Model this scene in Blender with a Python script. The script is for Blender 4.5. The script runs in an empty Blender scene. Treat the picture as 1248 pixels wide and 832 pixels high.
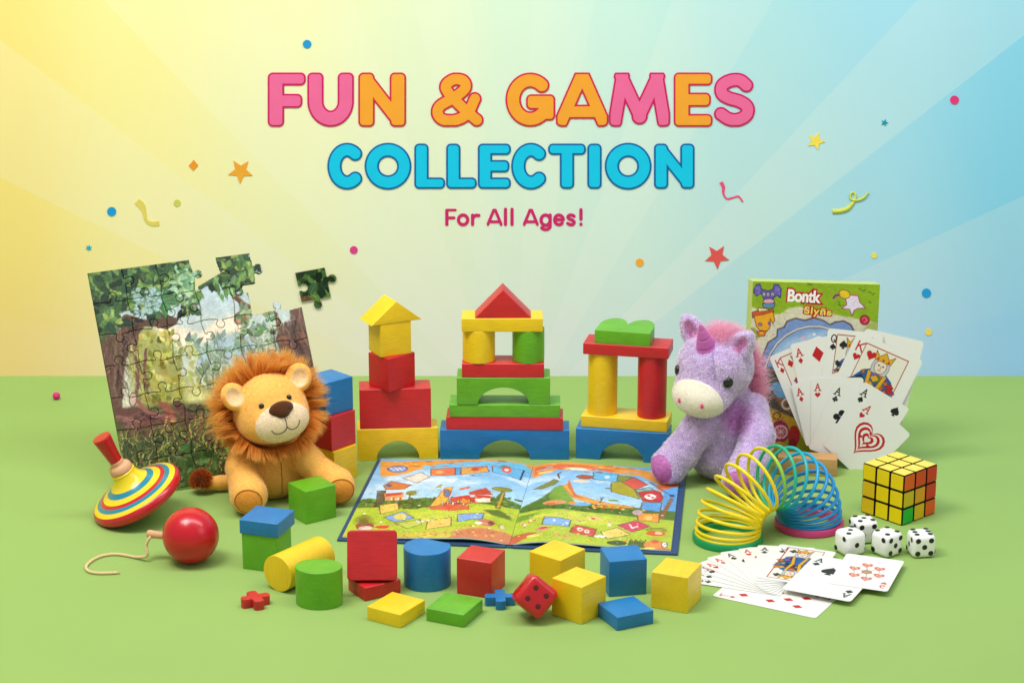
import bpy, bmesh, math, random
import numpy as np
from mathutils import Vector, Matrix, Euler

random.seed(7)
rng = np.random.default_rng(7)
SC = bpy.context.scene
COL = SC.collection
PI = math.pi
R = math.radians

# ------------------------------------------------------------------ camera geometry
CAM_H, PITCH, FPX = 0.9, 0.2897, 2700.0        # metres, radians, focal length in photo pixels (1248 wide)
cP, sP = math.cos(PITCH), math.sin(PITCH)

def ray(px, py):
    a = (px - 624) / FPX
    b = (416 - py) / FPX
    return Vector((a, cP + b * sP, -sP + b * cP))

def at(px, py, z=0.0):
    r = ray(px, py)
    return Vector((0, 0, CAM_H)) + r * ((z - CAM_H) / r.z)

def at_y(px, py, Y):
    r = ray(px, py)
    return Vector((0, 0, CAM_H)) + r * (Y / r.y)

def on_plane(px, py, o, n):
    r = ray(px, py)
    c = Vector((0, 0, CAM_H))
    return c + r * ((o - c).dot(n) / r.dot(n))

# ------------------------------------------------------------------ colours
def lin1(c):
    c = c / 255.0
    return c / 12.92 if c <= 0.04045 else ((c + 0.055) / 1.055) ** 2.4

def lin(c):
    return (lin1(c[0]), lin1(c[1]), lin1(c[2]), 1.0)

def lin_arr(a):
    a = np.clip(np.asarray(a, float) / 255.0, 0, 1)
    return np.where(a <= 0.04045, a / 12.92, ((a + 0.055) / 1.055) ** 2.4)

# ------------------------------------------------------------------ objects
def link(o, parent=None):
    COL.objects.link(o)
    if parent is not None:
        o.parent = parent
    return o

def tag(o, label=None, cat=None, group=None, kind=None):
    if label: o['label'] = label
    if cat: o['category'] = cat
    if group: o['group'] = group
    if kind: o['kind'] = kind
    return o

def empty(name, loc=(0, 0, 0), rot=(0, 0, 0), label=None, cat=None, group=None):
    o = bpy.data.objects.new(name, None)
    o.empty_display_size = 0.01
    o.location = loc
    o.rotation_euler = rot
    link(o)
    return tag(o, label, cat, group)

def mesh_obj(name, me, mats, parent=None, loc=None, rot=None, smooth=False):
    o = bpy.data.objects.new(name, me)
    for m in (mats if isinstance(mats, (list, tuple)) else [mats]):
        me.materials.append(m)
    if smooth:
        me.polygons.foreach_set('use_smooth', [True] * len(me.polygons))
    if loc is not None: o.location = loc
    if rot is not None: o.rotation_euler = rot
    return link(o, parent)

def bm_obj(name, bm, mats, parent=None, loc=None, rot=None, smooth=False):
    me = bpy.data.meshes.new(name)
    bmesh.ops.recalc_face_normals(bm, faces=bm.faces)
    bm.to_mesh(me)
    bm.free()
    return mesh_obj(name, me, mats, parent, loc, rot, smooth)

def arr_mesh(name, V, quads=None, tris=None, cols=None):
    """mesh from numpy arrays, with an optional per-vertex colour layer 'Col' (linear)"""
    V = np.asarray(V, np.float32)
    me = bpy.data.meshes.new(name)
    nq = 0 if quads is None else len(quads)
    nt = 0 if tris is None else len(tris)
    me.vertices.add(len(V))
    me.vertices.foreach_set('co', V.ravel())
    loops = []
    if nq: loops.append(np.asarray(quads, np.int32).ravel())
    if nt: loops.append(np.asarray(tris, np.int32).ravel())
    loops = np.concatenate(loops)
    me.loops.add(len(loops))
    me.loops.foreach_set('vertex_index', loops)
    me.polygons.add(nq + nt)
    st = np.concatenate([np.arange(nq) * 4, nq * 4 + np.arange(nt) * 3]).astype(np.int32)
    me.polygons.foreach_set('loop_start', st)
    me.update(calc_edges=True)
    if cols is not None:
        ca = me.color_attributes.new('Col', 'FLOAT_COLOR', 'POINT')
        c4 = np.ones((len(V), 4), np.float32)
        c4[:, :3] = cols
        ca.data.foreach_set('color', c4.ravel())
    me.validate()
    return me

def smooth_by_angle(o, deg=40):
    me = o.data
    me.polygons.foreach_set('use_smooth', [True] * len(me.polygons))
    me.set_sharp_from_angle(angle=R(deg))

# ------------------------------------------------------------------ materials
def new_mat(name):
    m = bpy.data.materials.new(name)
    m.use_nodes = True
    nt = m.node_tree
    b = nt.nodes['Principled BSDF']
    return m, nt, b

def plain(name, col, rough=0.5, spec=0.5, coat=0.0, bump=0.0, bscale=400, var=0.0, metallic=0.0, sheen=0.0):
    m, nt, b = new_mat(name)
    N, L = nt.nodes, nt.links
    b.inputs['Base Color'].default_value = lin(col)
    b.inputs['Roughness'].default_value = rough
    b.inputs['Specular IOR Level'].default_value = spec
    b.inputs['Coat Weight'].default_value = coat
    b.inputs['Metallic'].default_value = metallic
    b.inputs['Sheen Weight'].default_value = sheen
    if bump or var:
        tc = N.new('ShaderNodeTexCoord')
        nz = N.new('ShaderNodeTexNoise')
        nz.inputs['Scale'].default_value = bscale
        nz.inputs['Detail'].default_value = 4
        L.new(tc.outputs['Object'], nz.inputs['Vector'])
        if bump:
            bp = N.new('ShaderNodeBump')
            bp.inputs['Strength'].default_value = bump
            bp.inputs['Distance'].default_value = 0.0005
            L.new(nz.outputs['Fac'], bp.inputs['Height'])
            L.new(bp.outputs['Normal'], b.inputs['Normal'])
        if var:
            hv = N.new('ShaderNodeHueSaturation')
            hv.inputs['Color'].default_value = lin(col)
            mr = N.new('ShaderNodeMapRange')
            mr.inputs['From Min'].default_value = 0.3
            mr.inputs['From Max'].default_value = 0.7
            mr.inputs['To Min'].default_value = 1 - var
            mr.inputs['To Max'].default_value = 1 + var
            L.new(nz.outputs['Fac'], mr.inputs['Value'])
            L.new(mr.outputs['Result'], hv.inputs['Value'])
            L.new(hv.outputs['Color'], b.inputs['Base Color'])
    return m

def wood_paint(name, col, rough=0.42, var=0.14, raw=False):
    """stained beech block: long fine grain under a thin satin stain, soft blotches, tiny pores"""
    m, nt, b = new_mat(name)
    N, L = nt.nodes, nt.links
    tc = N.new('ShaderNodeTexCoord')
    oi = N.new('ShaderNodeObjectInfo')
    add = N.new('ShaderNodeVectorMath'); add.operation = 'ADD'
    sc = N.new('ShaderNodeVectorMath'); sc.operation = 'SCALE'
    sc.inputs[0].default_value = (3.1, 5.7, 7.3)
    L.new(oi.outputs['Random'], sc.inputs['Scale'])
    L.new(tc.outputs['Object'], add.inputs[0])
    L.new(sc.outputs['Vector'], add.inputs[1])
    mp = N.new('ShaderNodeMapping')
    mp.inputs['Scale'].default_value = (60, 900, 900)
    L.new(add.outputs['Vector'], mp.inputs['Vector'])
    gr = N.new('ShaderNodeTexNoise')
    gr.inputs['Scale'].default_value = 1.0
    gr.inputs['Detail'].default_value = 5
    gr.inputs['Roughness'].default_value = 0.6
    L.new(mp.outputs['Vector'], gr.inputs['Vector'])
    bl = N.new('ShaderNodeTexNoise')
    bl.inputs['Scale'].default_value = 45
    bl.inputs['Detail'].default_value = 2
    L.new(add.outputs['Vector'], bl.inputs['Vector'])
    fn = N.new('ShaderNodeTexNoise')
    fn.inputs['Scale'].default_value = 1400
    fn.inputs['Detail'].default_value = 2
    L.new(add.outputs['Vector'], fn.inputs['Vector'])
    m1 = N.new('ShaderNodeMath'); m1.operation = 'MULTIPLY_ADD'
    m1.inputs[1].default_value = 0.55
    L.new(gr.outputs['Fac'], m1.inputs[0])
    m2 = N.new('ShaderNodeMath'); m2.operation = 'MULTIPLY'; m2.inputs[1].default_value = 0.25
    L.new(bl.outputs['Fac'], m2.inputs[0])
    L.new(m2.outputs[0], m1.inputs[2])
    m3 = N.new('ShaderNodeMath'); m3.operation = 'MULTIPLY_ADD'; m3.inputs[1].default_value = 0.2
    L.new(fn.outputs['Fac'], m3.inputs[0]); L.new(m1.outputs[0], m3.inputs[2])
    mr = N.new('ShaderNodeMapRange')
    mr.inputs['From Min'].default_value = 0.36
    mr.inputs['From Max'].default_value = 0.64
    mr.inputs['To Min'].default_value = 1 - var * (2.2 if raw else 1.6)
    mr.inputs['To Max'].default_value = 1 + var
    L.new(m3.outputs[0], mr.inputs['Value'])
    hv = N.new('ShaderNodeHueSaturation')
    hv.inputs['Color'].default_value = lin(col)
    L.new(mr.outputs['Result'], hv.inputs['Value'])
    L.new(hv.outputs['Color'], b.inputs['Base Color'])
    bp = N.new('ShaderNodeBump')
    bp.inputs['Strength'].default_value = 0.35
    bp.inputs['Distance'].default_value = 0.0005
    L.new(m3.outputs[0], bp.inputs['Height'])
    L.new(bp.outputs['Normal'], b.inputs['Normal'])
    b.inputs['Roughness'].default_value = rough
    b.inputs['Specular IOR Level'].default_value = 0.3 if raw else 0.65
    b.inputs['Sheen Weight'].default_value = 0.0 if raw else 0.02
    b.inputs['Sheen Roughness'].default_value = 0.5
    return m

def vcol_mat(name, rough=0.5, spec=0.4, bump=0.0, bscale=900, sheen=0.0, sheen_tint=None, coat=0.0, sub=0.0, transl=0.0, fn=False):
    m, nt, b = new_mat(name)
    N, L = nt.nodes, nt.links
    at_ = N.new('ShaderNodeAttribute')
    at_.attribute_name = 'Col'
    L.new(at_.outputs['Color'], b.inputs['Base Color'])
    b.inputs['Roughness'].default_value = rough
    b.inputs['Specular IOR Level'].default_value = spec
    b.inputs['Coat Weight'].default_value = coat
    b.inputs['Coat Roughness'].default_value = 0.25
    b.inputs['Sheen Weight'].default_value = sheen
    b.inputs['Sheen Roughness'].default_value = 0.4
    if sheen_tint: b.inputs['Sheen Tint'].default_value = lin(sheen_tint)
    if bump:
        tc = N.new('ShaderNodeTexCoord')
        nz = N.new('ShaderNodeTexNoise')
        nz.inputs['Scale'].default_value = bscale
        nz.inputs['Detail'].default_value = 3
        L.new(tc.outputs['Object'], nz.inputs['Vector'])
        bp = N.new('ShaderNodeBump')
        bp.inputs['Strength'].default_value = bump
        bp.inputs['Distance'].default_value = 0.001
        L.new(nz.outputs['Fac'], bp.inputs['Height'])
        L.new(bp.outputs['Normal'], b.inputs['Normal'])
    if fn:      # fibres are lit like the cloth they grow from
        an = N.new('ShaderNodeAttribute'); an.attribute_name = 'fn'
        L.new(an.outputs['Vector'], b.inputs['Normal'])
    if transl:
        out = N['Material Output']
        tr = N.new('ShaderNodeBsdfTranslucent')
        L.new(at_.outputs['Color'], tr.inputs['Color'])
        if fn: L.new(an.outputs['Vector'], tr.inputs['Normal'])
        mx = N.new('ShaderNodeMixShader')
        mx.inputs[0].default_value = transl
        L.new(b.outputs[0], mx.inputs[1]); L.new(tr.outputs[0], mx.inputs[2])
        L.new(mx.outputs[0], out.inputs['Surface'])
    return m

M = {}
M['red'] = wood_paint('red_stain', (200, 22, 32))
M['yellow'] = wood_paint('yellow_stain', (240, 200, 14), var=0.10)
M['blue'] = wood_paint('blue_stain', (0, 116, 184))
M['green'] = wood_paint('green_stain', (98, 172, 22))
M['beech'] = wood_paint('raw_beech', (206, 160, 104), rough=0.6, var=0.12, raw=True)
M['peg'] = wood_paint('pale_peg_wood', (222, 168, 128), rough=0.55, var=0.08, raw=True)
M['print'] = vcol_mat('printed_card_stock', rough=0.42, spec=0.35)
M['cardprint'] = vcol_mat('playing_card_face', rough=0.38, spec=0.4)
M['paper'] = plain('white_card_stock', (230, 229, 224), rough=0.45)
M['black'] = plain('black_plastic', (14, 14, 15), rough=0.35)
M['white_plastic'] = plain('white_dice_plastic', (242, 242, 238), rough=0.22, coat=0.3)
M['pip'] = plain('black_pip_paint', (20, 18, 20), rough=0.4)

# ------------------------------------------------------------------ shapes
def bevel_all(bm, w, seg=3, ang=35):
    es = [e for e in bm.edges if len(e.link_faces) == 2 and e.calc_face_angle(0) > R(ang)]
    bmesh.ops.bevel(bm, geom=es, offset=w, segments=seg, profile=0.6, affect='EDGES', clamp_overlap=True)

def prism_bm(poly, y0, y1):
    """extrude a polygon in the x-z plane along y"""
    bm = bmesh.new()
    a = [bm.verts.new((p[0], y0, p[1])) for p in poly]
    b = [bm.verts.new((p[0], y1, p[1])) for p in poly]
    n = len(poly)
    bm.faces.new(a)
    bm.faces.new(b[::-1])
    for i in range(n):
        j = (i + 1) % n
        bm.faces.new((a[i], b[i], b[j], a[j]))
    bmesh.ops.recalc_face_normals(bm, faces=bm.faces)
    return bm

def plan_bm(poly, z0, z1):
    """extrude a polygon in the x-y plane along z"""
    bm = bmesh.new()
    a = [bm.verts.new((p[0], p[1], z0)) for p in poly]
    b = [bm.verts.new((p[0], p[1], z1)) for p in poly]
    n = len(poly)
    bm.faces.new(a[::-1])
    bm.faces.new(b)
    for i in range(n):
        j = (i + 1) % n
        bm.faces.new((a[i], a[j], b[j], b[i]))
    bmesh.ops.recalc_face_normals(bm, faces=bm.faces)
    return bm

def box_bm(w, d, h, z0=0.0):
    return plan_bm([(-w/2, -d/2), (w/2, -d/2), (w/2, d/2), (-w/2, d/2)], z0, z0 + h)

def circle(r, n=64, r2=None, a0=0):
    return [(r * math.cos(a0 + 2*PI*i/n), (r2 or r) * math.sin(a0 + 2*PI*i/n)) for i in range(n)]

def lathe(profile, n=72, closed=False):
    """profile of (r, z), revolve about z -> V, quads"""
    V, Q = [], []
    m = len(profile)
    for i in range(n):
        a = 2*PI*i/n
        for r, z in profile:
            V.append((r*math.cos(a), r*math.sin(a), z))
    for i in range(n):
        j = (i+1) % n
        for k in range(m-1):
            Q.append((i*m+k, j*m+k, j*m+k+1, i*m+k+1))
    return np.array(V), np.array(Q)

def tube(path, rad, n=10, cap=True, cols=None, closed=False):
    """tube along path (k,3) with radius scalar/array -> V,Q,(cols)"""
    P = np.asarray(path, float)
    k = len(P)
    rad = np.broadcast_to(np.asarray(rad, float), (k,))
    T = np.gradient(P, axis=0)
    if closed:
        T = np.roll(P, -1, 0) - np.roll(P, 1, 0)
    T /= np.linalg.norm(T, axis=1)[:, None] + 1e-12
    up = np.array([0, 0, 1.0]) if abs(T[0][2]) < 0.9 else np.array([1.0, 0, 0])
    nrm = np.cross(T[0], up); nrm /= np.linalg.norm(nrm)
    rings = []
    for i in range(k):
        nrm = nrm - T[i] * np.dot(nrm, T[i]); nrm /= np.linalg.norm(nrm) + 1e-12
        bi = np.cross(T[i], nrm)
        a = np.arange(n) * 2*PI/n
        rings.append(P[i] + rad[i] * (np.cos(a)[:, None]*nrm + np.sin(a)[:, None]*bi))
    V = np.concatenate(rings)
    Q = []
    kk = k if closed else k-1
    for i in range(kk):
        i2 = (i+1) % k
        for j in range(n):
            j2 = (j+1) % n
            Q.append((i*n+j, i*n+j2, i2*n+j2, i2*n+j))
    Tr = []
    C = None if cols is None else np.repeat(cols, n, axis=0)
    if cap and not closed:
        V = np.concatenate([V, P[:1], P[-1:]])
        if C is not None: C = np.concatenate([C, cols[:1], cols[-1:]])
        c0, c1 = len(V)-2, len(V)-1
        for j in range(n):
            Tr.append((c0, (j+1) % n, j)); Tr.append((c1, (k-1)*n+j, (k-1)*n+(j+1) % n))
    return V, np.array(Q), (np.array(Tr) if Tr else None), C

def catmull(pts, per=12):
    P = np.asarray(pts, float)
    P = np.concatenate([2*P[:1]-P[1:2], P, 2*P[-1:]-P[-2:-1]])
    out = []
    for i in range(1, len(P)-2):
        for t in np.linspace(0, 1, per, endpoint=False):
            a, b, c, d = P[i-1], P[i], P[i+1], P[i+2]
            out.append(0.5*((2*b)+(-a+c)*t+(2*a-5*b+4*c-d)*t*t+(-a+3*b-3*c+d)*t**3))
    out.append(P[-2])
    return np.array(out)

# ------------------------------------------------------------------ painter for printed things (card faces, jigsaw, book, box)
def vnoise(h, w, cell, r=None, octaves=3):
    r = r or rng
    out = np.zeros((h, w)); amp = 1.0; tot = 0
    for o in range(octaves):
        c = max(cell / 2**o, 1.0)
        gh, gw = int(h/c)+3, int(w/c)+3
        g = r.random((gh, gw))
        y = np.arange(h)/c; x = np.arange(w)/c
        yi = y.astype(int); xi = x.astype(int)
        fy = (y-yi)[:, None]; fx = (x-xi)[None, :]
        fy = fy*fy*(3-2*fy); fx = fx*fx*(3-2*fx)
        a = g[yi][:, xi]; b = g[yi][:, xi+1]; c_ = g[yi+1][:, xi]; d = g[yi+1][:, xi+1]
        out += amp*((a*(1-fx)+b*fx)*(1-fy)+(c_*(1-fx)+d*fx)*fy)
        tot += amp; amp *= 0.5
    return out/tot

class Canvas:
    """colours 0..255 sRGB; drawing units are u,v with v downwards; s = grid points per unit"""
    def __init__(self, W, H, s, bg=(255, 255, 255)):
        self.W, self.H, self.s = W, H, s
        self.w, self.h = int(round(W*s))+1, int(round(H*s))+1
        self.a = np.zeros((self.h, self.w, 3)) + np.array(bg, float)
        self.yy, self.xx = np.mgrid[0:self.h, 0:self.w] / s
        self.xx = self.xx.astype(float); self.yy = self.yy.astype(float)
    def _box(self, x0, x1, y0, y1, pad):
        s = self.s
        return (slice(max(0, int((y0-pad)*s)), max(0, min(self.h, int((y1+pad)*s)+2))),
                slice(max(0, int((x0-pad)*s)), max(0, min(self.w, int((x1+pad)*s)+2))))
    def _blend(self, sl, cov, col):
        if cov.size == 0: return
        col = np.asarray(col, float)
        self.a[sl] = self.a[sl]*(1-cov[..., None]) + col*cov[..., None]
    def poly(self, pts, col, alpha=1.0, soft=None, line=None, lw=0.6):
        P = np.asarray(pts, float)
        soft = soft or 1.0/self.s
        sl = self._box(P[:, 0].min(), P[:, 0].max(), P[:, 1].min(), P[:, 1].max(), soft+1)
        x, y = self.xx[sl], self.yy[sl]
        if x.size == 0: return
        ins = np.zeros(x.shape, bool); d2 = np.full(x.shape, 1e9)
        for i in range(len(P)):
            a, b = P[i], P[(i+1) % len(P)]
            c = ((a[1] > y) != (b[1] > y))
            if a[1] != b[1]:
                ins ^= c & (x < (b[0]-a[0])*(y-a[1])/(b[1]-a[1])+a[0])
            ab = b-a; L = ab@ab+1e-12
            t = np.clip(((x-a[0])*ab[0]+(y-a[1])*ab[1])/L, 0, 1)
            d2 = np.minimum(d2, (x-a[0]-t*ab[0])**2+(y-a[1]-t*ab[1])**2)
        d = np.sqrt(d2)*np.where(ins, 1, -1)
        if callable(col): col = col(x, y)
        self._blend(sl, np.clip(0.5+d/soft, 0, 1)*alpha, col)
        if line is not None:
            self._blend(sl, np.clip(0.5+(lw/2-np.abs(d))/soft, 0, 1)*alpha, line)
    def rect(self, x0, y0, x1, y1, col, **k):
        self.poly([(x0, y0), (x1, y0), (x1, y1), (x0, y1)], col, **k)
    def ell(self, cx, cy, rx, ry, col, alpha=1.0, rot=0.0, soft=None, line=None, lw=0.6):
        n = 28
        c, s = math.cos(rot), math.sin(rot)
        self.poly([(cx+rx*math.cos(t)*c-ry*math.sin(t)*s, cy+rx*math.cos(t)*s+ry*math.sin(t)*c)
                   for t in np.linspace(0, 2*PI, n, endpoint=False)], col, alpha, soft, line, lw)
    def stroke(self, pts, w, col, alpha=1.0, w2=None, soft=None):
        P = np.asarray(pts, float)
        soft = soft or 1.0/self.s
        w2 = w if w2 is None else w2
        m = max(w, w2)
        sl = self._box(P[:, 0].min(), P[:, 0].max(), P[:, 1].min(), P[:, 1].max(), m+soft)
        x, y = self.xx[sl], self.yy[sl]
        if x.size == 0: return
        best = np.full(x.shape, -1e9)
        n = len(P)-1
        for i in range(n):
            a, b = P[i], P[i+1]
            ab = b-a; L = ab@ab+1e-12
            t = np.clip(((x-a[0])*ab[0]+(y-a[1])*ab[1])/L, 0, 1)
            d = np.hypot(x-a[0]-t*ab[0], y-a[1]-t*ab[1])
            wl = w+(w2-w)*(i+t)/n
            best = np.maximum(best, wl/2-d)
        self._blend(sl, np.clip(0.5+best/soft, 0, 1)*alpha, col)
    def mottle(self, amt, cell, seed=1, octaves=3, tint=(1, 1, 1)):
        r = np.random.default_rng(seed)
        n = (vnoise(self.h, self.w, cell*self.s, r, octaves)-0.5)*2*amt
        self.a = np.clip(self.a*(1+n[..., None]*np.array(tint)), 0, 255)
    def smear(self, amt, cell, seed=1):
        """displace the picture by noise: brushy, hand-painted edges"""
        r = np.random.default_rng(seed)
        dx = (vnoise(self.h, self.w, cell*self.s, r, 3)-0.5)*2*amt*self.s
        dy = (vnoise(self.h, self.w, cell*self.s, r, 3)-0.5)*2*amt*self.s
        yi = np.clip(np.arange(self.h)[:, None]+dy, 0, self.h-1).astype(int)
        xi = np.clip(np.arange(self.w)[None, :]+dx, 0, self.w-1).astype(int)
        self.a = self.a[yi, xi]
    def linear(self, gain=1.0):
        return lin_arr(self.a)*gain

def print_mesh(name, cv, func, mat, parent, mask=None, gain=0.95):
    """a sheet carrying the canvas; func(u,v)->(...,3) with u,v in canvas units"""
    V = func(cv.xx, cv.yy).reshape(-1, 3)
    idx = np.arange(cv.h*cv.w).reshape(cv.h, cv.w)
    Q = np.stack([idx[1:, :-1], idx[1:, 1:], idx[:-1, 1:], idx[:-1, :-1]], -1)
    if mask is not None:
        mc = mask[1:, :-1] & mask[1:, 1:] & mask[:-1, 1:] & mask[:-1, :-1]
        Q = Q[mc]
    else:
        Q = Q.reshape(-1, 4)
    me = arr_mesh(name, V, quads=Q, cols=cv.linear(gain).reshape(-1, 3))
    return mesh_obj(name, me, mat, parent, smooth=True)
# ------------------------------------------------------------------ world, camera, lamps
w = bpy.data.worlds.new('World'); SC.world = w; w.use_nodes = True
w.node_tree.nodes['Background'].inputs[0].default_value = (1.0, 0.985, 0.96, 1)
w.node_tree.nodes['Background'].inputs[1].default_value = 0.42

cam = bpy.data.cameras.new('camera')
cam.lens = 36.0 * FPX / 1248.0
cam.sensor_width = 36.0
cam.clip_start = 0.05; cam.clip_end = 50
co = bpy.data.objects.new('camera', cam)
co.location = (0, 0, CAM_H)
co.rotation_euler = (PI/2 - PITCH, 0, 0)
link(co); SC.camera = co

def area(name, loc, target, size, power, col=(1, 1, 1), size_y=None):
    l = bpy.data.lights.new(name, 'AREA')
    l.energy = power; l.color = col; l.size = size
    if size_y: l.shape = 'RECTANGLE'; l.size_y = size_y
    o = bpy.data.objects.new(name, l)
    o.location = loc
    o.rotation_euler = (Vector(target)-Vector(loc)).to_track_quat('-Z', 'Y').to_euler()
    link(o)
    return o
area('key_softbox', (-0.80, 1.75, 1.95), (-0.02, 2.36, 0.02), 0.70, 20.5, (1.0, 0.975, 0.94))
area('fill_softbox', (1.5, 1.2, 1.25), (0.1, 2.4, 0.05), 0.9, 4.0, (1.0, 0.96, 0.92))
area('backdrop_softbox', (0.0, 2.00, 1.75), (0.0, 3.05, -0.15), 2.8, 29, (0.97, 0.99, 1), 0.4)

SC.view_settings.view_transform = 'Standard'
SC.view_settings.look = 'None'
SC.view_settings.exposure = 0.0
SC.view_settings.gamma = 1.0

# ------------------------------------------------------------------ tabletop and backdrop
TAB_Y1 = 2.8562
m, nt, b = new_mat('green_table_paper')
N, L = nt.nodes, nt.links
tc = N.new('ShaderNodeTexCoord')
nz = N.new('ShaderNodeTexNoise'); nz.inputs['Scale'].default_value = 900; nz.inputs['Detail'].default_value = 3
L.new(tc.outputs['Object'], nz.inputs['Vector'])
n2 = N.new('ShaderNodeTexNoise'); n2.inputs['Scale'].default_value = 6; n2.inputs['Detail'].default_value = 3
L.new(tc.outputs['Object'], n2.inputs['Vector'])
ad = N.new('ShaderNodeMath'); ad.operation = 'MULTIPLY_ADD'; ad.inputs[1].default_value = 0.5
L.new(nz.outputs['Fac'], ad.inputs[0]); L.new(n2.outputs['Fac'], ad.inputs[2])
mr = N.new('ShaderNodeMapRange'); mr.inputs['From Min'].default_value = 0.5; mr.inputs['From Max'].default_value = 1.0
mr.inputs['To Min'].default_value = 0.97; mr.inputs['To Max'].default_value = 1.03
L.new(ad.outputs[0], mr.inputs['Value'])
hv = N.new('ShaderNodeHueSaturation'); hv.inputs['Color'].default_value = lin((144, 175, 95))
L.new(mr.outputs['Result'], hv.inputs['Value']); L.new(hv.outputs['Color'], b.inputs['Base Color'])
bp = N.new('ShaderNodeBump'); bp.inputs['Strength'].default_value = 0.12; bp.inputs['Distance'].default_value = 0.0004
L.new(nz.outputs['Fac'], bp.inputs['Height']); L.new(bp.outputs['Normal'], b.inputs['Normal'])
b.inputs['Roughness'].default_value = 0.75; b.inputs['Specular IOR Level'].default_value = 0.25
M['table'] = m
bm = plan_bm([(-2.2, 0.9), (2.2, 0.9), (2.2, TAB_Y1), (-2.2, TAB_Y1)], -0.03, 0.0)
tag(bm_obj('tabletop', bm, M['table']), kind='structure')

WALL_Y = 3.05
rc = at_y(628, 525, WALL_Y)
m, nt, b = new_mat('sunburst_backdrop_paper')
N, L = nt.nodes, nt.links
def mth(op, a, bb=None, c=None):
    n = N.new('ShaderNodeMath'); n.operation = op
    for i, v in enumerate((a, bb, c)):
        if v is None: continue
        if isinstance(v, (int, float)): n.inputs[i].default_value = v
        else: L.new(v, n.inputs[i])
    return n.outputs[0]
tc = N.new('ShaderNodeTexCoord')
sep = N.new('ShaderNodeSeparateXYZ'); L.new(tc.outputs['Object'], sep.inputs[0])
X = sep.outputs['X']; Z = sep.outputs['Z']
ang = mth('ARCTAN2', Z, X)                       # 0 .. pi above the centre
fr = mth('DIVIDE', ang, PI)
ramp = N.new('ShaderNodeValToRGB'); ramp.color_ramp.interpolation = 'CONSTANT'
deg = [0, 14, 25.5, 38.9, 48.2, 60, 70.7, 79.7, 87.5, 95, 102, 109.3, 120, 131.8, 141.1, 152.2, 166]
val = [.6, .7, .15, .85, .35, .75, .30, .60, .30, .60, .30, .70, .85, .30, .85, .25, .40]
cr = ramp.color_ramp
while len(cr.elements) < len(deg): cr.elements.new(0.5)
for e, d, v in zip(cr.elements, deg, val):
    e.position = d/180.0; e.color = (v, v, v, 1)
L.new(fr, ramp.inputs[0])
# base sweep of colour, left yellow to right blue, paler towards the middle
r2 = N.new('ShaderNodeValToRGB'); r2.color_ramp.interpolation = 'EASE'
stops = [(0.0, (247, 221, 120)), (0.13, (247, 233, 150)), (0.28, (238, 236, 172)), (0.42, (222, 234, 196)),
         (0.50, (208, 232, 210)), (0.60, (190, 228, 222)), (0.72, (166, 218, 230)), (0.86, (156, 215, 240)), (1.0, (132, 207, 240))]
c2 = r2.color_ramp
while len(c2.elements) < len(stops): c2.elements.new(0.5)
for e, (p, c) in zip(c2.elements, stops):
    e.position = p; e.color = lin(c)
L.new(mth('MULTIPLY_ADD', X, 1/1.44, 0.5), r2.inputs[0])
rad = mth('SQRT', mth('ADD', mth('MULTIPLY', X, X), mth('MULTIPLY', Z, Z)))
pale = N.new('ShaderNodeMapRange'); pale.inputs['From Min'].default_value = 0.12; pale.inputs['From Max'].default_value = 0.75
pale.inputs['To Min'].default_value = 0.55; pale.inputs['To Max'].default_value = 0.0
L.new(rad, pale.inputs['Value'])
# rays lift the paper towards white; they fade out near the centre
ry = mth('MULTIPLY', ramp.outputs['Color'], 0.25)
fac = mth('ADD', mth('MULTIPLY', pale.outputs['Result'], 0.75), ry)
mx = N.new('ShaderNodeMix'); mx.data_type = 'RGBA'
L.new(fac, mx.inputs['Factor'])
L.new(r2.outputs['Color'], mx.inputs[6]); mx.inputs[7].default_value = lin((243, 244, 228))
L.new(mx.outputs[2], b.inputs['Base Color'])
b.inputs['Roughness'].default_value = 0.85; b.inputs['Specular IOR Level'].default_value = 0.1
M['backdrop'] = m
bm = bmesh.new()
vs = [bm.verts.new(p) for p in ((-2.4, 0, -0.8), (2.4, 0, -0.8), (2.4, 0, 1.3), (-2.4, 0, 1.3), (-2.4, 0.02, -0.8), (2.4, 0.02, -0.8), (2.4, 0.02, 1.3), (-2.4, 0.02, 1.3))]
for f in ((0, 1, 2, 3), (5, 4, 7, 6), (0, 4, 5, 1), (3, 2, 6, 7), (0, 3, 7, 4), (1, 5, 6, 2)):
    bm.faces.new([vs[i] for i in f])
o = bm_obj('backdrop', bm, M['backdrop'], loc=(rc.x, WALL_Y, rc.z))
tag(o, kind='structure')

# ------------------------------------------------------------------ letters and paper shapes fixed to the backdrop
WPX = at_y(625, 200, WALL_Y).x - at_y(624, 200, WALL_Y).x     # metres per photo pixel on the wall

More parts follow.
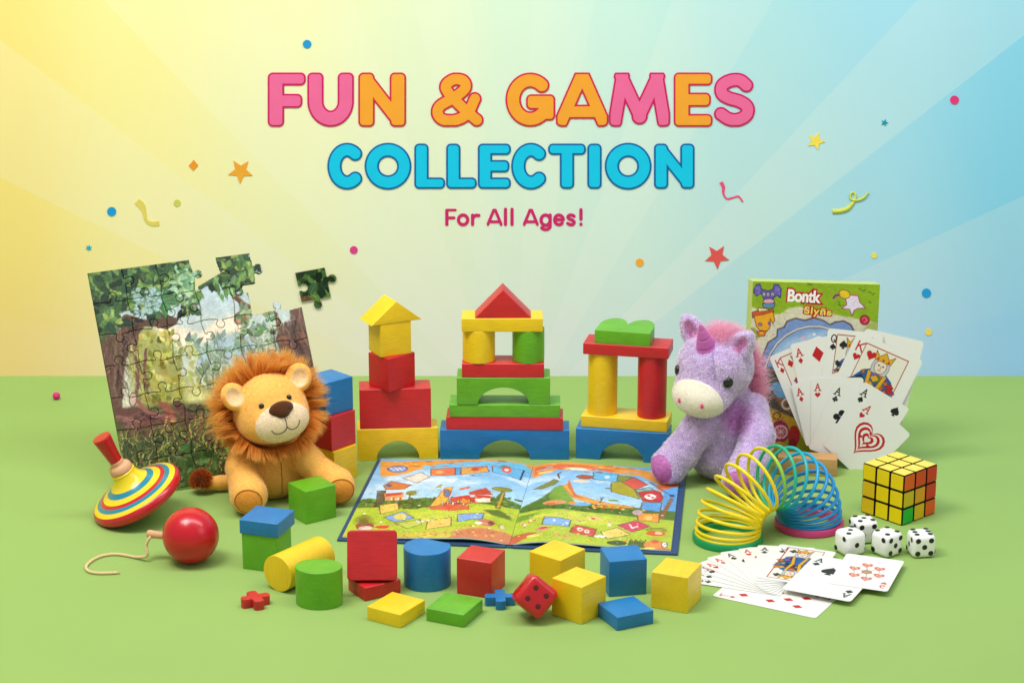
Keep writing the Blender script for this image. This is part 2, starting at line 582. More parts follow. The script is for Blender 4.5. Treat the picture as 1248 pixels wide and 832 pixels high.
def contour(F, x0, y0, step):
    """zero contour of F (negative inside) as closed loops; F[j,i]"""
    h, w_ = F.shape
    segs = {}
    def ip(ax, ay, av, bx, by, bv):
        t = av/(av-bv)
        return (x0+(ax+(bx-ax)*t)*step, y0+(ay+(by-ay)*t)*step)
    nxt = {}
    pts = {}
    s = F < 0
    js, is_ = np.nonzero((s[:-1, :-1] != s[1:, 1:]) | (s[:-1, :-1] != s[:-1, 1:]) | (s[:-1, :-1] != s[1:, :-1]))
    for j, i in zip(js, is_):
        c = [(i, j), (i+1, j), (i+1, j+1), (i, j+1)]
        ins = [bool(s[y, x]) for x, y in c]
        ent, ext = [], []
        for k in range(4):
            a, b_ = c[k], c[(k+1) % 4]
            if ins[k] != ins[(k+1) % 4]:
                key = (min(a, b_), max(a, b_))
                if key not in pts:
                    pts[key] = ip(a[0], a[1], F[a[1], a[0]], b_[0], b_[1], F[b_[1], b_[0]])
                (ext if ins[k] else ent).append((k, key))
        for k, key in ext:
            # leave the inside at this edge, re-enter at the next entry counter-clockwise
            best = min(ent, key=lambda e: (e[0]-k) % 4)
            nxt[key] = best[1]
    loops = []
    seen = set()
    for k0 in nxt:
        if k0 in seen: continue
        lp = []; k = k0
        while k not in seen and k in nxt:
            seen.add(k); lp.append(pts[k]); k = nxt[k]
        if len(lp) > 5: loops.append(lp)
    return loops

def slab_from_loops(name, loops, depth, bevel):
    cu = bpy.data.curves.new(name, 'CURVE'); cu.dimensions = '2D'; cu.fill_mode = 'BOTH'
    cu.extrude = depth/2; cu.bevel_depth = bevel; cu.bevel_resolution = 3
    cu.offset = -bevel
    for lp in loops:
        sp = cu.splines.new('POLY'); sp.points.add(len(lp)-1); sp.use_cyclic_u = True
        for p, q in zip(sp.points, lp): p.co = (q[0], q[1], 0, 1)
    tmp = bpy.data.objects.new('tmp', cu); COL.objects.link(tmp)
    dg = bpy.context.evaluated_depsgraph_get(); dg.update()
    me = bpy.data.meshes.new_from_object(tmp.evaluated_get(dg))
    bpy.data.objects.remove(tmp); bpy.data.curves.remove(cu)
    me.name = name
    return me

def arcp(cx, cy, rx, ry, a0, a1, n=28):
    return [(cx+rx*math.cos(R(a)), cy+ry*math.sin(R(a))) for a in np.linspace(a0, a1, n)]

GL = {   # skeletons in a unit box: ('b', line) square-ended strokes with eased corners, ('c', path) round strokes
 'F': [('b', [(0, 0), (0, 1)]), ('h', [(0, 1.03), (1, 1.03)]), ('h', [(0, .47), (.86, .47)])],
 'U': [('b', [(0, .5), (0, 1)]), ('b', [(1, .5), (1, 1)]), ('c', [(0, .6)]+arcp(.5, .46, .5, .46, 180, 360)+[(1, .6)])],
 'N': [('b', [(0, 0), (0, 1)]), ('d', [(-.02, 1.06), (1.02, -.06)]), ('b', [(1, 0), (1, 1)])],
 '&': [('c', list(catmull([(1.0, .0), (.62, .32), (.27, .68), (.22, .86), (.42, 1.0), (.66, .96), (.70, .78), (.44, .56), (.08, .36), (.0, .17), (.14, .01), (.46, .0), (.76, .16), (.95, .52)], 8)))],
 'G': [('c', arcp(.5, .5, .5, .5, 48, 320)), ('b', [(1, .42), (1, .16)]), ('b', [(.60, .44), (1, .44)]), ('c', arcp(.5, .5, .5, .5, 300, 322, 6)+[(1, .18)])],
 'A': [('d', [(-.03, 0), (.46, 1.06)]), ('d', [(1.03, 0), (.54, 1.06)]), ('h', [(.2, .20), (.8, .20)])],
 'M': [('d', [(-.02, 0), (.13, 1.06)]), ('d', [(.12, 1.06), (.5, .10)]), ('d', [(.5, .10), (.88, 1.06)]), ('c', [(.5, .06), (.5, .20)]), ('d', [(.87, 1.06), (1.02, 0)])],
 'E': [('b', [(0, 0), (0, 1)]), ('h', [(0, 1.03), (1, 1.03)]), ('h', [(0, .5), (.93, .5)]), ('h', [(0, -.03), (1, -.03)])],
 'S': [('c', list(catmull([(.92, .86), (.70, .98), (.38, .98), (.08, .86), (.06, .66), (.30, .54), (.68, .46), (.95, .32), (.92, .12), (.62, .0), (.30, .02), (.03, .14)], 8)))],
 'C': [('c', arcp(.52, .5, .52, .5, 50, 310))],
 'O': [('c', arcp(.5, .5, .5, .5, 0, 360, 48))],
 'L': [('b', [(0, 0), (0, 1)]), ('h', [(0, -.03), (1, -.03)])],
 'T': [('h', [(0, 1.03), (1, 1.03)]), ('b', [(.5, 0), (.5, 1)])],
 'I': [('b', [(.5, 0), (.5, 1)])],
 'r': [('c', [(0, 0), (0, 1)]), ('c', [(0, .62), (.25, .9), (.6, 1.0), (1, .97)])],
 'o': [('c', arcp(.5, .5, .5, .5, 0, 360, 40))],
 'l': [('c', [(.5, 0), (.5, 1)])],
 'g': [('c', arcp(.5, .65, .5, .35, 0, 360, 36)), ('c', [(1, 1), (1, .24)]+arcp(.5, .24, .5, .24, 0, -150, 20))],
 'e': [('c', [(0, .52), (1, .52)]+arcp(.5, .5, .5, .5, 3, 318, 36))],
 's': [('c', list(catmull([(.92, .88), (.6, 1.0), (.2, .96), (.05, .76), (.3, .58), (.7, .46), (.95, .26), (.75, .03), (.4, .0), (.02, .13)], 7)))],
 '!': [('c', [(.5, .36), (.5, 1)]), ('c', [(.5, .0), (.5, .02)])],
}
def glyph_sdf(ch, x0, x1, y0, y1, hw, step, corner):
    """pixel-space signed distance; y up in image sense already (y0 bottom < y1 top, in 'up' units)"""
    pad = 3
    nx, ny = int((x1-x0+2*pad)/step)+1, int((y1-y0+2*pad)/step)+1
    gx = x0-pad+np.arange(nx)*step; gy = y0-pad+np.arange(ny)*step
    Xg, Yg = np.meshgrid(gx, gy)
    F = np.full(Xg.shape, 1e9)
    def mp(p): return np.array((x0+hw+p[0]*(x1-x0-2*hw), y0+hw+p[1]*(y1-y0-2*hw)))
    hw0 = hw
    for kind, path in GL[ch]:
        hw = hw0*(.86 if kind == 'h' else .90 if kind == 'd' else 1)
        P = [mp(p) for p in path]
        for a, b_ in zip(P[:-1], P[1:]):
            ab = b_-a; Ln = math.hypot(*ab)+1e-9
            if kind == 'c':
                t = np.clip(((Xg-a[0])*ab[0]+(Yg-a[1])*ab[1])/Ln**2, 0, 1)
                F = np.minimum(F, np.hypot(Xg-a[0]-t*ab[0], Yg-a[1]-t*ab[1])-hw)
            else:
                u = ab/Ln; cx = (a+b_)/2
                lx = np.abs((Xg-cx[0])*u[0]+(Yg-cx[1])*u[1])-(Ln/2+hw-corner)
                ly = np.abs(-(Xg-cx[0])*u[1]+(Yg-cx[1])*u[0])-(hw-corner)
                F = np.minimum(F, np.hypot(np.maximum(lx, 0), np.maximum(ly, 0))+np.minimum(np.maximum(lx, ly), 0)-corner)
    # keep every stroke inside the letter's own box, corners eased
    bxx = np.abs(Xg-(x0+x1)/2)-((x1-x0)/2-corner); byy = np.abs(Yg-(y0+y1)/2)-((y1-y0)/2-corner)
    Bd = np.hypot(np.maximum(bxx, 0), np.maximum(byy, 0))+np.minimum(np.maximum(bxx, byy), 0)-corner
    return np.maximum(F, Bd), gx[0], gy[0]

LM = {}
for k_, (fc, oc) in dict(pink=((236, 104, 156), (204, 22, 102)), orange=((243, 162, 48), (208, 34, 72)), cyan=((8, 196, 236), (0, 100, 164))).items():
    LM[k_] = (plain('letter_face_'+k_, fc, rough=0.55, spec=0.3, var=0.03, bscale=30), plain('letter_edge_'+k_, oc, rough=0.5, spec=0.3))
LM['magenta'] = plain('letter_face_magenta', (208, 34, 108), rough=0.55, spec=0.3, var=0.03, bscale=30)

def wall_loops(loops):
    """photo-pixel loops (y up = 416-py) to wall metres relative to the first loop's centre"""
    W3 = [[at_y(x, 416-y, WALL_Y) for x, y in lp] for lp in loops]
    xs = [p.x for lp in W3 for p in lp]; zs = [p.z for lp in W3 for p in lp]
    c = ((min(xs)+max(xs))/2, (min(zs)+max(zs))/2)
    return [[(p.x-c[0], p.z-c[1]) for p in lp] for lp in W3], c

def letter(ch, x0, x1, ytop, ybot, hw, key, label, group, outline=2.15, corner=None, pieces=True, wts=None):
    y1, y0 = 416-ytop, 416-ybot
    corner = corner if corner is not None else hw*0.62
    F, gx0, gy0 = glyph_sdf(ch, x0, x1, y0, y1, hw, 0.5, corner)
    loops = contour(F, gx0, gy0, 0.5)
    wl, c = wall_loops(loops)
    if not pieces:
        me = slab_from_loops('letter', wl, 0.0006, 0.0001)
        o = mesh_obj('letter', me, LM[key], loc=(c[0], WALL_Y-0.0005, c[1]), rot=(PI/2, 0, 0))
        return tag(o, label, 'letter', group)
    e = empty('letter', (c[0], WALL_Y-0.0006, c[1]), (PI/2, 0, 0), label, 'letter', group)
    me = slab_from_loops('border', wl, 0.0006, 0.00015)
    mesh_obj('border', me, LM[key][1], e, loc=(0, 0, 0.0002))
    l2 = contour(F+outline, gx0, gy0, 0.5)
    W3 = [[at_y(x, 416-y, WALL_Y) for x, y in lp] for lp in l2]
    wl2 = [[(p.x-c[0], p.z-c[1]) for p in lp] for lp in W3]
    me = slab_from_loops('face', wl2, 0.0005, 0.0002)
    mesh_obj('face', me, LM[key][0], e, loc=(0, 0, 0.0006))
    return e

T1 = [('F', 326.4, 372.7, 'pink', 'pink letter F that starts the top title line'), ('U', 374.6, 431.4, 'pink', 'pink letter U between the F and the N of the title'),
      ('N', 436.7, 495, 'orange', 'orange letter N before the ampersand in the title'), ('&', 525, 589.5, 'orange', 'orange ampersand in the middle of the title line'),
      ('G', 616, 676.7, 'orange', 'orange letter G just after the ampersand'), ('A', 677.5, 741.5, 'orange', 'orange letter A between G and M in the title'),
      ('M', 742, 816.8, 'pink', 'pink letter M between the orange A and E'), ('E', 821, 868.4, 'orange', 'orange letter E between the pink M and S'),
      ('S', 869, 921, 'pink', 'pink letter S that ends the top title line')]
for ch, x0, x1, key, lab in T1:
    letter(ch, x0, x1, 88.5, 154.6, 8.3 if ch == '&' else {'G': 9.4, 'S': 8.7, 'U': 9.9}.get(ch, 10.0), key, lab + ' on the backdrop', 'letters of the top title line', corner=6.2)
T2 = [('C', 399, 446, 'cyan', 'blue letter C that starts the second title line'), ('O', 444.4, 501.5, 'cyan', 'blue letter O after the first C of the second line'),
      ('L', 505, 542.5, 'cyan', 'blue letter L right after the O, first of the pair'), ('L', 543.8, 581, 'cyan', 'blue letter L right before the E, second of the pair'),
      ('E', 582.4, 622.6, 'cyan', 'blue letter E between the second L and a C'), ('C', 623, 670, 'cyan', 'blue letter C between the E and the T'),
      ('T', 668, 714, 'cyan', 'blue letter T in the second title line'), ('I', 715, 734, 'cyan', 'narrow blue letter I after the T'),
      ('O', 737, 794, 'cyan', 'blue letter O between the I and the N'), ('N', 797, 846.4, 'cyan', 'blue letter N that ends the second title line')]
for ch, x0, x1, key, lab in T2:
    rnd = ch in 'CO'
    letter(ch, x0, x1, 174.0 if rnd else 175.0, 231.0 if rnd else 230.0, 8.7, key, lab + ' on the backdrop', 'letters of the second title line', corner=5.8)
yb = 275.3
T3 = [('F', 542.6, 556.6, 254.4, yb, 'F'), ('o', 556.8, 572, 260.0, yb+.3, 'o'), ('r', 574, 585.5, 260.2, yb, 'r'), ('A', 593.2, 612.2, 254.4, yb, 'A'),
      ('l', 613.5, 618.5, 253.0, yb, 'l'), ('l', 621.5, 626.5, 253.0, yb, 'l'), ('A', 637.4, 656.4, 254.4, yb, 'A'), ('g', 657.4, 672.4, 260.0, 281.5, 'g'),
      ('e', 674.0, 688.4, 260.0, yb+.3, 'e'), ('s', 689.8, 702.2, 260.0, yb+.3, 's'), ('!', 705.2, 710.8, 253.6, yb, 'exclamation mark')]
nm = ['letter F at the start of the small line', 'letter o of the small word For', 'letter r of the small word For', 'capital A of the small word All',
      'letter l of All that touches the A', 'last letter l of All, before the gap', 'capital A of the small word Ages', 'letter g of the small word Ages',
      'letter e of the small word Ages', 'letter s of the small word Ages', 'exclamation mark that ends the small line']
for (ch, x0, x1, yt, yb_, w_), lab in zip(T3, nm):
    letter(ch, x0, x1, yt, yb_, 1.95, 'magenta', 'small magenta ' + lab, 'letters of the small bottom line', corner=1.8, pieces=False)

def paper(name, pts, col, label, cat, group, thick=0.0006, gap=0.0):
    loops = [[(x, 416-y) for x, y in pts]]
    wl, c = wall_loops(loops)
    me = slab_from_loops(name, wl, thick, 0.0001)
    key = 'paper_%d_%d_%d' % col
    if key not in M: M[key] = plain(key, col, rough=0.7, spec=0.2, var=0.03, bscale=60)
    o = mesh_obj(name, me, M[key], loc=(c[0], WALL_Y-0.0006-gap, c[1]), rot=(PI/2, 0, 0))
    return tag(o, label, cat, group)
def pdot(x, y, r): return [(x+r*math.cos(t), y+r*math.sin(t)) for t in np.linspace(0, 2*PI, 32, endpoint=False)]
def pstar(x, y, r, rot=0, inner=.45, n=5):
    return [(x+(r if k % 2 == 0 else r*inner)*math.sin(rot+k*PI/n), y-(r if k % 2 == 0 else r*inner)*math.cos(rot+k*PI/n)) for k in range(2*n)]
def pribbon(pts, wds):
    P = catmull(pts, 10); n = len(P)
    W_ = np.interp(np.linspace(0, 1, n), np.linspace(0, 1, len(wds)), wds)
    T = np.gradient(P, axis=0); T /= np.linalg.norm(T, axis=1)[:, None]
    Nn = np.stack([-T[:, 1], T[:, 0]], 1)
    return [tuple(p) for p in P+Nn*W_[:, None]/2] + [tuple(p) for p in (P-Nn*W_[:, None]/2)[::-1]]
CG = 'paper confetti on the backdrop'
for nme, pts, col, lab, cat in [
    ('confetti_dot', pdot(374.3, 54, 5.2), (38, 150, 210), 'blue paper dot above the pink letter F', 'confetti'),
    ('confetti_dot', pdot(136.2, 257.8, 5.6), (24, 154, 218), 'blue paper dot on the yellow side, beside the olive ribbon curl', 'confetti'),
    ('confetti_dot', pdot(216, 247.4, 4.2), (206, 206, 96), 'small olive paper dot beside the olive ribbon curl', 'confetti'),
    ('confetti_dot', pdot(431.2, 304.6, 4.8), (222, 66, 140), 'magenta paper dot between the jigsaw piece and the yellow roof block', 'confetti'),
    ('confetti_dot', pdot(779.6, 319.8, 4.9), (246, 172, 60), 'orange paper dot above the right block tower', 'confetti'),
    ('confetti_dot', pdot(1163.2, 122, 5.4), (230, 56, 124), 'magenta paper dot high on the blue side', 'confetti'),
    ('confetti_dot', pdot(1065.3, 311.3, 3.5), (242, 226, 96), 'tiny yellow paper dot above the board game box', 'confetti'),
    ('confetti_dot', pdot(1129, 357, 5.6), (36, 158, 216), 'blue paper dot right of the board game box', 'confetti'),
    ('confetti_dot', pdot(1131.8, 404.4, 4.1), (248, 222, 96), 'yellow paper dot beside the upright card fan', 'confetti'),
    ('confetti_diamond', [(236.2, 194.6), (241.6, 201.6), (235.6, 208), (230, 202)], (236, 150, 44), 'orange paper diamond left of the orange star', 'confetti'),
    ('confetti_star', pstar(293.2, 208.6, 15.6, R(38)), (238, 166, 54), 'big orange paper star on the yellow side', 'confetti'),
    ('confetti_star', pstar(873.8, 312.6, 15.4, R(34)), (230, 88, 84), 'big red paper star above the unicorn', 'confetti'),
    ('confetti_star', pstar(994.3, 172, 11.4, R(22)), (248, 222, 90), 'yellow paper star on the blue side', 'confetti'),
    ('confetti_star', pstar(1078, 149.6, 4.6, R(20)), (10, 156, 178), 'small teal paper star on the blue side', 'confetti'),
    ('confetti_star', pstar(108.4, 302, 4.0, R(10), .5, 6), (36, 176, 200), 'tiny teal paper star at the far yellow side', 'confetti'),
    ('ribbon_curl', pribbon([(167, 245), (173, 251), (176, 259), (178, 268), (185, 272.5), (194, 272)], [8, 8, 4.5, 3.5, 5, 6]), (226, 208, 100), 'olive yellow paper ribbon curl above the jigsaw', 'ribbon'),
    ('ribbon_curl', pribbon([(878.6, 222), (881.6, 228), (881.6, 236), (886, 242), (894, 240.6), (900, 239.4), (905.4, 246)], [4.6, 4.0, 2.4, 2, 2, 2.2, 2]), (234, 80, 124), 'thin pink paper ribbon curl right of the blue letter N', 'ribbon'),
]:
    paper(nme, pts, col, lab + (' on the backdrop' if len(lab.split()) < 12 else ''), cat, CG if cat == 'confetti' else 'paper ribbon curls on the backdrop')
# looped ribbon: a broad tail and a thin looping end cut from one strip
P = [(1014.5, 257.5), (1024, 257), (1033, 254), (1040, 246), (1042.5, 238), (1039.5, 234), (1036, 237.5), (1038, 243), (1046, 243.4), (1053, 240), (1058, 234)]
Wd = [6.5, 6, 6, 4.2, 2.4, 2, 2, 2.2, 2.8, 3.0, 2.0]
P2 = catmull(P, 8)
pts3 = np.array([[q.x, q.y, q.z] for q in (at_y(x, y, WALL_Y) for x, y in P2)])
t_ = np.linspace(0, 1, len(P2))
wid = np.interp(t_, np.linspace(0, 1, len(Wd)), Wd)*WPX
T = np.gradient(pts3, axis=0); T /= np.linalg.norm(T, axis=1)[:, None]
Nn = np.stack([-T[:, 2], T[:, 1]*0, T[:, 0]], 1)
yo = np.array([0, 1, 0])*(-0.0012-0.0012*t_)[:, None]
A_, B_ = pts3+Nn*wid[:, None]/2+yo, pts3-Nn*wid[:, None]/2+yo
cen = pts3.mean(0)
off = np.array([0, 0.0006, 0])
V = np.concatenate([A_, B_, A_+off, B_+off])-cen
n = len(P2)
Q = []
for i in range(n-1):
    Q += [(i, i+1, n+i+1, n+i), (2*n+i, 3*n+i, 3*n+i+1, 2*n+i+1), (i, 2*n+i, 2*n+i+1, i+1), (n+i, n+i+1, 3*n+i+1, 3*n+i)]
Q += [(0, n, 3*n, 2*n), (n-1, 3*n-1, 4*n-1, 2*n-1)]
o = mesh_obj('ribbon_curl', arr_mesh('ribbon_curl', V, quads=Q), plain('lime_ribbon_paper', (216, 222, 100), rough=0.7, spec=0.2), loc=cen)
tag(o, 'lime yellow looping paper ribbon on the blue side of the backdrop', 'ribbon', 'paper ribbon curls on the backdrop')
# the one dot that lies on the table: a little round bead
p = at(69, 486.5, 0.0)
bm = bmesh.new(); bmesh.ops.create_uvsphere(bm, u_segments=24, v_segments=16, radius=0.0050)
o = bm_obj('confetti_bead', bm, plain('magenta_bead', (216, 56, 128), rough=0.7, spec=0.2), loc=(p.x, p.y, 0.005), smooth=True)
tag(o, 'small magenta confetti bead alone on the green tabletop', 'confetti')
# ------------------------------------------------------------------ wooden blocks
def block(bm, mat, x, y, z, yaw, label, cat='block', group='wooden blocks', bev=0.0011, name='wooden_block', rot=None):
    bevel_all(bm, bev, 3)
    o = bm_obj(name, bm, M[mat], loc=(x, y, z), rot=rot or (0, 0, R(yaw)))
    smooth_by_angle(o, 35)
    return tag(o, label, cat, group)

def cube(w, d, h, mat, x, y, z, yaw, label, group, **k):
    return block(box_bm(w, d, h), mat, x, y, z, yaw, label, group=group, **k)

def arch_poly(w, h, r, cx=0.0, foot=None):
    """bridge block outline in x-z: half-round opening from the bottom, radius r"""
    pts = [(-w/2, 0), (cx-r, 0)]
    n = 22
    rz = r*0.86
    pts += [(cx-r*math.cos(PI*i/n), rz*math.sin(PI*i/n)) for i in range(1, n)]
    pts += [(cx+r, 0), (w/2, 0), (w/2, h), (-w/2, h)]
    return pts

def arch(w, d, h, r, mat, x, y, z, yaw, label, group, rz=None):
    pts = [(-w/2, 0), (-r, 0)]
    n = 26
    rz = rz or r*0.86
    pts += [(-r*math.cos(PI*i/n), rz*math.sin(PI*i/n)) for i in range(1, n)]
    pts += [(r, 0), (w/2, 0), (w/2, h), (-w/2, h)]
    bm = prism_bm(pts, -d/2, d/2)
    es = [e for e in bm.edges if len(e.link_faces) == 2 and e.calc_face_angle(0) > R(35)]
    bmesh.ops.bevel(bm, geom=es, offset=0.0010, segments=3, profile=0.6, affect='EDGES', clamp_overlap=True)
    o = bm_obj('arch_block', bm, M[mat], loc=(x, y, z), rot=(0, 0, R(yaw)))
    smooth_by_angle(o, 35)
    return tag(o, label, 'block', group)

def cyl(r, h, mat, x, y, z, label, group, poly=None, yaw=0, name='cylinder_block'):
    return block(plan_bm(poly or circle(r), 0, h), mat, x, y, z, yaw, label, group=group, name=name, bev=0.0009)

G1 = 'blocks of the left tower'
arch(.0967, .0346, .040, .0258, 'yellow', -.1387, 2.5371, 0, 4.7, 'yellow arch block carrying the left tower', G1, .024)
cube(.0855, .0346, .0496, 'red', -.1410, 2.5373, .0401, 4.5, 'wide red block lying on the yellow arch of the left tower', G1)
cube(.0415, .0375, .0411, 'red', -.1440, 2.5352, .0898, 43.3, 'red cube turned cornerwise under the yellow cube of the left tower', G1)
cube(.0401, .0352, .0405, 'yellow', -.1459, 2.5370, .1310, 27.6, 'yellow cube right under the yellow roof block', G1)
bm = prism_bm([(-.033, 0), (.033, 0), (0, .0262)], -.0180, .0180)
block(bm, 'yellow', -.1448, 2.5372, .1716, 27.0, 'yellow triangular roof block at the top of the left tower', group=G1, name='roof_block', bev=.0007)

G2 = 'blocks of the middle tower'
arch(.1555, .0372, .0375, .0305, 'blue', -.0086, 2.5400, 0, -1.0, 'widest blue arch block under the middle tower', G2, .0245)
cube(.1404, .0360, .0160, 'red', -.0086, 2.5390, .0376, -1.3, 'long flat red plank on the widest blue arch', G2)
cube(.1330, .0385, .0158, 'green', -.0084, 2.5400, .0537, -1.1, 'long flat green plank under the green arch', G2)
arch(.1116, .0390, .0336, .0305, 'green', -.0101, 2.5400, .0696, -.4, 'green arch block halfway up the middle tower', G2, .0215)
cube(.0981, .0360, .0172, 'red', -.0105, 2.5395, .1033, -.8, 'short red plank under the yellow and green cylinders', G2)
cyl(.0195, .0396, 'yellow', -.0397, 2.5400, .1206, 'short yellow cylinder on the left of the short red plank', G2)
cyl(.0192, .0396, 'green', .0196, 2.5400, .1206, 'short green cylinder beside the short yellow cylinder', G2)
cube(.0963, .0370, .0164, 'yellow', -.0115, 2.5395, .1603, -.3, 'yellow plank lying across the yellow and green cylinders', G2)
bm = prism_bm([(-.0335, 0), (.0335, 0), (0, .0345)], -.0165, .0165)
block(bm, 'red', -.0108, 2.5390, .1768, 1.0, 'red triangular roof block at the top of the middle tower', group=G2, name='roof_block', bev=.0007)

G3 = 'blocks of the right tower'
arch(.1120, .0360, .0385, .0262, 'blue', .1352, 2.5330, 0, -10.5, 'blue arch block under the right tower, beside the unicorn', G3, .0225)
cube(.1051, .0400, .0140, 'yellow', .1384, 2.5390, .0386, -12.5, 'yellow plank under the two tall columns', G3)
cyl(.0178, .0770, 'yellow', .1094, 2.5460, .0527, 'tall yellow column left of the tall red one', G3, name='column_block')
cyl(.0175, .0770, 'red', .1682, 2.5330, .0527, 'tall red column right of the tall yellow one', G3, name='column_block')
cube(.1030, .0400, .0138, 'red', .1392, 2.5400, .1298, -12.0, 'red plank lying across the two tall columns', G3)
hp = []
for k in range(21):
    a = PI - PI*k/20
    hp.append((-.0166+.0166*math.cos(a), .010+.030*math.sin(a)))
for k in range(21):
    a = PI - PI*k/20
    hp.append((.0166+.0166*math.cos(a), .010+.030*math.sin(a)))
hp = [(-.0332, -.0175)] + hp + [(.0332, -.0175)]
hp2 = [hp[0]]
for q in hp[1:]:
    if math.hypot(q[0]-hp2[-1][0], q[1]-hp2[-1][1]) > 5e-4: hp2.append(q)
bm = plan_bm(hp2[::-1], 0, .0160)
# the two lobes swell towards the back
for v in bm.verts:
    if v.co.z > .01 and v.co.y > .012:
        v.co.z += 0.0
block(bm, 'green', .1349, 2.5400, .1437, -14.0, 'green two-lobed block at the top of the right tower', group=G3, name='lobed_block', bev=.0016)

G4 = 'cubes stacked behind the lion'
cube(.0372, .040, .0400, 'yellow', -.2098, 2.4614, 0, 48.2, 'yellow cube at the bottom of the stack behind the lion', G4)
cube(.0397, .040, .0415, 'red', -.2118, 2.4640, .0401, 48.6, 'red cube in the middle of the stack behind the lion', G4)
cube(.0407, .0402, .0405, 'blue', -.2145, 2.4680, .0817, 42.8, 'blue cube at the top of the stack behind the lion', G4)

G5 = 'blocks scattered in front'
cube(.0397, .0375, .0389, 'green', -.2243, 2.3327, 0, 36.4, 'green cube standing between the paws of the lion', G5)
cube(.0384, .040, .0400, 'green', -.2600, 2.1905, 0, 72.2, 'green cube under the flat blue block', G5)
cube(.0435, .0443, .0160, 'blue', -.2590, 2.1915, .0401, 71.8, 'flat blue block resting on a green cube', G5)
# yellow roller lying on its side
yr = .0195
ang = math.atan2(.0555, .042)
bm = plan_bm(circle(yr), -.034, .034)
bevel_all(bm, .0009)
pe = at(337, 722, 0)
o = bm_obj('cylinder_block', bm, M['yellow'], loc=(pe.x+.034*math.cos(ang)+.001, pe.y+.034*math.sin(ang)+.004, yr), rot=(0, PI/2, ang))
smooth_by_angle(o, 35)
tag(o, 'yellow cylinder lying on its side behind the green drum block', 'block', G5)
# rounded drums: one almond shaped, one with a flat shaved on its back
def almond(r, n=56):
    pts = []
    for i in range(n):
        t = 2*PI*i/n
        c, s = math.cos(t), math.sin(t)
        rr = r*(0.90+0.10*abs(c)**3)
        pts.append((rr*c, rr*s*0.94))
    return pts
cyl(0, .0400, 'green', -.1962, 2.0890, 0, 'green drum block standing in front of the fallen yellow cylinder', G5, poly=almond(.0242), yaw=-8, name='drum_block')
fl = [p_ for p_ in circle(.0245, 72) if not (math.cos(R(62))*p_[0]+math.sin(R(62))*p_[1] > .0185)]
cyl(0, .0415, 'blue', -.0880, 2.1390, 0, 'blue drum block with a shaved flat side, left of the red cube', G5, poly=fl, name='drum_block')
cube(.0385, .0385, .0397, 'red', -.0319, 2.1225, 0, 68.4, 'red cube beside the blue drum block', G5)
cube(.0421, .0410, .0385, 'yellow', .0470, 2.1360, 0, 51.1, 'yellow cube half hidden behind another yellow cube', G5)
cube(.0391, .0387, .0400, 'yellow', .0672, 2.0605, 0, 49.5, 'yellow cube between the red die and the flat blue block', G5)
cube(.0398, .0405, .0391, 'blue', .1149, 2.1260, 0, 11.3, 'blue cube with its broad face forward, behind the flat blue block', G5)
cube(.0421, .0390, .0390, 'yellow', .1672, 2.0876, 0, 65.7, 'yellow cube beside the spread of cards', G5)
cube(.0442, .0403, .0146, 'yellow', -.1162, 2.0537, 0, 58.1, 'flat yellow block in the front row', G5)
cube(.0440, .0419, .0140, 'green', -.0576, 2.0542, 0, 65.5, 'flat green block in the front row', G5)
cube(.0414, .0410, .0146, 'blue', .1134, 2.0451, 0, 26.2, 'flat blue block in the front row', G5)
# red wedge with a rounded red tile leaning on it
cube(.0423, .0358, .0150, 'red', -.1418, 2.1172, 0, 32.6, 'low red block under the upright red tile', G5)
def rrect(w, h, r, n=6):
    pts = []
    for cx, cy, a0 in ((w/2-r, h/2-r, 0), (-w/2+r, h/2-r, 90), (-w/2+r, -h/2+r, 180), (w/2-r, -h/2+r, 270)):
        for k in range(n+1):
            a = R(a0+90*k/n); pts.append((cx+r*math.cos(a), cy+r*math.sin(a)))
    return pts
bm = prism_bm([(x, z+.0255) for x, z in rrect(.0510, .0510, .0040)], -.0060, .0060)
pc = at_y(453.2, 701.5, 2.1030)
block(bm, 'red', pc.x, 2.1080, .0165, 0, 'square red tile with rounded corners leaning upright on a low red block', group=G5,
      name='square_tile', bev=.0016, rot=(R(-19), 0, R(1.0)))

# ------------------------------------------------------------------ plus shaped pieces
def plus_poly(a, w, n=6):
    pts = []
    for k in range(4):
        t = k*PI/2
        c, s = math.cos(t), math.sin(t)
        arm = [(w*.98, -w), (a-w*.55, -w*1.02)]
        for i in range(n+1):
            ph = -PI/2+PI*i/n
            arm.append((a-w*.55+w*.55*math.cos(ph), w*1.04*math.sin(ph)))
        arm += [(a-w*.55, w*1.02)]
        pts += [(x*c-y*s, x*s+y*c) for x, y in arm]
    out = []
    for q in pts:
        if not out or math.hypot(q[0]-out[-1][0], q[1]-out[-1][1]) > 1e-5: out.append(q)
    return out
def plus(mat, px, py, yaw, label, a=.0150, w=.0050, h=.0098):
    p = at(px, py, h/2)
    bm = plan_bm(plus_poly(a, w), 0, h)
    block(bm, mat, p.x, p.y, 0, yaw, label, cat='game piece', group='plus shaped game pieces', name='plus_piece', bev=.0009)
plus('red', 311.3, 731.5, 25, 'small red plus shaped piece in front of the fallen yellow cylinder')
plus('blue', 609.6, 730.5, 3, 'small blue plus shaped piece beside the red die', a=.0158)

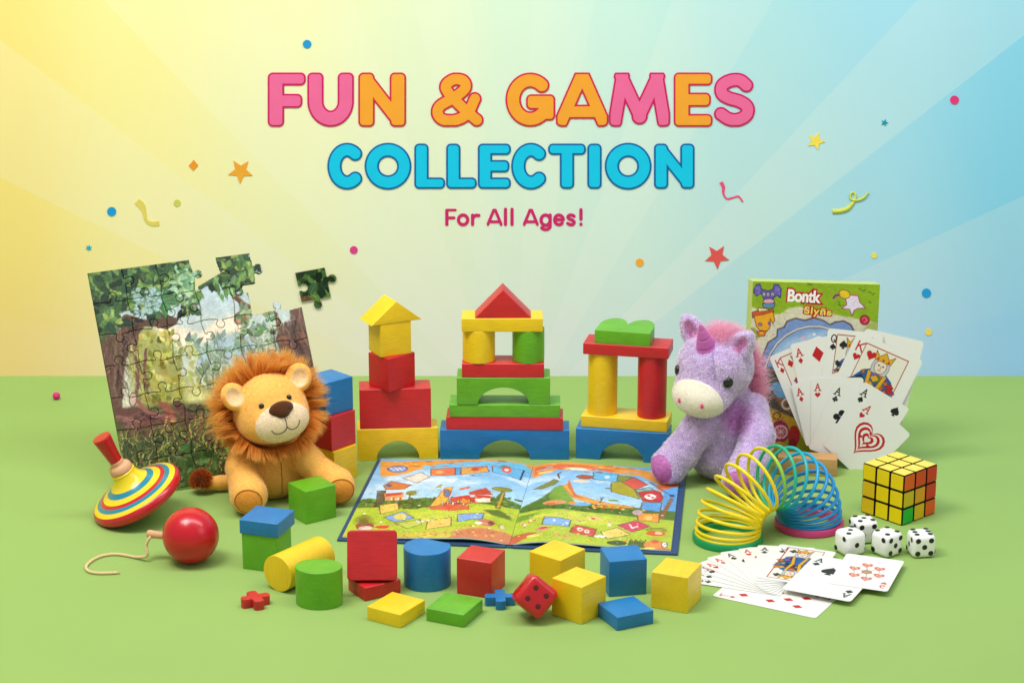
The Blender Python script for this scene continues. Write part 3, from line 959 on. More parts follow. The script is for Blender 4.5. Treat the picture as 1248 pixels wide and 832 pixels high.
# ------------------------------------------------------------------ dice
def rounded_cube_bm(s, r, seg=5):
    bm = box_bm(s, s, s, -s/2)
    bmesh.ops.bevel(bm, geom=list(bm.edges), offset=r, segments=seg, profile=0.5, affect='EDGES', clamp_overlap=True)
    return bm
PIPS = {1: [(0, 0)], 2: [(-1, -1), (1, 1)], 3: [(-1, -1), (0, 0), (1, 1)], 4: [(-1, -1), (1, -1), (-1, 1), (1, 1)],
        5: [(-1, -1), (1, -1), (-1, 1), (1, 1), (0, 0)], 6: [(-1, -1), (1, -1), (-1, 0), (1, 0), (-1, 1), (1, 1)]}
def die(name, s, r, loc, rot, faces, mat, pipmat, label, group, sink, pr, sp, cat='die'):
    """faces: values for +z,-z,+x,-x,+y,-y; pips are shallow painted dimples"""
    bm = rounded_cube_bm(s, r)
    o = bm_obj(name, bm, mat, loc=loc, rot=rot)
    smooth_by_angle(o, 60)
    tag(o, label, cat, group)
    dirs = [Vector((0, 0, 1)), Vector((0, 0, -1)), Vector((1, 0, 0)), Vector((-1, 0, 0)), Vector((0, 1, 0)), Vector((0, -1, 0))]
    for d, val in zip(dirs, faces):
        u = Vector((1, 0, 0)) if abs(d.x) < .5 else Vector((0, 1, 0))
        v = d.cross(u)
        pm = bmesh.new()
        for a, b_ in PIPS[val]:
            c = d*(s/2) + (u*a+v*b_)*sp
            rings = []
            for (rr, hh) in ((pr, .00004), (pr*.8, .00012), (pr*.4, .00016)):
                rings.append([pm.verts.new(c+d*hh+(u*math.cos(t)+v*math.sin(t))*rr) for t in [2*PI*i/20 for i in range(20)]])
            for r0, r1 in zip(rings[:-1], rings[1:]):
                for i in range(20):
                    pm.faces.new((r0[i], r0[(i+1) % 20], r1[(i+1) % 20], r1[i]))
            pm.faces.new(rings[-1])
        bm_obj('pips', pm, pipmat, o, smooth=True)
    return o
GD = 'white dice beside the puzzle cube'
sd = .0262
def wdie(px, py, yaw, faces, label, s=sd):
    p = at(px, py, 0)
    die('die', s, .0058, (p.x, p.y, s/2), (0, 0, R(yaw)), faces, M['white_plastic'], M['pip'], label, GD, 0, .0029, .0072)
wdie(1035.2, 673, 27, (3, 4, 5, 2, 6, 1), 'white die at the front, its corner at the edge of the cards')
wdie(1051.5, 658, 14, (5, 2, 1, 6, 3, 4), 'white die farthest back, in front of the puzzle cube')
wdie(1080, 674, 37, (4, 3, 3, 2, 6, 5), 'white die in the middle of the row, showing a five')
wdie(1121.5, 675, 8, (6, 1, 2, 3, 4, 5), 'white die at the end of the row, right of the others')
mred = plain('red_resin', (196, 20, 30), rough=0.28, coat=0.3, bump=0.05, bscale=60, var=.08)
mdk = plain('dark_red_dimple', (92, 8, 16), rough=0.5)
p = at(651.5, 757, 0)
e = Euler((R(24), R(38), R(-20)))
Rm = Matrix.Rotation(R(8), 3, 'Z') @ Matrix.Rotation(R(-18), 3, 'X') @ Matrix.Rotation(R(41), 3, 'Y')
hmin = min((Rm @ Vector((sx, sy, sz))).z for sx in (-1, 1) for sy in (-1, 1) for sz in (-1, 1))
die('die', .0345, .0062, (p.x, p.y+.008, -hmin*.0345/2-.0040), Rm.to_euler(), (5, 2, 6, 1, 3, 4), mred, mdk,
    'red die balanced on its edge against a yellow cube', None, 0, .0028, .0066)

# ------------------------------------------------------------------ puzzle cube
def puzzle_cube():
    s = .0590
    e = empty('puzzle_cube', (.4358, 2.3430, 0), (0, 0, R(41.6)), 'black puzzle cube with yellow, red and green stickers behind the white dice', 'puzzle cube')
    c = s/3
    body = bmesh.new()
    for i in range(3):
        for j in range(3):
            for k in range(3):
                if (i, j, k) == (1, 1, 1): continue
                b_ = box_bm(c*.985, c*.985, c*.985, -c*.985/2)
                bmesh.ops.bevel(b_, geom=list(b_.edges), offset=.0009, segments=2, affect='EDGES')
                bmesh.ops.translate(b_, verts=b_.verts, vec=((i-1)*c, (j-1)*c, (k+.5)*c))
                me = bpy.data.meshes.new('t'); b_.to_mesh(me); b_.free(); body.from_mesh(me); bpy.data.meshes.remove(me)
    core = box_bm(s*.93, s*.93, s*.93, s*.035)
    me = bpy.data.meshes.new('t'); core.to_mesh(me); core.free(); body.from_mesh(me); bpy.data.meshes.remove(me)
    o = bm_obj('body', body, M['black'], e)
    smooth_by_angle(o, 40)
    SM = {}
    def sm(k):
        if k not in SM: SM[k] = plain('sticker_%d_%d_%d' % k, k, rough=.35, spec=.45, var=.02, bscale=60)
        return SM[k]
    Y, YD, OR, RD, GN, AM = (238, 208, 0), (222, 184, 20), (226, 84, 18), (206, 40, 24), (0, 176, 48), (222, 150, 20)
    top = [[(238, 214, 78)]*3]*3
    left = [[Y]*3, [YD, Y, Y], [YD, Y, Y]]
    right = [[OR, (214, 60, 20), RD], [(206, 180, 20), AM, RD], [GN, (214, 178, 20), OR]]
    hid = [[(236, 236, 232)]*3]*3
    hid2 = [[(0, 88, 170)]*3]*3
    ss = c*.86
    def sticker(cen, u, v, n, col):
        b_ = bmesh.new()
        poly = rrect(ss, ss, .0010, 3)
        lo = [b_.verts.new(cen+u*x+v*y) for x, y in poly]
        hi = [b_.verts.new(cen+u*x*.985+v*y*.985+n*.00035) for x, y in poly]
        b_.faces.new(hi)
        for i in range(len(lo)):
            j = (i+1) % len(lo); b_.faces.new((lo[i], lo[j], hi[j], hi[i]))
        bm_obj('sticker', b_, sm(col), e)
    h = s/2-.00008
    for r_ in range(3):
        for q in range(3):
            # local -x face is the left visible one, -y the right visible one
            z = (2.5-r_)*c
            ysl = (1-q)*c
            sticker(Vector((-h, ysl, z)), Vector((0, -1, 0)), Vector((0, 0, 1)), Vector((-1, 0, 0)), left[r_][q])
            sticker(Vector(((q-1)*c, -h, z)), Vector((1, 0, 0)), Vector((0, 0, 1)), Vector((0, -1, 0)), right[r_][q])
            sticker(Vector(((q-1)*c, (r_-1)*c, s-.00015)), Vector((1, 0, 0)), Vector((0, 1, 0)), Vector((0, 0, 1)), top[r_][q])
            sticker(Vector((h, ysl, z)), Vector((0, 1, 0)), Vector((0, 0, 1)), Vector((1, 0, 0)), hid[r_][q])
            sticker(Vector(((q-1)*c, h, z)), Vector((-1, 0, 0)), Vector((0, 0, 1)), Vector((0, 1, 0)), hid2[r_][q])
puzzle_cube()

# ------------------------------------------------------------------ spinning top
def spinning_top():
    tip = at(182.5, 628.0, 0)
    # axis from tip towards the handle
    ax = (at_y(124, 535, tip.y-.017)-tip).normalized()
    th_ = math.acos(ax.z)
    sh = .054*math.tan(th_)-.0340+.0002          # lift the body along its peg so that rim and peg both touch the table
    rotm = Vector((0, 0, 1)).rotation_difference(ax).to_euler()
    e = empty('spinning_top', tip+Vector((0, 0, .0012)), rotm, 'striped wooden spinning top leaning on its rim, red handle up', 'spinning top')
    def up_(pf): return [(a_, b_+sh) for a_, b_ in pf]
    prof = [(.0001, .0180), (.012, .0182), (.026, .0205), (.040, .0245), (.0475, .0270), (.0520, .0300), (.0540, .0340), (.0537, .0375), (.0522, .0400), (.0505, .0412),
            (.0460, .0432), (.0405, .0455), (.0360, .0472), (.0300, .0497), (.0250, .0522), (.0215, .0545), (.0180, .0580), (.0155, .0620), (.0140, .0660), (.0128, .0690), (.0001, .0692)]
    pr = catmull(up_(prof), 12)
    pr[:, 0] = np.maximum(pr[:, 0], 1e-4)
    V, Q = lathe([tuple(q) for q in pr], 160)
    r_ = np.hypot(V[:, 0], V[:, 1]); z_ = V[:, 2]-sh
    red, yel, tea, grn = (196, 22, 40), (236, 208, 30), (16, 132, 158), (20, 138, 84)
    C = np.zeros((len(V), 3)); C[:] = red
    up = z_ > .0398
    for a, b_, c in ((.0, .0225, yel), (.0225, .0290, tea), (.0290, .0358, yel), (.0358, .0402, red), (.0402, .0455, tea), (.0455, .0508, yel), (.0508, .06, red)):
        k = up & (r_ >= a) & (r_ < b_); C[k] = c
    k = (~up) & (z_ < .0272); C[k] = grn
    C = C*(1+(np.sin(pr.shape[0]*1.0+np.tile(np.arange(len(pr)), 160)*2.3)*0.025))[:, None]
    # crisp rings: split colours per profile step by densifying
    me = arr_mesh('body', V, quads=Q, cols=lin_arr(C))
    o = mesh_obj('body', me, vcol_mat('lacquered_top', rough=.25, spec=.5, coat=.35), e, smooth=True)
    V, Q = lathe([tuple(q) for q in np.maximum(catmull([(.0001, .0), (.0025, .0006), (.0042, .004), (.0052, .010), (.0058, .020+sh), (.0001, .0202+sh)], 6), 1e-5)], 32)
    mesh_obj('tip', arr_mesh('tip', V, quads=Q), M['peg'], e, smooth=True)
    V, Q = lathe([tuple(q) for q in np.maximum(catmull(up_([(.0001, .066), (.0112, .0662), (.0128, .0690), (.0132, .0725), (.0118, .0765), (.0092, .0782), (.0078, .0790), (.0070, .084), (.0001, .0842)]), 8), 1e-5)], 64)
    mesh_obj('collar', arr_mesh('collar', V, quads=Q), M['peg'], e, smooth=True)
    V, Q = lathe([tuple(q) for q in np.maximum(catmull(up_([(.0001, .0815), (.0066, .0817), (.0072, .0825), (.0082, .0940), (.0094, .1050), (.0104, .1135), (.0103, .1155), (.0092, .1164), (.0001, .1168)]), 8), 1e-5)], 64)
    mesh_obj('handle', arr_mesh('handle', V, quads=Q), M['redlac'], e, smooth=True)
M['redlac'] = plain('red_lacquer', (190, 16, 32), rough=.34, spec=.5, coat=.2, bump=.04, bscale=300, var=.05)
spinning_top()

# ------------------------------------------------------------------ ball with peg and string
def ball():
    r = .0300
    b0 = at_y(233, 664.2, 2.198)
    c = Vector((b0.x, 2.198, r))
    e = empty('peg_ball', (c.x, c.y, 0), (0, 0, 0), 'glossy red wooden ball with a peg and loose cord, before the spinning top', 'ball toy')
    bm = bmesh.new(); bmesh.ops.create_uvsphere(bm, u_segments=72, v_segments=48, radius=r)
    bm_obj('ball', bm, plain('red_ball_lacquer', (196, 14, 34), rough=.27, spec=.5, coat=.15, bump=.03, bscale=120, var=.03), e, loc=(0, 0, r), smooth=True)
    d = Vector((-1, .18, .06)).normalized()
    P = [Vector((0, 0, r*.86))+d*t for t in (.024, .032, .039, .045, .0480, .0490)]
    rr = [.0042, .0040, .0041, .0045, .0040, .0018]
    V, Q, T_, _ = tube([tuple(q) for q in P], rr, 20)
    mesh_obj('peg', arr_mesh('peg', V, quads=Q, tris=T_), M['peg'], e, smooth=True)
    px = [(186.0, 667.5), (187.5, 671.5), (178, 677.3), (168, 678.6), (157, 677), (146, 675.2), (134, 675.2), (121, 678), (110, 684), (104.8, 690.5), (108, 695.5), (117, 697.8), (130, 698), (142.5, 697.4)]
    zs = [.0245, .0165, .006, .0024, .0018] + [.0017]*9
    pts = [np.array(at(x, y, z))-np.array((c.x, c.y, 0)) for (x, y), z in zip(px, zs)]
    pe_ = np.array(P[3])
    pts = [pe_+np.array((.002, -.0005, -.0020)), pe_+np.array((-.0005, -.0048, -.0030)), pe_+np.array((-.0040, -.0062, -.0110)), np.array(at(179, 676.5, .0075))-np.array((c.x, c.y, 0))]+pts[3:]
    path = catmull(pts, 14)
    t = np.arange(len(path))
    V, Q, T_, _ = tube(path, .00165+.00022*np.sin(t*1.9), 10)
    # twist: rope lay as a fine helical ripple
    mesh_obj('cord', arr_mesh('cord', V, quads=Q, tris=T_), plain('cotton_cord', (222, 196, 146), rough=.9, spec=.1, bump=.5, bscale=1500, var=.12), e, smooth=True)
    fr = []
    end = path[-1]
    for k in range(14):
        a = rng.normal(0, .5, 3); dd = np.array([1, -.05, .1])+a*.5
        fr.append((end, end+dd/np.linalg.norm(dd)*.0035))
    Vs, Qs, o_ = [], [], 0
    for a, b_ in fr:
        V, Q, _, _ = tube([a, (a+b_)/2, b_], [.00025, .0002, .0001], 4, cap=False)
        Vs.append(V); Qs.append(Q+o_); o_ += len(V)
    mesh_obj('frayed_end', arr_mesh('frayed_end', np.concatenate(Vs), quads=np.concatenate(Qs)), bpy.data.materials['cotton_cord'], e)
ball()

# ------------------------------------------------------------------ coil spring toy
def coil():
    A = np.array(at(886.9, 653.5, .004)); B = np.array(at(986, 636.5, .004))
    mid = (A+B)/2
    ax = B-A; D = np.linalg.norm(ax); ax /= D
    e = empty('coil_spring_toy', (mid[0], mid[1], 0), (0, 0, 0), 'rainbow plastic coil spring bent into an arch on the table', 'spring toy')
    rc_, Rr = .0345, D/2
    up = np.array([0, 0, 1.0]); side = np.cross(up, ax)
    base = .0075
    turns = 19
    n = 19*80
    s = np.linspace(0, 1, n)
    # arch parameter: dense coils near both feet, open over the top
    th = PI*(s + 0.055*np.sin(2*PI*s*1.0)*-1.0)
    th = PI*(0.5-0.5*np.cos(PI*s))*0.78 + PI*s*0.22
    hgt = .057
    cx = -Rr*np.cos(th)
    cz = base + hgt*np.sin(th)**0.9
    cen = cx[:, None]*ax + cz[:, None]*up
    # tangent of the arch -> section plane
    tx, tz = np.gradient(cx), np.gradient(cz)
    tl = np.hypot(tx, tz); tx, tz = tx/tl, tz/tl
    nx, nz = tz, -tx                 # in-plane normal (towards the inside)
    ph = 2*PI*turns*s + 2.6
    rad = rc_*(1+.0*s)
    P = cen + (rad*np.cos(ph))[:, None]*(nx[:, None]*ax+nz[:, None]*up) + (rad*np.sin(ph))[:, None]*side
    P[:, 2] = np.maximum(P[:, 2], base+.0012)
    P[:, :2] += mid[:2]*0
    wire = .00198
    cs = np.array([(246, 222, 22), (246, 222, 24), (236, 220, 36), (60, 178, 112), (28, 184, 164), (28, 168, 212), (30, 154, 220), (26, 146, 216)])
    xs = [0, .42, .475, .50, .56, .63, .70, 1]
    cols = lin_arr(np.stack([np.interp(s, xs, cs[:, k]) for k in range(3)], 1))
    V, Q, T_, C = tube(P, wire, 8, cols=cols)
    mesh_obj('coil', arr_mesh('coil', V, quads=Q, tris=T_, cols=C), vcol_mat('soft_spring_plastic', rough=.35, spec=.5, transl=.10), e, smooth=True)
    for pt, col, nme in ((A, (8, 146, 84), 'green'), (B, (208, 62, 124), 'pink')):
        prof = [(rc_-.0045, .0), (rc_+.0030, .0), (rc_+.0040, .0010), (rc_+.0040, .0072), (rc_+.0030, .0084), (rc_-.0035, .0084), (rc_-.0045, .0074), (rc_-.0045, 0)]
        V, Q = lathe(prof, 80)
        o = mesh_obj('end_ring', arr_mesh('end_ring', V, quads=Q), plain('ring_'+nme, col, rough=.4, spec=.5), e, loc=(pt[0]-mid[0], pt[1]-mid[1], 0))
        smooth_by_angle(o, 40)
        tag(o, label=nme+' end ring of the spring')
coil()
# ------------------------------------------------------------------ soft toys: one continuous body grown from blended volumes
def surface_net(fun, lo, hi, step):
    lo = np.array(lo, float); hi = np.array(hi, float)
    n = np.ceil((hi-lo)/step).astype(int)+1
    ax = [lo[i]+np.arange(n[i])*step for i in range(3)]
    G = np.stack(np.meshgrid(*ax, indexing='ij'), -1)
    Fv = fun(G.reshape(-1, 3)).reshape(n)
    s = Fv < 0
    c = np.array(n)-1
    acc = np.zeros((*c, 3)); cnt = np.zeros(c)
    corner = [(i, j, k) for i in (0, 1) for j in (0, 1) for k in (0, 1)]
    def sl(o): return tuple(slice(o[d], o[d]+c[d]) for d in range(3))
    for a in corner:
        for d in range(3):
            if a[d] == 1: continue
            b_ = list(a); b_[d] = 1; b_ = tuple(b_)
            fa, fb = Fv[sl(a)], Fv[sl(b_)]
            m_ = (fa < 0) != (fb < 0)
            t = np.where(m_, fa/np.where(m_, fa-fb, 1), 0)
            p = np.zeros((*c, 3)); p[...] = a
            p[..., d] += t
            acc += p*m_[..., None]; cnt += m_
    act = cnt > 0
    idx = -np.ones(c, int); idx[act] = np.arange(act.sum())
    V = (acc[act]/cnt[act][:, None]+np.argwhere(act))*step+lo
    Q = []
    for d in range(3):
        u, v = (d+1) % 3, (d+2) % 3
        a = [slice(None)]*3; b_ = [slice(None)]*3
        a[d] = slice(0, n[d]-1); b_[d] = slice(1, n[d])
        for q in (u, v):
            a[q] = slice(1, n[q]-1); b_[q] = slice(1, n[q]-1)
        sa, sb = s[tuple(a)], s[tuple(b_)]
        ij = np.argwhere(sa != sb)
        ins = sa[sa != sb]
        base = ij.copy(); base[:, u] += 1; base[:, v] += 1     # grid point; cells around it are -1/0 in u,v
        def cell(du, dv):
            q = base.copy(); q[:, u] += du-1; q[:, v] += dv-1
            return idx[q[:, 0], q[:, 1], q[:, 2]]
        q4 = np.stack([cell(0, 0), cell(1, 0), cell(1, 1), cell(0, 1)], 1)
        q4[~ins] = q4[~ins][:, ::-1]
        Q.append(q4)
    Q = np.concatenate(Q)
    Q = Q[(Q >= 0).all(1)]
    # pull onto the surface, then one light relax
    for _ in range(2):
        g = grad(fun, V, step*.3)
        f = fun(V)
        V = V-g*np.clip(f/(np.einsum('ij,ij->i', g, g)+1e-9), -step, step)[:, None]
    return V, Q

def grad(fun, P, e):
    g = np.zeros_like(P)
    for d in range(3):
        o_ = np.zeros(3); o_[d] = e
        g[:, d] = (fun(P+o_)-fun(P-o_))/(2*e)
    return g

def smin(a, b_, k):
    h = np.clip(0.5+0.5*(b_-a)/k, 0, 1)
    return b_*(1-h)+a*h-k*h*(1-h)

def s_ell(P, c, r, Rm=None):
    q = P-np.asarray(c)
    if Rm is not None: q = q@np.asarray(Rm)
    r = np.asarray(r, float)
    k0 = np.linalg.norm(q/r, axis=1); k1 = np.linalg.norm(q/(r*r), axis=1)+1e-9
    return k0*(k0-1)/k1

def s_cap(P, a, b_, ra, rb):
    a = np.asarray(a, float); b_ = np.asarray(b_, float)
    ab = b_-a
    t = np.clip(((P-a)@ab)/(ab@ab), 0, 1)
    return np.linalg.norm(P-a-t[:, None]*ab, axis=1)-(ra+(rb-ra)*t)

def s_path(P, pts, rad, k=.004):
    d = None
    for a, b_, ra, rb in zip(pts[:-1], pts[1:], rad[:-1], rad[1:]):
        e = s_cap(P, a, b_, ra, rb)
        d = e if d is None else smin(d, e, k)
    return d

def rotm(yaw, pitch=0, roll=0):
    """head frame: yaw about z (positive turns to the viewer's right), pitch nods down, roll leans"""
    return np.array((Matrix.Rotation(yaw, 3, 'Z') @ Matrix.Rotation(pitch, 3, 'X') @ Matrix.Rotation(roll, 3, 'Y')))

def sample_surface(V, Q, n, r, keep=None):
    T_ = np.concatenate([Q[:, [0, 1, 2]], Q[:, [0, 2, 3]]])
    A_ = np.linalg.norm(np.cross(V[T_[:, 1]]-V[T_[:, 0]], V[T_[:, 2]]-V[T_[:, 0]]), axis=1)
    if keep is not None:
        A_ = A_*keep(V[T_].mean(1))
    k = r.choice(len(T_), n, p=A_/A_.sum())
    u = r.random(n); v = r.random(n)
    fl = u+v > 1; u[fl], v[fl] = 1-u[fl], 1-v[fl]
    t = T_[k]
    return V[t[:, 0]]*(1-u-v)[:, None]+V[t[:, 1]]*u[:, None]+V[t[:, 2]]*v[:, None]

def unit(a): return a/(np.linalg.norm(a, axis=-1, keepdims=True)+1e-12)

def strands(name, P, D0, D1, L, Wd, C0, C1, mat, parent, r, seg=3, FN=None):
    """tapering fibres: root P, initial direction D0 bending to D1"""
    n = len(P)
    D0, D1 = unit(D0), unit(D1)
    sd = unit(np.cross(D0, unit(r.normal(size=(n, 3)))))
    pts = [P]
    cur = P
    for i in range(seg):
        t = (i+.5)/seg
        cur = cur+unit(D0*(1-t)+D1*t)*(L/seg)[:, None]
        pts.append(cur)
    Vs, Cs = [], []
    for i in range(seg):
        wq = Wd*(1-.75*(i/seg)**1.5)
        Vs += [pts[i]-sd*wq[:, None]/2, pts[i]+sd*wq[:, None]/2]
        c = C0+(C1-C0)*(i/seg)
        Cs += [c, c]
    Vs.append(pts[-1]); Cs.append(C1)
    V = np.stack(Vs, 1); C = np.stack(Cs, 1)
    m_ = 2*seg+1
    base = (np.arange(n)*m_)[:, None]
    Q = np.concatenate([base+np.array([[2*i, 2*i+1, 2*i+3, 2*i+2]]) for i in range(seg-1)])
    T_ = base+np.array([[2*seg-2, 2*seg-1, 2*seg]])
    me = arr_mesh(name, V.reshape(-1, 3), quads=Q, tris=T_, cols=C.reshape(-1, 3))
    if FN is not None:
        fa = me.attributes.new('fn', 'FLOAT_VECTOR', 'POINT')
        fa.data.foreach_set('vector', np.repeat(unit(FN), m_, axis=0).astype(np.float32).ravel())
    return mesh_obj(name, me, mat, parent)

M['velour'] = vcol_mat('velour_fabric', rough=.9, spec=.15, bump=.22, bscale=1500, sheen=.45)
M['plush'] = vcol_mat('plush_fabric', rough=.95, spec=.1, bump=.6, bscale=900, sheen=.35)
M['fibre'] = vcol_mat('plush_fibres', rough=.75, spec=.15, sheen=.3, transl=.25)
M['fibre_n'] = vcol_mat('soft_plush_fibres', rough=1.0, spec=.0, sheen=.0, transl=.5)
M['felt_brown'] = plain('brown_nose_plush', (84, 44, 18), rough=.95, spec=.1, bump=.8, bscale=1600, var=.14, sheen=.3)
M['thread'] = plain('dark_brown_thread', (48, 26, 14), rough=.8, spec=.2)
M['eye'] = plain('black_glass_eye', (10, 9, 10), rough=.12, coat=.6)

def mottled(P, col, amt, r, scale=.0016):
    """fibre-level colour variation of the cloth itself"""
    n = len(P)
    k = 1+r.normal(0, amt, n)[:, None]
    return lin_arr(np.clip(np.asarray(col, float)*k, 0, 255))

def lion():
    r = np.random.default_rng(11)
    LX, LY = -.2800, 2.398
    e = empty('lion_toy', (LX, LY, 0), (0, 0, 0), 'sitting golden plush lion with a shaggy orange mane, leaning against nothing', 'soft toy')
    e['label'] = 'golden plush lion with a shaggy orange mane sitting before the jigsaw'
    HC = np.array([.004, -.012, .1110])
    HR = rotm(R(21), R(-11), R(-10))
    def H(p): return HC+HR@np.asarray(p, float)
    def head(P):
        q = (P-HC)@HR
        d = s_ell(q, (0, 0, 0), (.0435, .041, .0400))
        d = smin(d, s_ell(q, (0, -.014, -.013), (.039, .029, .0255)), .010)
        d = smin(d, s_ell(q, (.003, -.0335, -.0135), (.0305, .0150, .0205)), .009)
        return d
    def ears(P):
        q = (P-HC)@HR
        d = 1e9*np.ones(len(P))
        for sx in (-1, 1):
            Rm = rotm(R(-14*sx), R(-8), R(sx*28))
            ee = s_ell(q, (sx*.0385, -.0150, .0255), (.0150, .0072, .0165), Rm)
            ho = s_ell(q, (sx*.0395, -.0228, .0262), (.0096, .0054, .0112), Rm)
            d = np.minimum(d, -smin(-ee, ho, .002))
        return d
    PL, PR_ = np.array([-.0165, -.0540, .0225]), np.array([.0790, -.0230, .0215])
    def body(P):
        d = s_ell(P, (0, .006, .046), (.039, .034, .050))
        d = smin(d, s_ell(P, (-.001, .008, .026), (.047, .036, .0275)), .012)
        # left haunch and limb
        a1 = s_path(P, [(-.026, -.016, .070), (-.027, -.034, .046), (-.019, -.050, .027), (-.0165, -.0570, .0225)], [.0150, .0165, .0190, .0215], .006)
        a2 = s_path(P, [(.031, -.010, .068), (.047, -.016, .049), (.066, -.021, .031), (.0790, -.0250, .0235)], [.0150, .0165, .0175, .0205], .006)
        d = smin(d, a1, .006); d = smin(d, a2, .006)
        # sole pads bulge
        d = smin(d, s_ell(P, (-.0150, -.0650, .0225), (.0185, .0135, .0190)), .004)
        d = smin(d, s_ell(P, (.0830, -.0315, .0220), (.0185, .0135, .0190)), .004)
        d = smin(d, s_path(P, [(-.036, .018, .012), (-.058, .014, .0105), (-.073, .010, .0115)], [.0085, .0080, .0075], .004), .004)
        return d
    def full(P):
        d = smin(body(P), head(P), .006)
        d = smin(d, ears(P), .003)
        return np.maximum(d, -(P[:, 2]-.0004))
    V, Q = surface_net(full, (-.095, -.09, -.003), (.112, .062, .165), .0017)
    gold, gold2, cream, pale = (246, 184, 92), (236, 158, 62), (246, 226, 196), (244, 208, 160)
    base = np.tile(np.array(gold, float), (len(V), 1))
    q = (V-HC)@HR
    # cloth panels: paler inner ears, deeper sole pads
    def near(d, w): return np.clip(.5-d/w, 0, 1)[:, None]
    for sx in (-1, 1):
        Rm = rotm(R(-14*sx), R(-8), R(sx*28))
        k = near(s_ell(q, (sx*.0390, -.0220, .0260), (.0098, .0062, .0115), Rm), .0012)
        base = base*(1-k)+np.array(pale)*k
    pk = near(s_ell(V, (-.0145, -.0790, .0205), (.0165, .0130, .0150)), .001)
    base = base*(1-pk)+np.array((228, 150, 60))*pk
    pk = near(s_ell(V, (.0870, -.0440, .0200), (.0165, .0130, .0155)), .001)
    base = base*(1-pk)+np.array((228, 150, 60))*pk
    base = base*(1+r.normal(0, .025, len(V)))[:, None]
    me = arr_mesh('body', V, quads=Q, cols=lin_arr(base))
    body_o = mesh_obj('body', me, M['velour'], e, smooth=True)
    # short velour nap over everything
    P = sample_surface(V, Q, 26000, r)
    Nn = unit(grad(full, P, .0006))
    cols = gold + (np.array(gold2)-np.array(gold))*r.random((len(P), 1))*.35
    qq = (P-HC)@HR
    for sx in (-1, 1):
        Rm = rotm(R(-14*sx), R(-8), R(sx*28))
        k = near(s_ell(qq, (sx*.0390, -.0220, .0260), (.0098, .0062, .0115), Rm), .0012)
        cols = cols*(1-k)+np.array(pale)*k
    for c_, s_ in (((-.0145, -.0790, .0205), (.0165, .0130, .0150)), ((.0870, -.0440, .0200), (.0165, .0130, .0155))):
        k = near(s_ell(P, c_, s_), .001); cols = cols*(1-k)+np.array((228, 150, 60))*k
    cols = cols*(1+r.normal(0, .03, len(P)))[:, None]
    ok = P[:, 2] > .0015
    P, Nn, cols = P[ok], Nn[ok], cols[ok]
    D = Nn+r.normal(0, .45, P.shape)+np.array([0, 0, -.35])
    strands('nap', P, Nn+r.normal(0, .3, P.shape), D, .0011+.0006*r.random(len(P)), np.full(len(P), .00026), lin_arr(cols), lin_arr(np.clip(cols*1.05, 0, 255)), M['fibre_n'], body_o, r, 2, Nn+r.normal(0, .10, P.shape))
    # muzzle patch: cream panel that follows the head
    def muz(P):
        q = (P-HC)@HR
        return np.maximum(full(P)-.0007, s_ell(q, (.0030, -.046, -.0150), (.0335, .030, .0235)))
    V2, Q2 = surface_net(muz, HC-.055, HC+np.array([.055, .0, .03]), .0014)
    k2 = np.abs(full(V2)-.0007) < .0012
    me = arr_mesh('muzzle', V2, quads=Q2, cols=lin_arr(np.array(cream)*(1+r.normal(0, .02, (len(V2), 1)))))
    mz = mesh_obj('muzzle', me, M['velour'], e, smooth=True)
    P = sample_surface(V2, Q2, 6000, r, keep=lambda c: (np.abs(full(c)-.0007) < .0012).astype(float))
    Nn = unit(grad(full, P, .0006))
    cc = np.array(cream)*(1+r.normal(0, .05, (len(P), 1)))
    strands('nap', P, Nn+r.normal(0, .3, P.shape), Nn+r.normal(0, .45, P.shape)+np.array([0, 0, -.3]), .0010+.0005*r.random(len(P)), np.full(len(P), .00026), lin_arr(cc), lin_arr(cc), M['fibre_n'], mz, r, 2, Nn+r.normal(0, .08, P.shape))
    def on_head(x, z, lift=0.0):
        """head-frame (x,z) on the front of the face -> world-local point and normal"""
        lo_, hi_ = -.09, 0.0
        for _ in range(40):
            m_ = (lo_+hi_)/2
            if full(np.array([H((x, m_, z))]))[0] > 0: lo_ = m_
            else: hi_ = m_
        p = H((x, lo_, z))
        g = unit(grad(full, np.array([p]), .0006))[0]
        return p+g*lift, g
    # nose
    p, g = on_head(.0035, .0015)
    def nose(P):
        q = (P-p)@HR
        d = s_ell(q, (0, .0005, .0008), (.0142, .0068, .0085))
        return smin(d, s_ell(q, (0, -.0005, -.0042), (.0075, .0062, .0062)), .004)
    V3, Q3 = surface_net(nose, p-.02, p+.02, .0009)
    mesh_obj('nose', arr_mesh('nose', V3, quads=Q3), M['felt_brown'], e, smooth=True)
    # eyes
    for sx, xx, zz in ((-1, -.0155, .0100), (1, .0170, .0105)):
        p, g = on_head(xx, zz, .0004)
        bm = bmesh.new(); bmesh.ops.create_uvsphere(bm, u_segments=24, v_segments=16, radius=.0031)
        bmesh.ops.scale(bm, verts=bm.verts, vec=(1, .8, 1.05))
        bm_obj('eye', bm, M['eye'], e, loc=tuple(p), smooth=True)
    # mouth stitching
    def stitch(name, xz, rad=.00055):
        pts = [on_head(x, z, .0007)[0] for x, z in catmull(xz, 8)]
        V, Q, T_, _ = tube(pts, rad, 6)
        mesh_obj(name, arr_mesh(name, V, quads=Q, tris=T_), M['thread'], e, smooth=True)
    stitch('mouth_stitch', [(.0040, -.0085), (.0042, -.013), (.0040, -.0185)])
    stitch('mouth_stitch', [(-.0135, -.0180), (-.0105, -.0222), (-.0050, -.0238), (.0005, -.0222), (.0040, -.0185)])
    stitch('mouth_stitch', [(.0040, -.0185), (.0075, -.0222), (.0125, -.0232), (.0175, -.0205), (.0200, -.0155)])
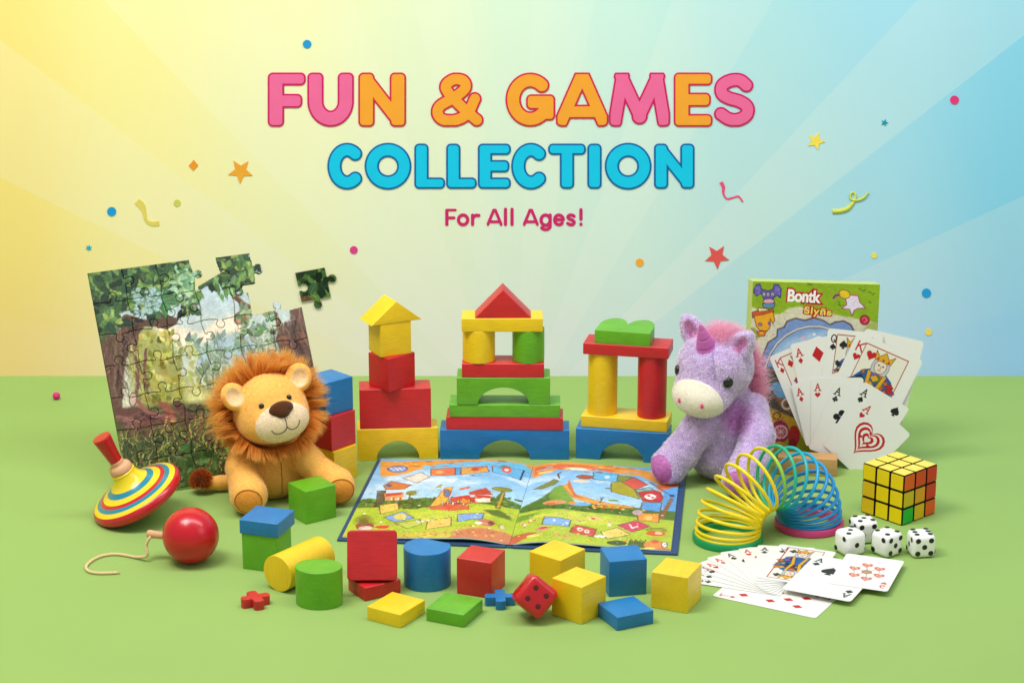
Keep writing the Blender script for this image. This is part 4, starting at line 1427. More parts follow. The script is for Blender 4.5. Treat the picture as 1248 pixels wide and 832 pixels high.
    # brow stitches by the eyes
    # tummy seam and sole seams
    def on_body(x, z, lift=.0005):
        lo_, hi_ = -.09, .0
        for _ in range(40):
            m_ = (lo_+hi_)/2
            if full(np.array([(x, m_, z)]))[0] > 0: lo_ = m_
            else: hi_ = m_
        return np.array((x, lo_-lift, z))
    seam = plain('golden_seam_thread', (176, 112, 44), rough=.9, spec=.1)
    pts = [on_body(.0185-.002*abs(t-.5), .050-.040*t) for t in np.linspace(0, 1, 14)]
    V, Q, T_, _ = tube(pts, .00045, 6)
    mesh_obj('seam', arr_mesh('seam', V, quads=Q, tris=T_), seam, e, smooth=True)
    for c_, s_ in (((-.0145, -.0790, .0205), (.0165, .0130, .0150)), ((.0870, -.0440, .0200), (.0165, .0130, .0155))):
        c_ = np.array(c_); s_ = np.array(s_)
        out = []
        for t in np.linspace(0, 2*PI, 60, endpoint=False):
            # ring where the pad ellipsoid meets the body surface
            best = None
            dirv = np.array([math.cos(t), 0, math.sin(t)])
            ys = np.linspace(-.002, .0135, 60)
            rr = np.sqrt(np.clip(1-(ys/s_[1])**2, 0, 1))
            pp = c_+np.stack([dirv[0]*s_[0]*rr, ys, dirv[2]*s_[2]*rr], 1)
            f = full(pp)
            k = np.argmin(np.abs(f)); out.append(pp[k]+0)
        out = np.array(out)
        for _ in range(3): out = (np.roll(out, 1, 0)+out*2+np.roll(out, -1, 0))/4
        g = unit(grad(full, out, .0006)); out = out-g*full(out)[:, None]+g*.0004
        V, Q, T_, _ = tube(out, .0005, 6, closed=True)
        mesh_obj('seam', arr_mesh('seam', V, quads=Q), seam, e, smooth=True)
    # mane: shaggy ring round the face, standing up on the crown and hanging below the chin
    n = 34000
    t = r.random(n)*2*PI
    dep = r.random(n)                                   # 0 at the face edge .. 1 behind the head
    ca, sa = np.cos(t), np.sin(t)
    yy = -.006+.032*dep
    rx = .0455*np.sqrt(np.clip(1-((yy)/.043)**2, 0, 1)); rz = .0400*np.sqrt(np.clip(1-((yy)/.043)**2, 0, 1))
    q0 = np.stack([ca*rx*.97, yy, sa*rz*.97-.004*(sa < 0)], 1)
    # tufts: shared direction noise for clumps
    ncl = 260
    cl = r.random(ncl)*2*PI; cld = r.normal(0, 1, (ncl, 3)); cll = .8+.45*r.random(ncl); cly = r.random(ncl)
    dist = np.abs(((t[:, None]-cl[None]+PI) % (2*PI))-PI)+np.abs(dep[:, None]-cly[None])*.45
    ci = dist.argmin(1)
    out = np.stack([ca, np.zeros(n), sa], 1)
    lenv = np.interp((t % (2*PI)), [0, .5*PI, PI, 1.5*PI, 2*PI], [.0275, .0300, .0290, .0260, .0275])
    fwd = np.array([0, -1.0, 0])
    low = np.clip((-sa-.25)/.5, 0, 1)
    q0[:, 1] -= low*.019; q0[:, 2] -= low*.0035
    d0 = out*1.0+fwd*(.55-.75*dep)[:, None]+cld[ci]*.20+r.normal(0, .10, (n, 3))
    tc_ = cl[ci]
    d1 = np.stack([np.cos(tc_), np.zeros(n), np.sin(tc_)], 1)*.9+fwd*(.15-.35*dep)[:, None]+cld[ci]*.42+r.normal(0, .12, (n, 3))
    d1[:, 2] += -.25
    d1 = d1+low[:, None]*np.array([0, -.75, -.15])
    d0 = d0+low[:, None]*np.array([0, -.5, 0])
    Pw = HC+q0@HR.T
    Dw0, Dw1 = d0@HR.T, d1@HR.T
    Lm = lenv*cll[ci]*(.55+.5*r.random(n))*(1-.34*low)
    c0 = np.array((228, 144, 50)); c1 = np.array((249, 182, 82)); c2 = np.array((253, 212, 142))
    mixv = r.random((n, 1))
    root = (c0*(1-mixv)+c1*mixv)*(1+r.normal(0, .06, (n, 1)))
    tipc = (c1*(1-mixv)+c2*mixv)*(1+r.normal(0, .06, (n, 1)))
    mane = strands('mane', Pw, Dw0, Dw1, Lm, np.full(n, .00044), lin_arr(root), lin_arr(tipc), M['fibre_n'], e, r, 5, unit(unit(Dw1)*.8+np.array([-.15, -.75, .55]))+r.normal(0, .16, Pw.shape))
    # tail tuft
    n = 3800
    c = np.array([-.0790, .0085, .0150])
    d = unit(r.normal(size=(n, 3))); d[:, 2] = np.where(d[:, 2] < -.55, -d[:, 2], d[:, 2])
    mixv = r.random((n, 1))
    root = (np.array((150, 62, 8))*(1-mixv)+np.array((190, 88, 18))*mixv)
    tipc = (np.array((188, 86, 18))*(1-mixv)+np.array((222, 120, 36))*mixv)
    strands('tail_tuft', c+d*.0075, d+r.normal(0, .2, d.shape), d+r.normal(0, .45, d.shape), .0055+.0035*r.random(n), np.full(n, .00055), lin_arr(root), lin_arr(tipc), M['fibre'], e, r, 3)
lion()

def unicorn():
    r = np.random.default_rng(23)
    UX, UY = .2500, 2.462
    e = empty('unicorn_toy', (UX, UY, 0), (0, 0, 0), 'sitting lilac plush unicorn with a pink mane and purple horn beside the book', 'soft toy')
    HC = np.array([-.0165, -.014, .1345])
    HR = rotm(R(-33), R(10), R(4))
    def H(p): return HC+HR@np.asarray(p, float)
    def head(P):
        q = (P-HC)@HR
        d = s_ell(q, (0, .004, .006), (.0430, .044, .0425))
        d = smin(d, s_ell(q, (0, -.030, -.0165), (.0330, .027, .0235)), .014)
        return d
    EAR = ((-1, (-.0300, .004, .0440), rotm(R(20), R(-6), R(-26))), (1, (.0335, .006, .0400), rotm(R(-8), R(-6), R(34))))
    def ears(P):
        q = (P-HC)@HR
        d = 1e9*np.ones(len(P))
        for sx, c, Rm in EAR:
            ql = (q-np.array(c))@Rm
            w_ = 1-.35*np.clip(ql[:, 2]/.02, -1, 1)
            ql2 = ql.copy(); ql2[:, 0] /= np.clip(w_, .5, 1.4)
            ee = s_ell(ql2, (0, 0, .002), (.0140, .0075, .0195))
            ho = s_ell(ql2, (0, -.0080, .003), (.0095, .0060, .0150))
            d = np.minimum(d, -smin(-ee, ho, .002))
        return d
    def body(P):
        d = s_ell(P, (.003, .004, .058), (.0385, .036, .064))
        d = smin(d, s_ell(P, (.006, .006, .026), (.047, .040, .0275)), .012)
        a1 = s_path(P, [(-.018, -.012, .092), (-.034, -.020, .066), (-.053, -.026, .040), (-.0670, -.0300, .0245)], [.0160, .0180, .0190, .0205], .006)
        a2 = s_path(P, [(.030, -.016, .090), (.034, -.034, .062), (.024, -.056, .036), (.012, -.070, .0235)], [.0170, .0185, .0195, .0205], .006)
        d = smin(d, a1, .006); d = smin(d, a2, .006)
        return d
    def full(P):
        d = smin(body(P), head(P), .007)
        d = smin(d, ears(P), .003)
        return np.maximum(d, -(P[:, 2]-.0035))
    V, Q = surface_net(full, (-.102, -.105, -.002), (.075, .06, .212), .0018)
    lil, lil2 = np.array((247, 240, 251.)), np.array((242, 230, 249.))
    pinkpad = np.array((206, 128, 196.)); white = np.array((246, 240, 226.)); blush = np.array((206, 132, 206.))
    def near(d, w): return np.clip(.5-d/w, 0, 1)[:, None]
    PADS = (((-.0815, -.0430, .0235), (.0180, .0170, .0180)), ((.0060, -.0880, .0215), (.0165, .0130, .0165)))
    def paint(P, base):
        q = (P-HC)@HR
        for c_, s_ in PADS:
            k = near(s_ell(P, c_, s_), .0012); base = base*(1-k)+pinkpad*k
        for sx, c, Rm in EAR:
            ql = (q-np.array(c))@Rm
            k = near(s_ell(ql, (0, -.0072, .003), (.0078, .0062, .0138)), .0012); base = base*(1-k)+np.array((232, 182, 220.))*k
        k = near(s_ell(P, (.010, -.034, .084), (.014, .014, .018)), .018)*.8; base = base*(1-k)+blush*k
        return base
    base = paint(V, np.tile(np.array((206, 180, 228.)), (len(V), 1)))*(1+r.normal(0, .02, (len(V), 1)))
    body_o = mesh_obj('body', arr_mesh('body', V, quads=Q, cols=lin_arr(base)), M['plush'], e, smooth=True)
    def inmuz(q): return s_ell(q, (0, -.050, -.0195), (.0345, .0345, .0285))
    # plush fibres, combed downwards, clumped
    n = 90000
    P = sample_surface(V, Q, n, r, keep=lambda c: ((inmuz((c-HC)@HR) > 0) & (c[:, 2] > .003)).astype(float))
    Nn = unit(grad(full, P, .0006))
    padk = np.zeros(len(P))
    for c_, s_ in PADS: padk = np.maximum(padk, near(s_ell(P, c_, s_), .001)[:, 0])
    cols = lil+(lil2-lil)*(r.random((len(P), 1))**1.3)*1.05
    cols = paint(P, cols)
    # tuft cells
    ncell = 5200
    cc = P[r.choice(len(P), ncell, replace=False)]
    key = np.floor(P/.0045).astype(int)
    h = (key[:, 0]*73856093 ^ key[:, 1]*19349663 ^ key[:, 2]*83492791) & 0xffff
    rt = np.random.default_rng(5).normal(0, 1, (65536, 3)); rv = np.random.default_rng(6).normal(0, .05, 65536)
    cl = rt[h]
    cols = cols*(1+rv[h][:, None]*.6+r.normal(0, .025, (len(P), 1)))
    comb = np.array([0, -.12, -1.0])
    D0 = Nn+cl*.14+r.normal(0, .22, P.shape)
    D1 = Nn*.35+comb*.65+cl*.38+r.normal(0, .30, P.shape)
    Lf = (.0020+.0015*r.random(len(P)))*(1-.72*padk)
    strands('plush_pile', P, D0, D1, Lf, np.full(len(P), .00058), lin_arr(np.clip(cols*1.0, 0, 255)), lin_arr(np.clip(cols*.985, 0, 255)), M['fibre_n'], body_o, r, 3, Nn+cl*.16+r.normal(0, .14, P.shape))
    # white muzzle panel
    def muz(P):
        q = (P-HC)@HR
        return np.maximum(full(P)-.0016, inmuz(q))
    V2, Q2 = surface_net(muz, HC-np.array([.062, .088, .062]), HC+np.array([.035, .0, .03]), .0014)
    mz = mesh_obj('muzzle', arr_mesh('muzzle', V2, quads=Q2, cols=lin_arr(white*(1+r.normal(0, .015, (len(V2), 1))))), M['plush'], e, smooth=True)
    P = sample_surface(V2, Q2, 9000, r, keep=lambda c: (np.abs(full(c)-.0016) < .0012).astype(float))
    Nn = unit(grad(full, P, .0006))
    cc = white*(1+r.normal(0, .03, (len(P), 1)))
    strands('nap', P, Nn+r.normal(0, .35, P.shape), Nn+r.normal(0, .5, P.shape)+np.array([0, 0, -.4]), .0010+.0005*r.random(len(P)), np.full(len(P), .00028), lin_arr(cc), lin_arr(cc), M['fibre_n'], mz, r, 2, Nn+r.normal(0, .08, P.shape))
    def hit(o_, d_, f=full):
        o_ = np.asarray(o_, float); d_ = np.asarray(d_, float)
        lo_, hi_ = 0.0, 1.0
        for _ in range(40):
            m_ = (lo_+hi_)/2
            if f(np.array([o_+d_*m_]))[0] > 0: hi_ = m_
            else: lo_ = m_
        p = o_+d_*lo_
        return p, unit(grad(f, np.array([p]), .0006))[0]
    pinkst = plain('pink_nostril_stitch', (226, 84, 140), rough=.9, spec=.1, bump=.5, bscale=1500)
    for sx in (-1, 1):
        p, g = hit(H((0, 0, -.012)), HR@np.array([sx*.018, -.070, -.0045]))
        bm = bmesh.new(); bmesh.ops.create_uvsphere(bm, u_segments=16, v_segments=10, radius=.0026)
        bmesh.ops.scale(bm, verts=bm.verts, vec=(.75, .9, 1.2))
        bm_obj('nostril', bm, pinkst, e, loc=tuple(p+g*.0016), smooth=True)
    for sx in (-1, 1):
        p, g = hit(H((0, 0, .004)), HR@np.array([sx*.052, -.043, .0025]))
        bm = bmesh.new(); bmesh.ops.create_uvsphere(bm, u_segments=28, v_segments=18, radius=.0064)
        bmesh.ops.scale(bm, verts=bm.verts, vec=(1, 1, .45))
        rot = Vector((0, 0, 1)).rotation_difference(Vector(g)).to_euler()
        bm_obj('eye', bm, M['eye'], e, loc=tuple(p+g*.0016), rot=rot, smooth=True)
    # horn with spiral grooves
    p, g = hit(H((0, 0, 0)), HR@np.array([-.002, -.026, .062]))
    tipd = unit(HR@np.array([-.10, -.28, 1.0]))
    prof = []
    Lh, r0 = .0365, .0118
    for k in range(61):
        t = k/60
        rr = r0*(1-t)**.80*(1-.0)+.0008*(1-t)
        grv = 1-.10*math.exp(-((t*3.2+.12) % 1-.5)**2/.004)
        prof.append((max(rr*grv, 1e-5), t*Lh-.004))
    V3, Q3 = lathe(prof, 48)
    hm = vcol_mat('horn_satin', rough=.55, spec=.3, bump=.2, bscale=600, sheen=.3)
    tt = np.clip((V3[:, 2]+.004)/Lh, 0, 1)[:, None]
    hc = np.array((190, 92, 180.))*(1-tt)+np.array((206, 112, 178.))*tt
    hc = np.where(tt > .93, np.array((232, 160, 180.)), hc)
    mesh_obj('horn', arr_mesh('horn', V3, quads=Q3, cols=lin_arr(hc)), hm, e, loc=tuple(p-g*.001), rot=Vector((0, 0, 1)).rotation_difference(Vector(tipd)).to_euler(), smooth=True)
    # pink mane: crest from the forehead over the crown and down the back of the neck
    crest = [H((0.002, -.010, .046)), H((.004, .010, .050)), H((.009, .031, .039)), H((.020, .040, .019)), H((.029, .038, -.002)), H((.033, .034, -.024)), np.array([.031, .026, .098]), np.array([.034, .028, .080])]
    cp = catmull(crest, 14)
    n = 11000
    k = (r.random(n)*(len(cp)-1)).astype(int)
    base = cp[k]
    cen = np.where((k < 60)[:, None], HC, np.array([.004, .004, .06]))
    nrm = unit(base-cen)
    sidev = HR@np.array([1.0, 0, 0])
    base = base-nrm*.004+sidev*r.normal(0, .0085, (n, 1))+r.normal(0, .002, (n, 3))
    clk = (k//3)
    rt2 = np.random.default_rng(9).normal(0, 1, (200, 5, 3))
    sub = r.integers(0, 5, n)
    cl = rt2[clk, sub]
    frac = k/len(cp)
    side_out = sidev*np.sign(r.normal(size=(n, 1)))*.35
    D0 = nrm+side_out*.6+cl*.16+r.normal(0, .12, (n, 3))
    D1 = nrm*.55+sidev*.35+cl*.38+r.normal(0, .18, (n, 3))+np.array([.15, 0, -.15])-np.array([0, 0, .75])*frac[:, None]
    Lm = np.interp(frac, [0, .15, .32, .6, 1], [.014, .018, .012, .0145, .016])*(.6+.5*r.random(n))
    a, b_ = np.array((251, 182, 214.)), np.array((254, 226, 236.))
    mixv = r.random((n, 1))
    strands('mane', base, D0, D1, Lm, np.full(n, .00042), lin_arr(a*(1-mixv*.3)+b_*mixv*.3), lin_arr(a*(1-mixv)*.5+b_*(.5+.5*mixv)), M['fibre_n'], e, r, 4, unit(nrm*.7+np.array([-.1, -.7, .6]))+r.normal(0, .18, base.shape))
    # head seam from horn to cheek
    seam = plain('lilac_seam', (178, 146, 206), rough=.95, spec=.05)
    pts = []
    for u, v, w_ in ((.012, -.028, .050), (.018, -.036, .038), (.023, -.042, .024), (.026, -.047, .012)):
        p, g = hit(H((0, 0, 0)), HR@np.array([u, v, w_])*1.4); pts.append(p+g*.0012)
    V4, Q4, T4, _ = tube(catmull(pts, 8), .0006, 6)
    mesh_obj('seam', arr_mesh('seam', V4, quads=Q4, tris=T4), seam, e, smooth=True)
unicorn()
# ------------------------------------------------------------------ printed things
def JT(r, s):
    """brush-load variation: mostly lightness, a little hue"""
    return r.normal(0, s)*np.ones(3)+r.normal(0, s*.28, 3)
class View:
    """draw on a canvas with coordinates read off an enlarged view of the photograph; tf(px,py)->(u,v) puts them on the object"""
    def __init__(self, cv, ox, oy, sc, tf):
        self.cv, self.ox, self.oy, self.sc, self.tf = cv, ox, oy, sc, tf
    def p(self, pts): return [self.tf(self.ox+x/self.sc, self.oy+y/self.sc) for x, y in pts]
    def poly(self, pts, col, **k): self.cv.poly(self.p(pts), col, **k)
    def ell(self, cx, cy, rx, ry, col, rot=0.0, **k):
        c, s = math.cos(rot), math.sin(rot)
        self.cv.poly(self.p([(cx+rx*math.cos(t)*c-ry*math.sin(t)*s, cy+rx*math.cos(t)*s+ry*math.sin(t)*c) for t in np.linspace(0, 2*PI, 26, endpoint=False)]), col, **k)
    def stroke(self, pts, w, col, **k): self.cv.stroke(self.p(pts), w, col, **k)
    def curve(self, pts, w, col, **k): self.cv.stroke(self.p(catmull(pts, 6)), w, col, **k)

def daubs(cv, n, ln, wd, r, jit=18, dirf=None, box=None, alpha=.7):
    x0, y0, x1, y1 = box or (0, 0, cv.W, cv.H)
    for _ in range(n):
        u, v = r.uniform(x0, x1), r.uniform(y0, y1)
        c = cv.a[min(cv.h-1, int(v*cv.s)), min(cv.w-1, int(u*cv.s))]+JT(r, jit)
        a = dirf(u, v) if dirf else r.uniform(0, PI)
        a += r.normal(0, .35)
        l = ln*r.uniform(.5, 1.3)
        cv.stroke([(u, v), (u+l*.5*math.cos(a)+r.normal(0, l*.08), v+l*.5*math.sin(a)+r.normal(0, l*.08)), (u+l*math.cos(a), v+l*math.sin(a))], wd*r.uniform(.6, 1.2), np.clip(c, 0, 255), alpha=alpha, w2=wd*.25)

def leaf(cv, u, v, l, a, col, r, rib=True, fat=.32):
    c, s = math.cos(a), math.sin(a)
    bend = r.normal(0, .12)
    top = [(t, fat*math.sin(PI*t**.8)*(1-.25*t)+bend*t*t) for t in np.linspace(0, 1, 8)]
    bot = [(t, -fat*math.sin(PI*t**.8)*(1-.25*t)+bend*t*t) for t in np.linspace(1, 0, 8)]
    pts = [(u+l*(x*c-y*s), v+l*(x*s+y*c)) for x, y in top+bot]
    cv.poly(pts, col)
    if rib:
        cv.stroke([(u, v), (u+l*.9*(c*1-bend*s), v+l*.9*(s+bend*c))], l*.05, np.clip(np.array(col)*1.35+12, 0, 255), alpha=.6)

# ------------------------------------------------------------------ jigsaw puzzle
PW, PH = 245.7, 268.7                       # millimetres
PPOS = Vector((-.4408, 2.3919, .0015))
PM = (Matrix.Rotation(R(19.8), 3, 'Z') @ Matrix.Rotation(R(-29.8), 3, 'X') @ Matrix.Rotation(R(-2.7), 3, 'Y'))
PMI = PM.transposed()
def puz_uv(px, py):
    q = PMI @ (on_plane(px, py, PPOS, PM @ Vector((0, -1, 0)))-PPOS)
    return (q.x*1000, PH-q.z*1000)

def jungle():
    r = np.random.default_rng(3)
    cv = Canvas(PW, PH, 1.45, (196, 208, 190))
    A6 = View(cv, 100, 295, 4.894, puz_uv)
    A7 = View(cv, 230, 295, 5.368, puz_uv)
    A8 = View(cv, 120, 450, 5.2, puz_uv)
    # sky and far mist
    yy, xx = cv.yy, cv.xx
    t = np.clip((yy-30)/130, 0, 1)[..., None]
    sky = np.array((168, 196, 214))*(1-t)+np.array((202, 210, 176))*t
    cv.a[:] = sky
    n = vnoise(cv.h, cv.w, 30, r)[..., None]
    cv.a = cv.a*(1-.35*n)+np.array((238, 226, 200))*.35*n
    A6.poly([(380, 540), (460, 470), (640, 520), (720, 545), (790, 470), (900, 440), (960, 540), (760, 600), (560, 640), (420, 620)], (240, 226, 200), soft=8)
    A7.poly([(10, 600), (120, 580), (190, 520), (330, 480), (400, 560), (300, 610), (170, 610), (60, 650)], (242, 226, 198), soft=8)
    A7.poly([(60, 700), (200, 610), (330, 600), (420, 640), (420, 760), (60, 800)], (166, 190, 200), soft=8)
    # distant thicket
    for _ in range(420):
        u, v = r.uniform(45, 215), r.uniform(98, 185)
        w_ = (v-98)/87
        c = np.array((138, 166, 154))*(1-w_)+np.array((150, 156, 82))*w_
        if u < 105 and v > 100: c = c*.5+np.array((206, 192, 84))*.5
        leaf(cv, u, v, r.uniform(6, 15), r.uniform(-2.6, -.5), np.clip(c+JT(r, 16), 0, 255), r, rib=False, fat=.26)
    for _ in range(26):
        u, v = r.uniform(50, 215), r.uniform(150, 182)
        cv.stroke([(u, v), (u+r.normal(0, 4), v-r.uniform(30, 62))], r.uniform(1, 2.6), (104, 112, 84), alpha=.45, w2=.6, soft=1.5)
    for _ in range(60):
        u, v = r.uniform(120, 215), r.uniform(110, 165)
        cv.stroke([(u, v), (u+r.normal(0, 6), v-r.uniform(10, 26))], 1.0, (92, 108, 84), alpha=.7, w2=.4)
    A8.poly([(250, 130), (420, 60), (640, 90), (720, 150), (740, 260), (560, 300), (420, 240), (300, 230)], (206, 200, 110), alpha=.55, soft=10)
    A8.ell(640, 190, 90, 50, (222, 222, 150), alpha=.7, soft=8)
    A8.curve([(640, 90), (660, 20), (650, -40)], 1.6, (70, 84, 78)); A8.curve([(650, 40), (620, -20)], 1.0, (70, 84, 78)); A8.curve([(655, 40), (700, -30)], 1.1, (70, 84, 78))
    cv.poly([(28, 78), (62, 70), (84, 110), (86, 178), (24, 182)], (150, 152, 78), alpha=.85, soft=10)
    for _ in range(130):
        leaf(cv, r.uniform(34, 84), r.uniform(84, 176), r.uniform(6, 13), r.uniform(-2.6, -.5), np.clip(np.array((158, 154, 64))+JT(r, 26), 0, 255), r, rib=False)
    A6.poly([(60, 340), (150, 380), (190, 470), (150, 560), (120, 700), (90, 560)], (50, 74, 44), soft=3)
    for _ in range(60):
        q = A6.p([(r.uniform(70, 160), r.uniform(380, 560))])[0]
        leaf(cv, q[0], q[1], r.uniform(6, 13), r.uniform(.2, 2.9), np.clip(np.array((62, 92, 52))+JT(r, 16), 0, 255), r)
    # left trunk with its hooked bough
    bark = (96, 70, 54)
    A6.poly([(100, 620), (150, 520), (200, 460), (270, 430), (330, 450), (370, 500), (330, 560), (300, 600), (262, 690), (240, 840), (236, 1000), (262, 1140), (150, 1140), (140, 900), (120, 760)], bark, soft=2)
    A6.poly([(250, 440), (330, 452), (420, 470), (470, 420), (560, 450), (600, 390), (625, 350), (640, 372), (600, 430), (552, 492), (500, 520), (430, 500), (360, 500), (300, 560)], (88, 64, 48), soft=1.5)
    A6.curve([(300, 470), (240, 480), (205, 540), (200, 640), (190, 800)], 3.2, (132, 104, 82), alpha=.8)
    A6.curve([(330, 500), (270, 540), (250, 620), (215, 740), (205, 900)], 3.0, (58, 40, 32), alpha=.9)
    A6.ell(335, 468, 30, 12, (40, 28, 24))
    A6.ell(255, 585, 26, 34, (58, 40, 34), line=(124, 92, 70), lw=1.4)
    A6.curve([(330, 560), (310, 640), (330, 760), (320, 900)], 4.5, (108, 74, 62)); A6.curve([(380, 640), (370, 780), (390, 900)], 3.6, (112, 74, 64))
    def barkdir(u, v): return PI/2+.15*math.sin(u*.3)
    daubs(cv, 520, 12, 1.5, r, 22, barkdir, (4, 70, 42, 200))
    # right trunk
    A7.poly([(660, 400), (735, 392), (830, 832), (860, 980), (700, 980), (650, 760), (600, 690), (560, 640), (600, 540), (660, 500)], (98, 72, 60), soft=2)
    A7.ell(620, 640, 46, 34, (128, 84, 66), line=(70, 46, 40), lw=1.4); A7.ell(730, 620, 60, 40, (116, 78, 60), rot=.4, line=(62, 42, 36), lw=1.4)
    A7.curve([(700, 500), (690, 600), (740, 700), (800, 830)], 2.4, (60, 42, 38)); A7.curve([(660, 650), (690, 740), (740, 830)], 2.0, (138, 106, 88)); A7.curve([(720, 420), (730, 540), (790, 700)], 1.8, (138, 104, 84))
    A7.poly([(540, 430), (580, 470), (610, 540), (560, 600), (530, 570), (570, 540)], (104, 78, 52), soft=1.5)
    daubs(cv, 260, 13, 1.4, r, 20, lambda u, v: 1.35, (205, 80, 245, 170))
    A7.ell(355, 480, 55, 34, (138, 104, 66), soft=2); A7.ell(370, 450, 20, 16, (206, 178, 92)); A7.ell(320, 500, 24, 36, (176, 140, 110), line=(84, 62, 44), lw=1.2)
    A7.curve([(250, 285), (300, 350), (360, 410), (430, 440), (475, 425)], 7.0, (92, 66, 44)); A7.curve([(250, 285), (310, 345), (380, 405), (440, 425)], 2.0, (140, 108, 74), alpha=.8)
    A7.curve([(475, 425), (476, 395), (460, 380)], 5.0, (80, 58, 40))
    for _ in range(70):
        q = A7.p([(r.uniform(330, 540), r.uniform(440, 640))])[0]
        leaf(cv, q[0], q[1], r.uniform(6, 12), r.uniform(0, 6.28), np.clip(np.array((118, 142, 104))+JT(r, 26), 0, 255), r)
    # dark canopy
    def canopy(n, box, lmin, lmax, cols):
        for _ in range(n):
            u, v = r.uniform(box[0], box[2]), r.uniform(box[1], box[3])
            lim = 46+9*math.sin(u*.13)+6*math.sin(u*.31)
            if u < 30: lim = 66
            if v > lim*(1 if u < 140 else .9): continue
            c = np.array(cols[r.integers(len(cols))], float)+JT(r, 9)
            leaf(cv, u, v, r.uniform(lmin, lmax), r.uniform(.2, 2.9), np.clip(c, 0, 255), r)
    dk = [(34, 58, 34), (44, 74, 40), (58, 92, 48), (28, 48, 32)]
    lt = [(84, 118, 56), (104, 136, 66), (70, 106, 62), (128, 150, 74)]
    A6.poly([(20, 170), (640, 60), (650, 230), (560, 280), (430, 270), (310, 330), (290, 400), (180, 440), (110, 480), (70, 400)], (48, 76, 42), soft=3)
    canopy(420, (-8, -8, 130, 92), 9, 20, dk); canopy(200, (-8, -6, 130, 70), 7, 15, lt); canopy(120, (-8, -6, 126, 84), 8, 16, dk)
    for _ in range(90):
        q = A6.p([(r.uniform(560, 700), r.uniform(150, 360))])[0]
        leaf(cv, q[0], q[1], r.uniform(6, 12), r.uniform(0, 6.28), np.clip(np.array((128, 164, 122))+JT(r, 24), 0, 255), r)
    for k in range(9):
        q = A6.p([(480, 350)])[0]
        leaf(cv, q[0], q[1], r.uniform(16, 26), k*.72+.2, np.array((70, 116, 72))+JT(r, 12), r, fat=.2)
    for _ in range(40):
        q = A6.p([(r.uniform(300, 470), r.uniform(280, 430))])[0]
        cv.ell(q[0], q[1], r.uniform(2, 5), r.uniform(2, 4.5), (168, 196, 196), alpha=.75, line=(72, 104, 76), lw=.7)
    # canopy of the shifted piece and the leaves it drops
    A7.poly([(180, 80), (395, 45), (480, 110), (470, 170), (430, 250), (330, 240), (230, 290), (150, 240), (80, 310), (130, 170)], (46, 76, 42), soft=2)
    for _ in range(170):
        q = A7.p([(r.uniform(140, 470), r.uniform(50, 290))])[0]
        leaf(cv, q[0], q[1], r.uniform(8, 16), r.uniform(.2, 2.9), np.clip(np.array((dk+lt)[r.integers(8)], float)+JT(r, 10), 0, 255), r)
    A7.ell(240, 172, 30, 32, (64, 104, 52), line=(34, 58, 34), lw=1.2)
    for k in range(10):
        q = A7.p([(r.uniform(150, 380), r.uniform(240, 360))])[0]
        leaf(cv, q[0], q[1], r.uniform(10, 20), r.uniform(1.0, 2.2), np.array((84, 124, 66))+JT(r, 14), r, fat=.22)
    cv.poly([(0, 172), (60, 168), (130, 176), (215, 168), (246, 178), (246, 270), (0, 270)], (84, 80, 46), soft=8)
    cv.poly([(0, 205), (120, 200), (246, 205), (246, 270), (0, 270)], (48, 58, 28), soft=6)
    # forest floor: roots, little red animals, grass
    A8.poly([(110, 250), (240, 230), (360, 280), (440, 300), (560, 320), (690, 300), (760, 380), (760, 480), (560, 460), (380, 420), (240, 430), (150, 400)], (98, 62, 52), soft=4)
    A8.poly([(150, 330), (330, 300), (420, 380), (300, 440), (170, 400)], (112, 66, 62), soft=3)
    A8.poly([(365, 190), (455, 225), (500, 330), (430, 350), (410, 260)], (142, 78, 58), soft=1); A8.poly([(470, 195), (510, 190), (600, 300), (570, 345), (500, 270)], (84, 54, 42), soft=1)
    A8.poly([(520, 390), (590, 360), (590, 420), (540, 430)], (122, 66, 46), soft=1); A8.poly([(600, 300), (660, 265), (720, 330), (680, 370), (620, 350)], (150, 96, 60), soft=1)
    A8.ell(700, 340, 22, 18, (206, 190, 160)); A8.ell(215, 190, 24, 42, (196, 170, 150), line=(70, 48, 40), lw=1)
    A8.curve([(250, 200), (300, 260), (380, 300), (440, 290)], 4.5, (150, 94, 84)); A8.curve([(430, 300), (420, 360), (390, 390)], 2.4, (214, 180, 90)); A8.curve([(120, 300), (200, 310), (260, 340)], 4, (140, 92, 84))
    A8.ell(470, 318, 16, 10, (196, 180, 88)); A8.curve([(560, 260), (580, 230), (610, 220), (625, 250), (605, 275)], 1.4, (60, 52, 34))
    daubs(cv, 520, 13, 1.6, r, 26, lambda u, v: .35, (0, 175, 170, 212))
    gp = A8.p([(150, 400), (850, 760)])
    for k in range(1300):
        u = r.uniform(0, 190); v = r.uniform(198, 275)
        w_ = r.random()
        c = np.array((36, 50, 24))*(1-w_)+np.array((108, 124, 48))*w_
        if r.random() < .16: c = np.array((186, 182, 92))
        if r.random() < .06: c = np.array((126, 74, 44))
        a = -PI/2+r.normal(0, .6); l = r.uniform(8, 22)
        cv.stroke([(u, v), (u+l*.5*math.cos(a), v+l*.5*math.sin(a)), (u+l*math.cos(a+.5), v+l*.95*math.sin(a+.5))], r.uniform(.9, 1.8), np.clip(c+JT(r, 10), 0, 255), w2=.4, alpha=.9)
    for k in range(60):
        q = A8.p([(r.uniform(500, 740), r.uniform(490, 760))])[0]
        leaf(cv, q[0], q[1], r.uniform(7, 14), r.uniform(0, 6.28), np.clip(np.array((64, 98, 40))+JT(r, 16), 0, 255), r)
    cv.smear(1.3, 7.0, 12); cv.mottle(.10, 2.2, 5); cv.mottle(.08, 14, 6)
    # the far right of the floor, seen behind the lion
    return cv

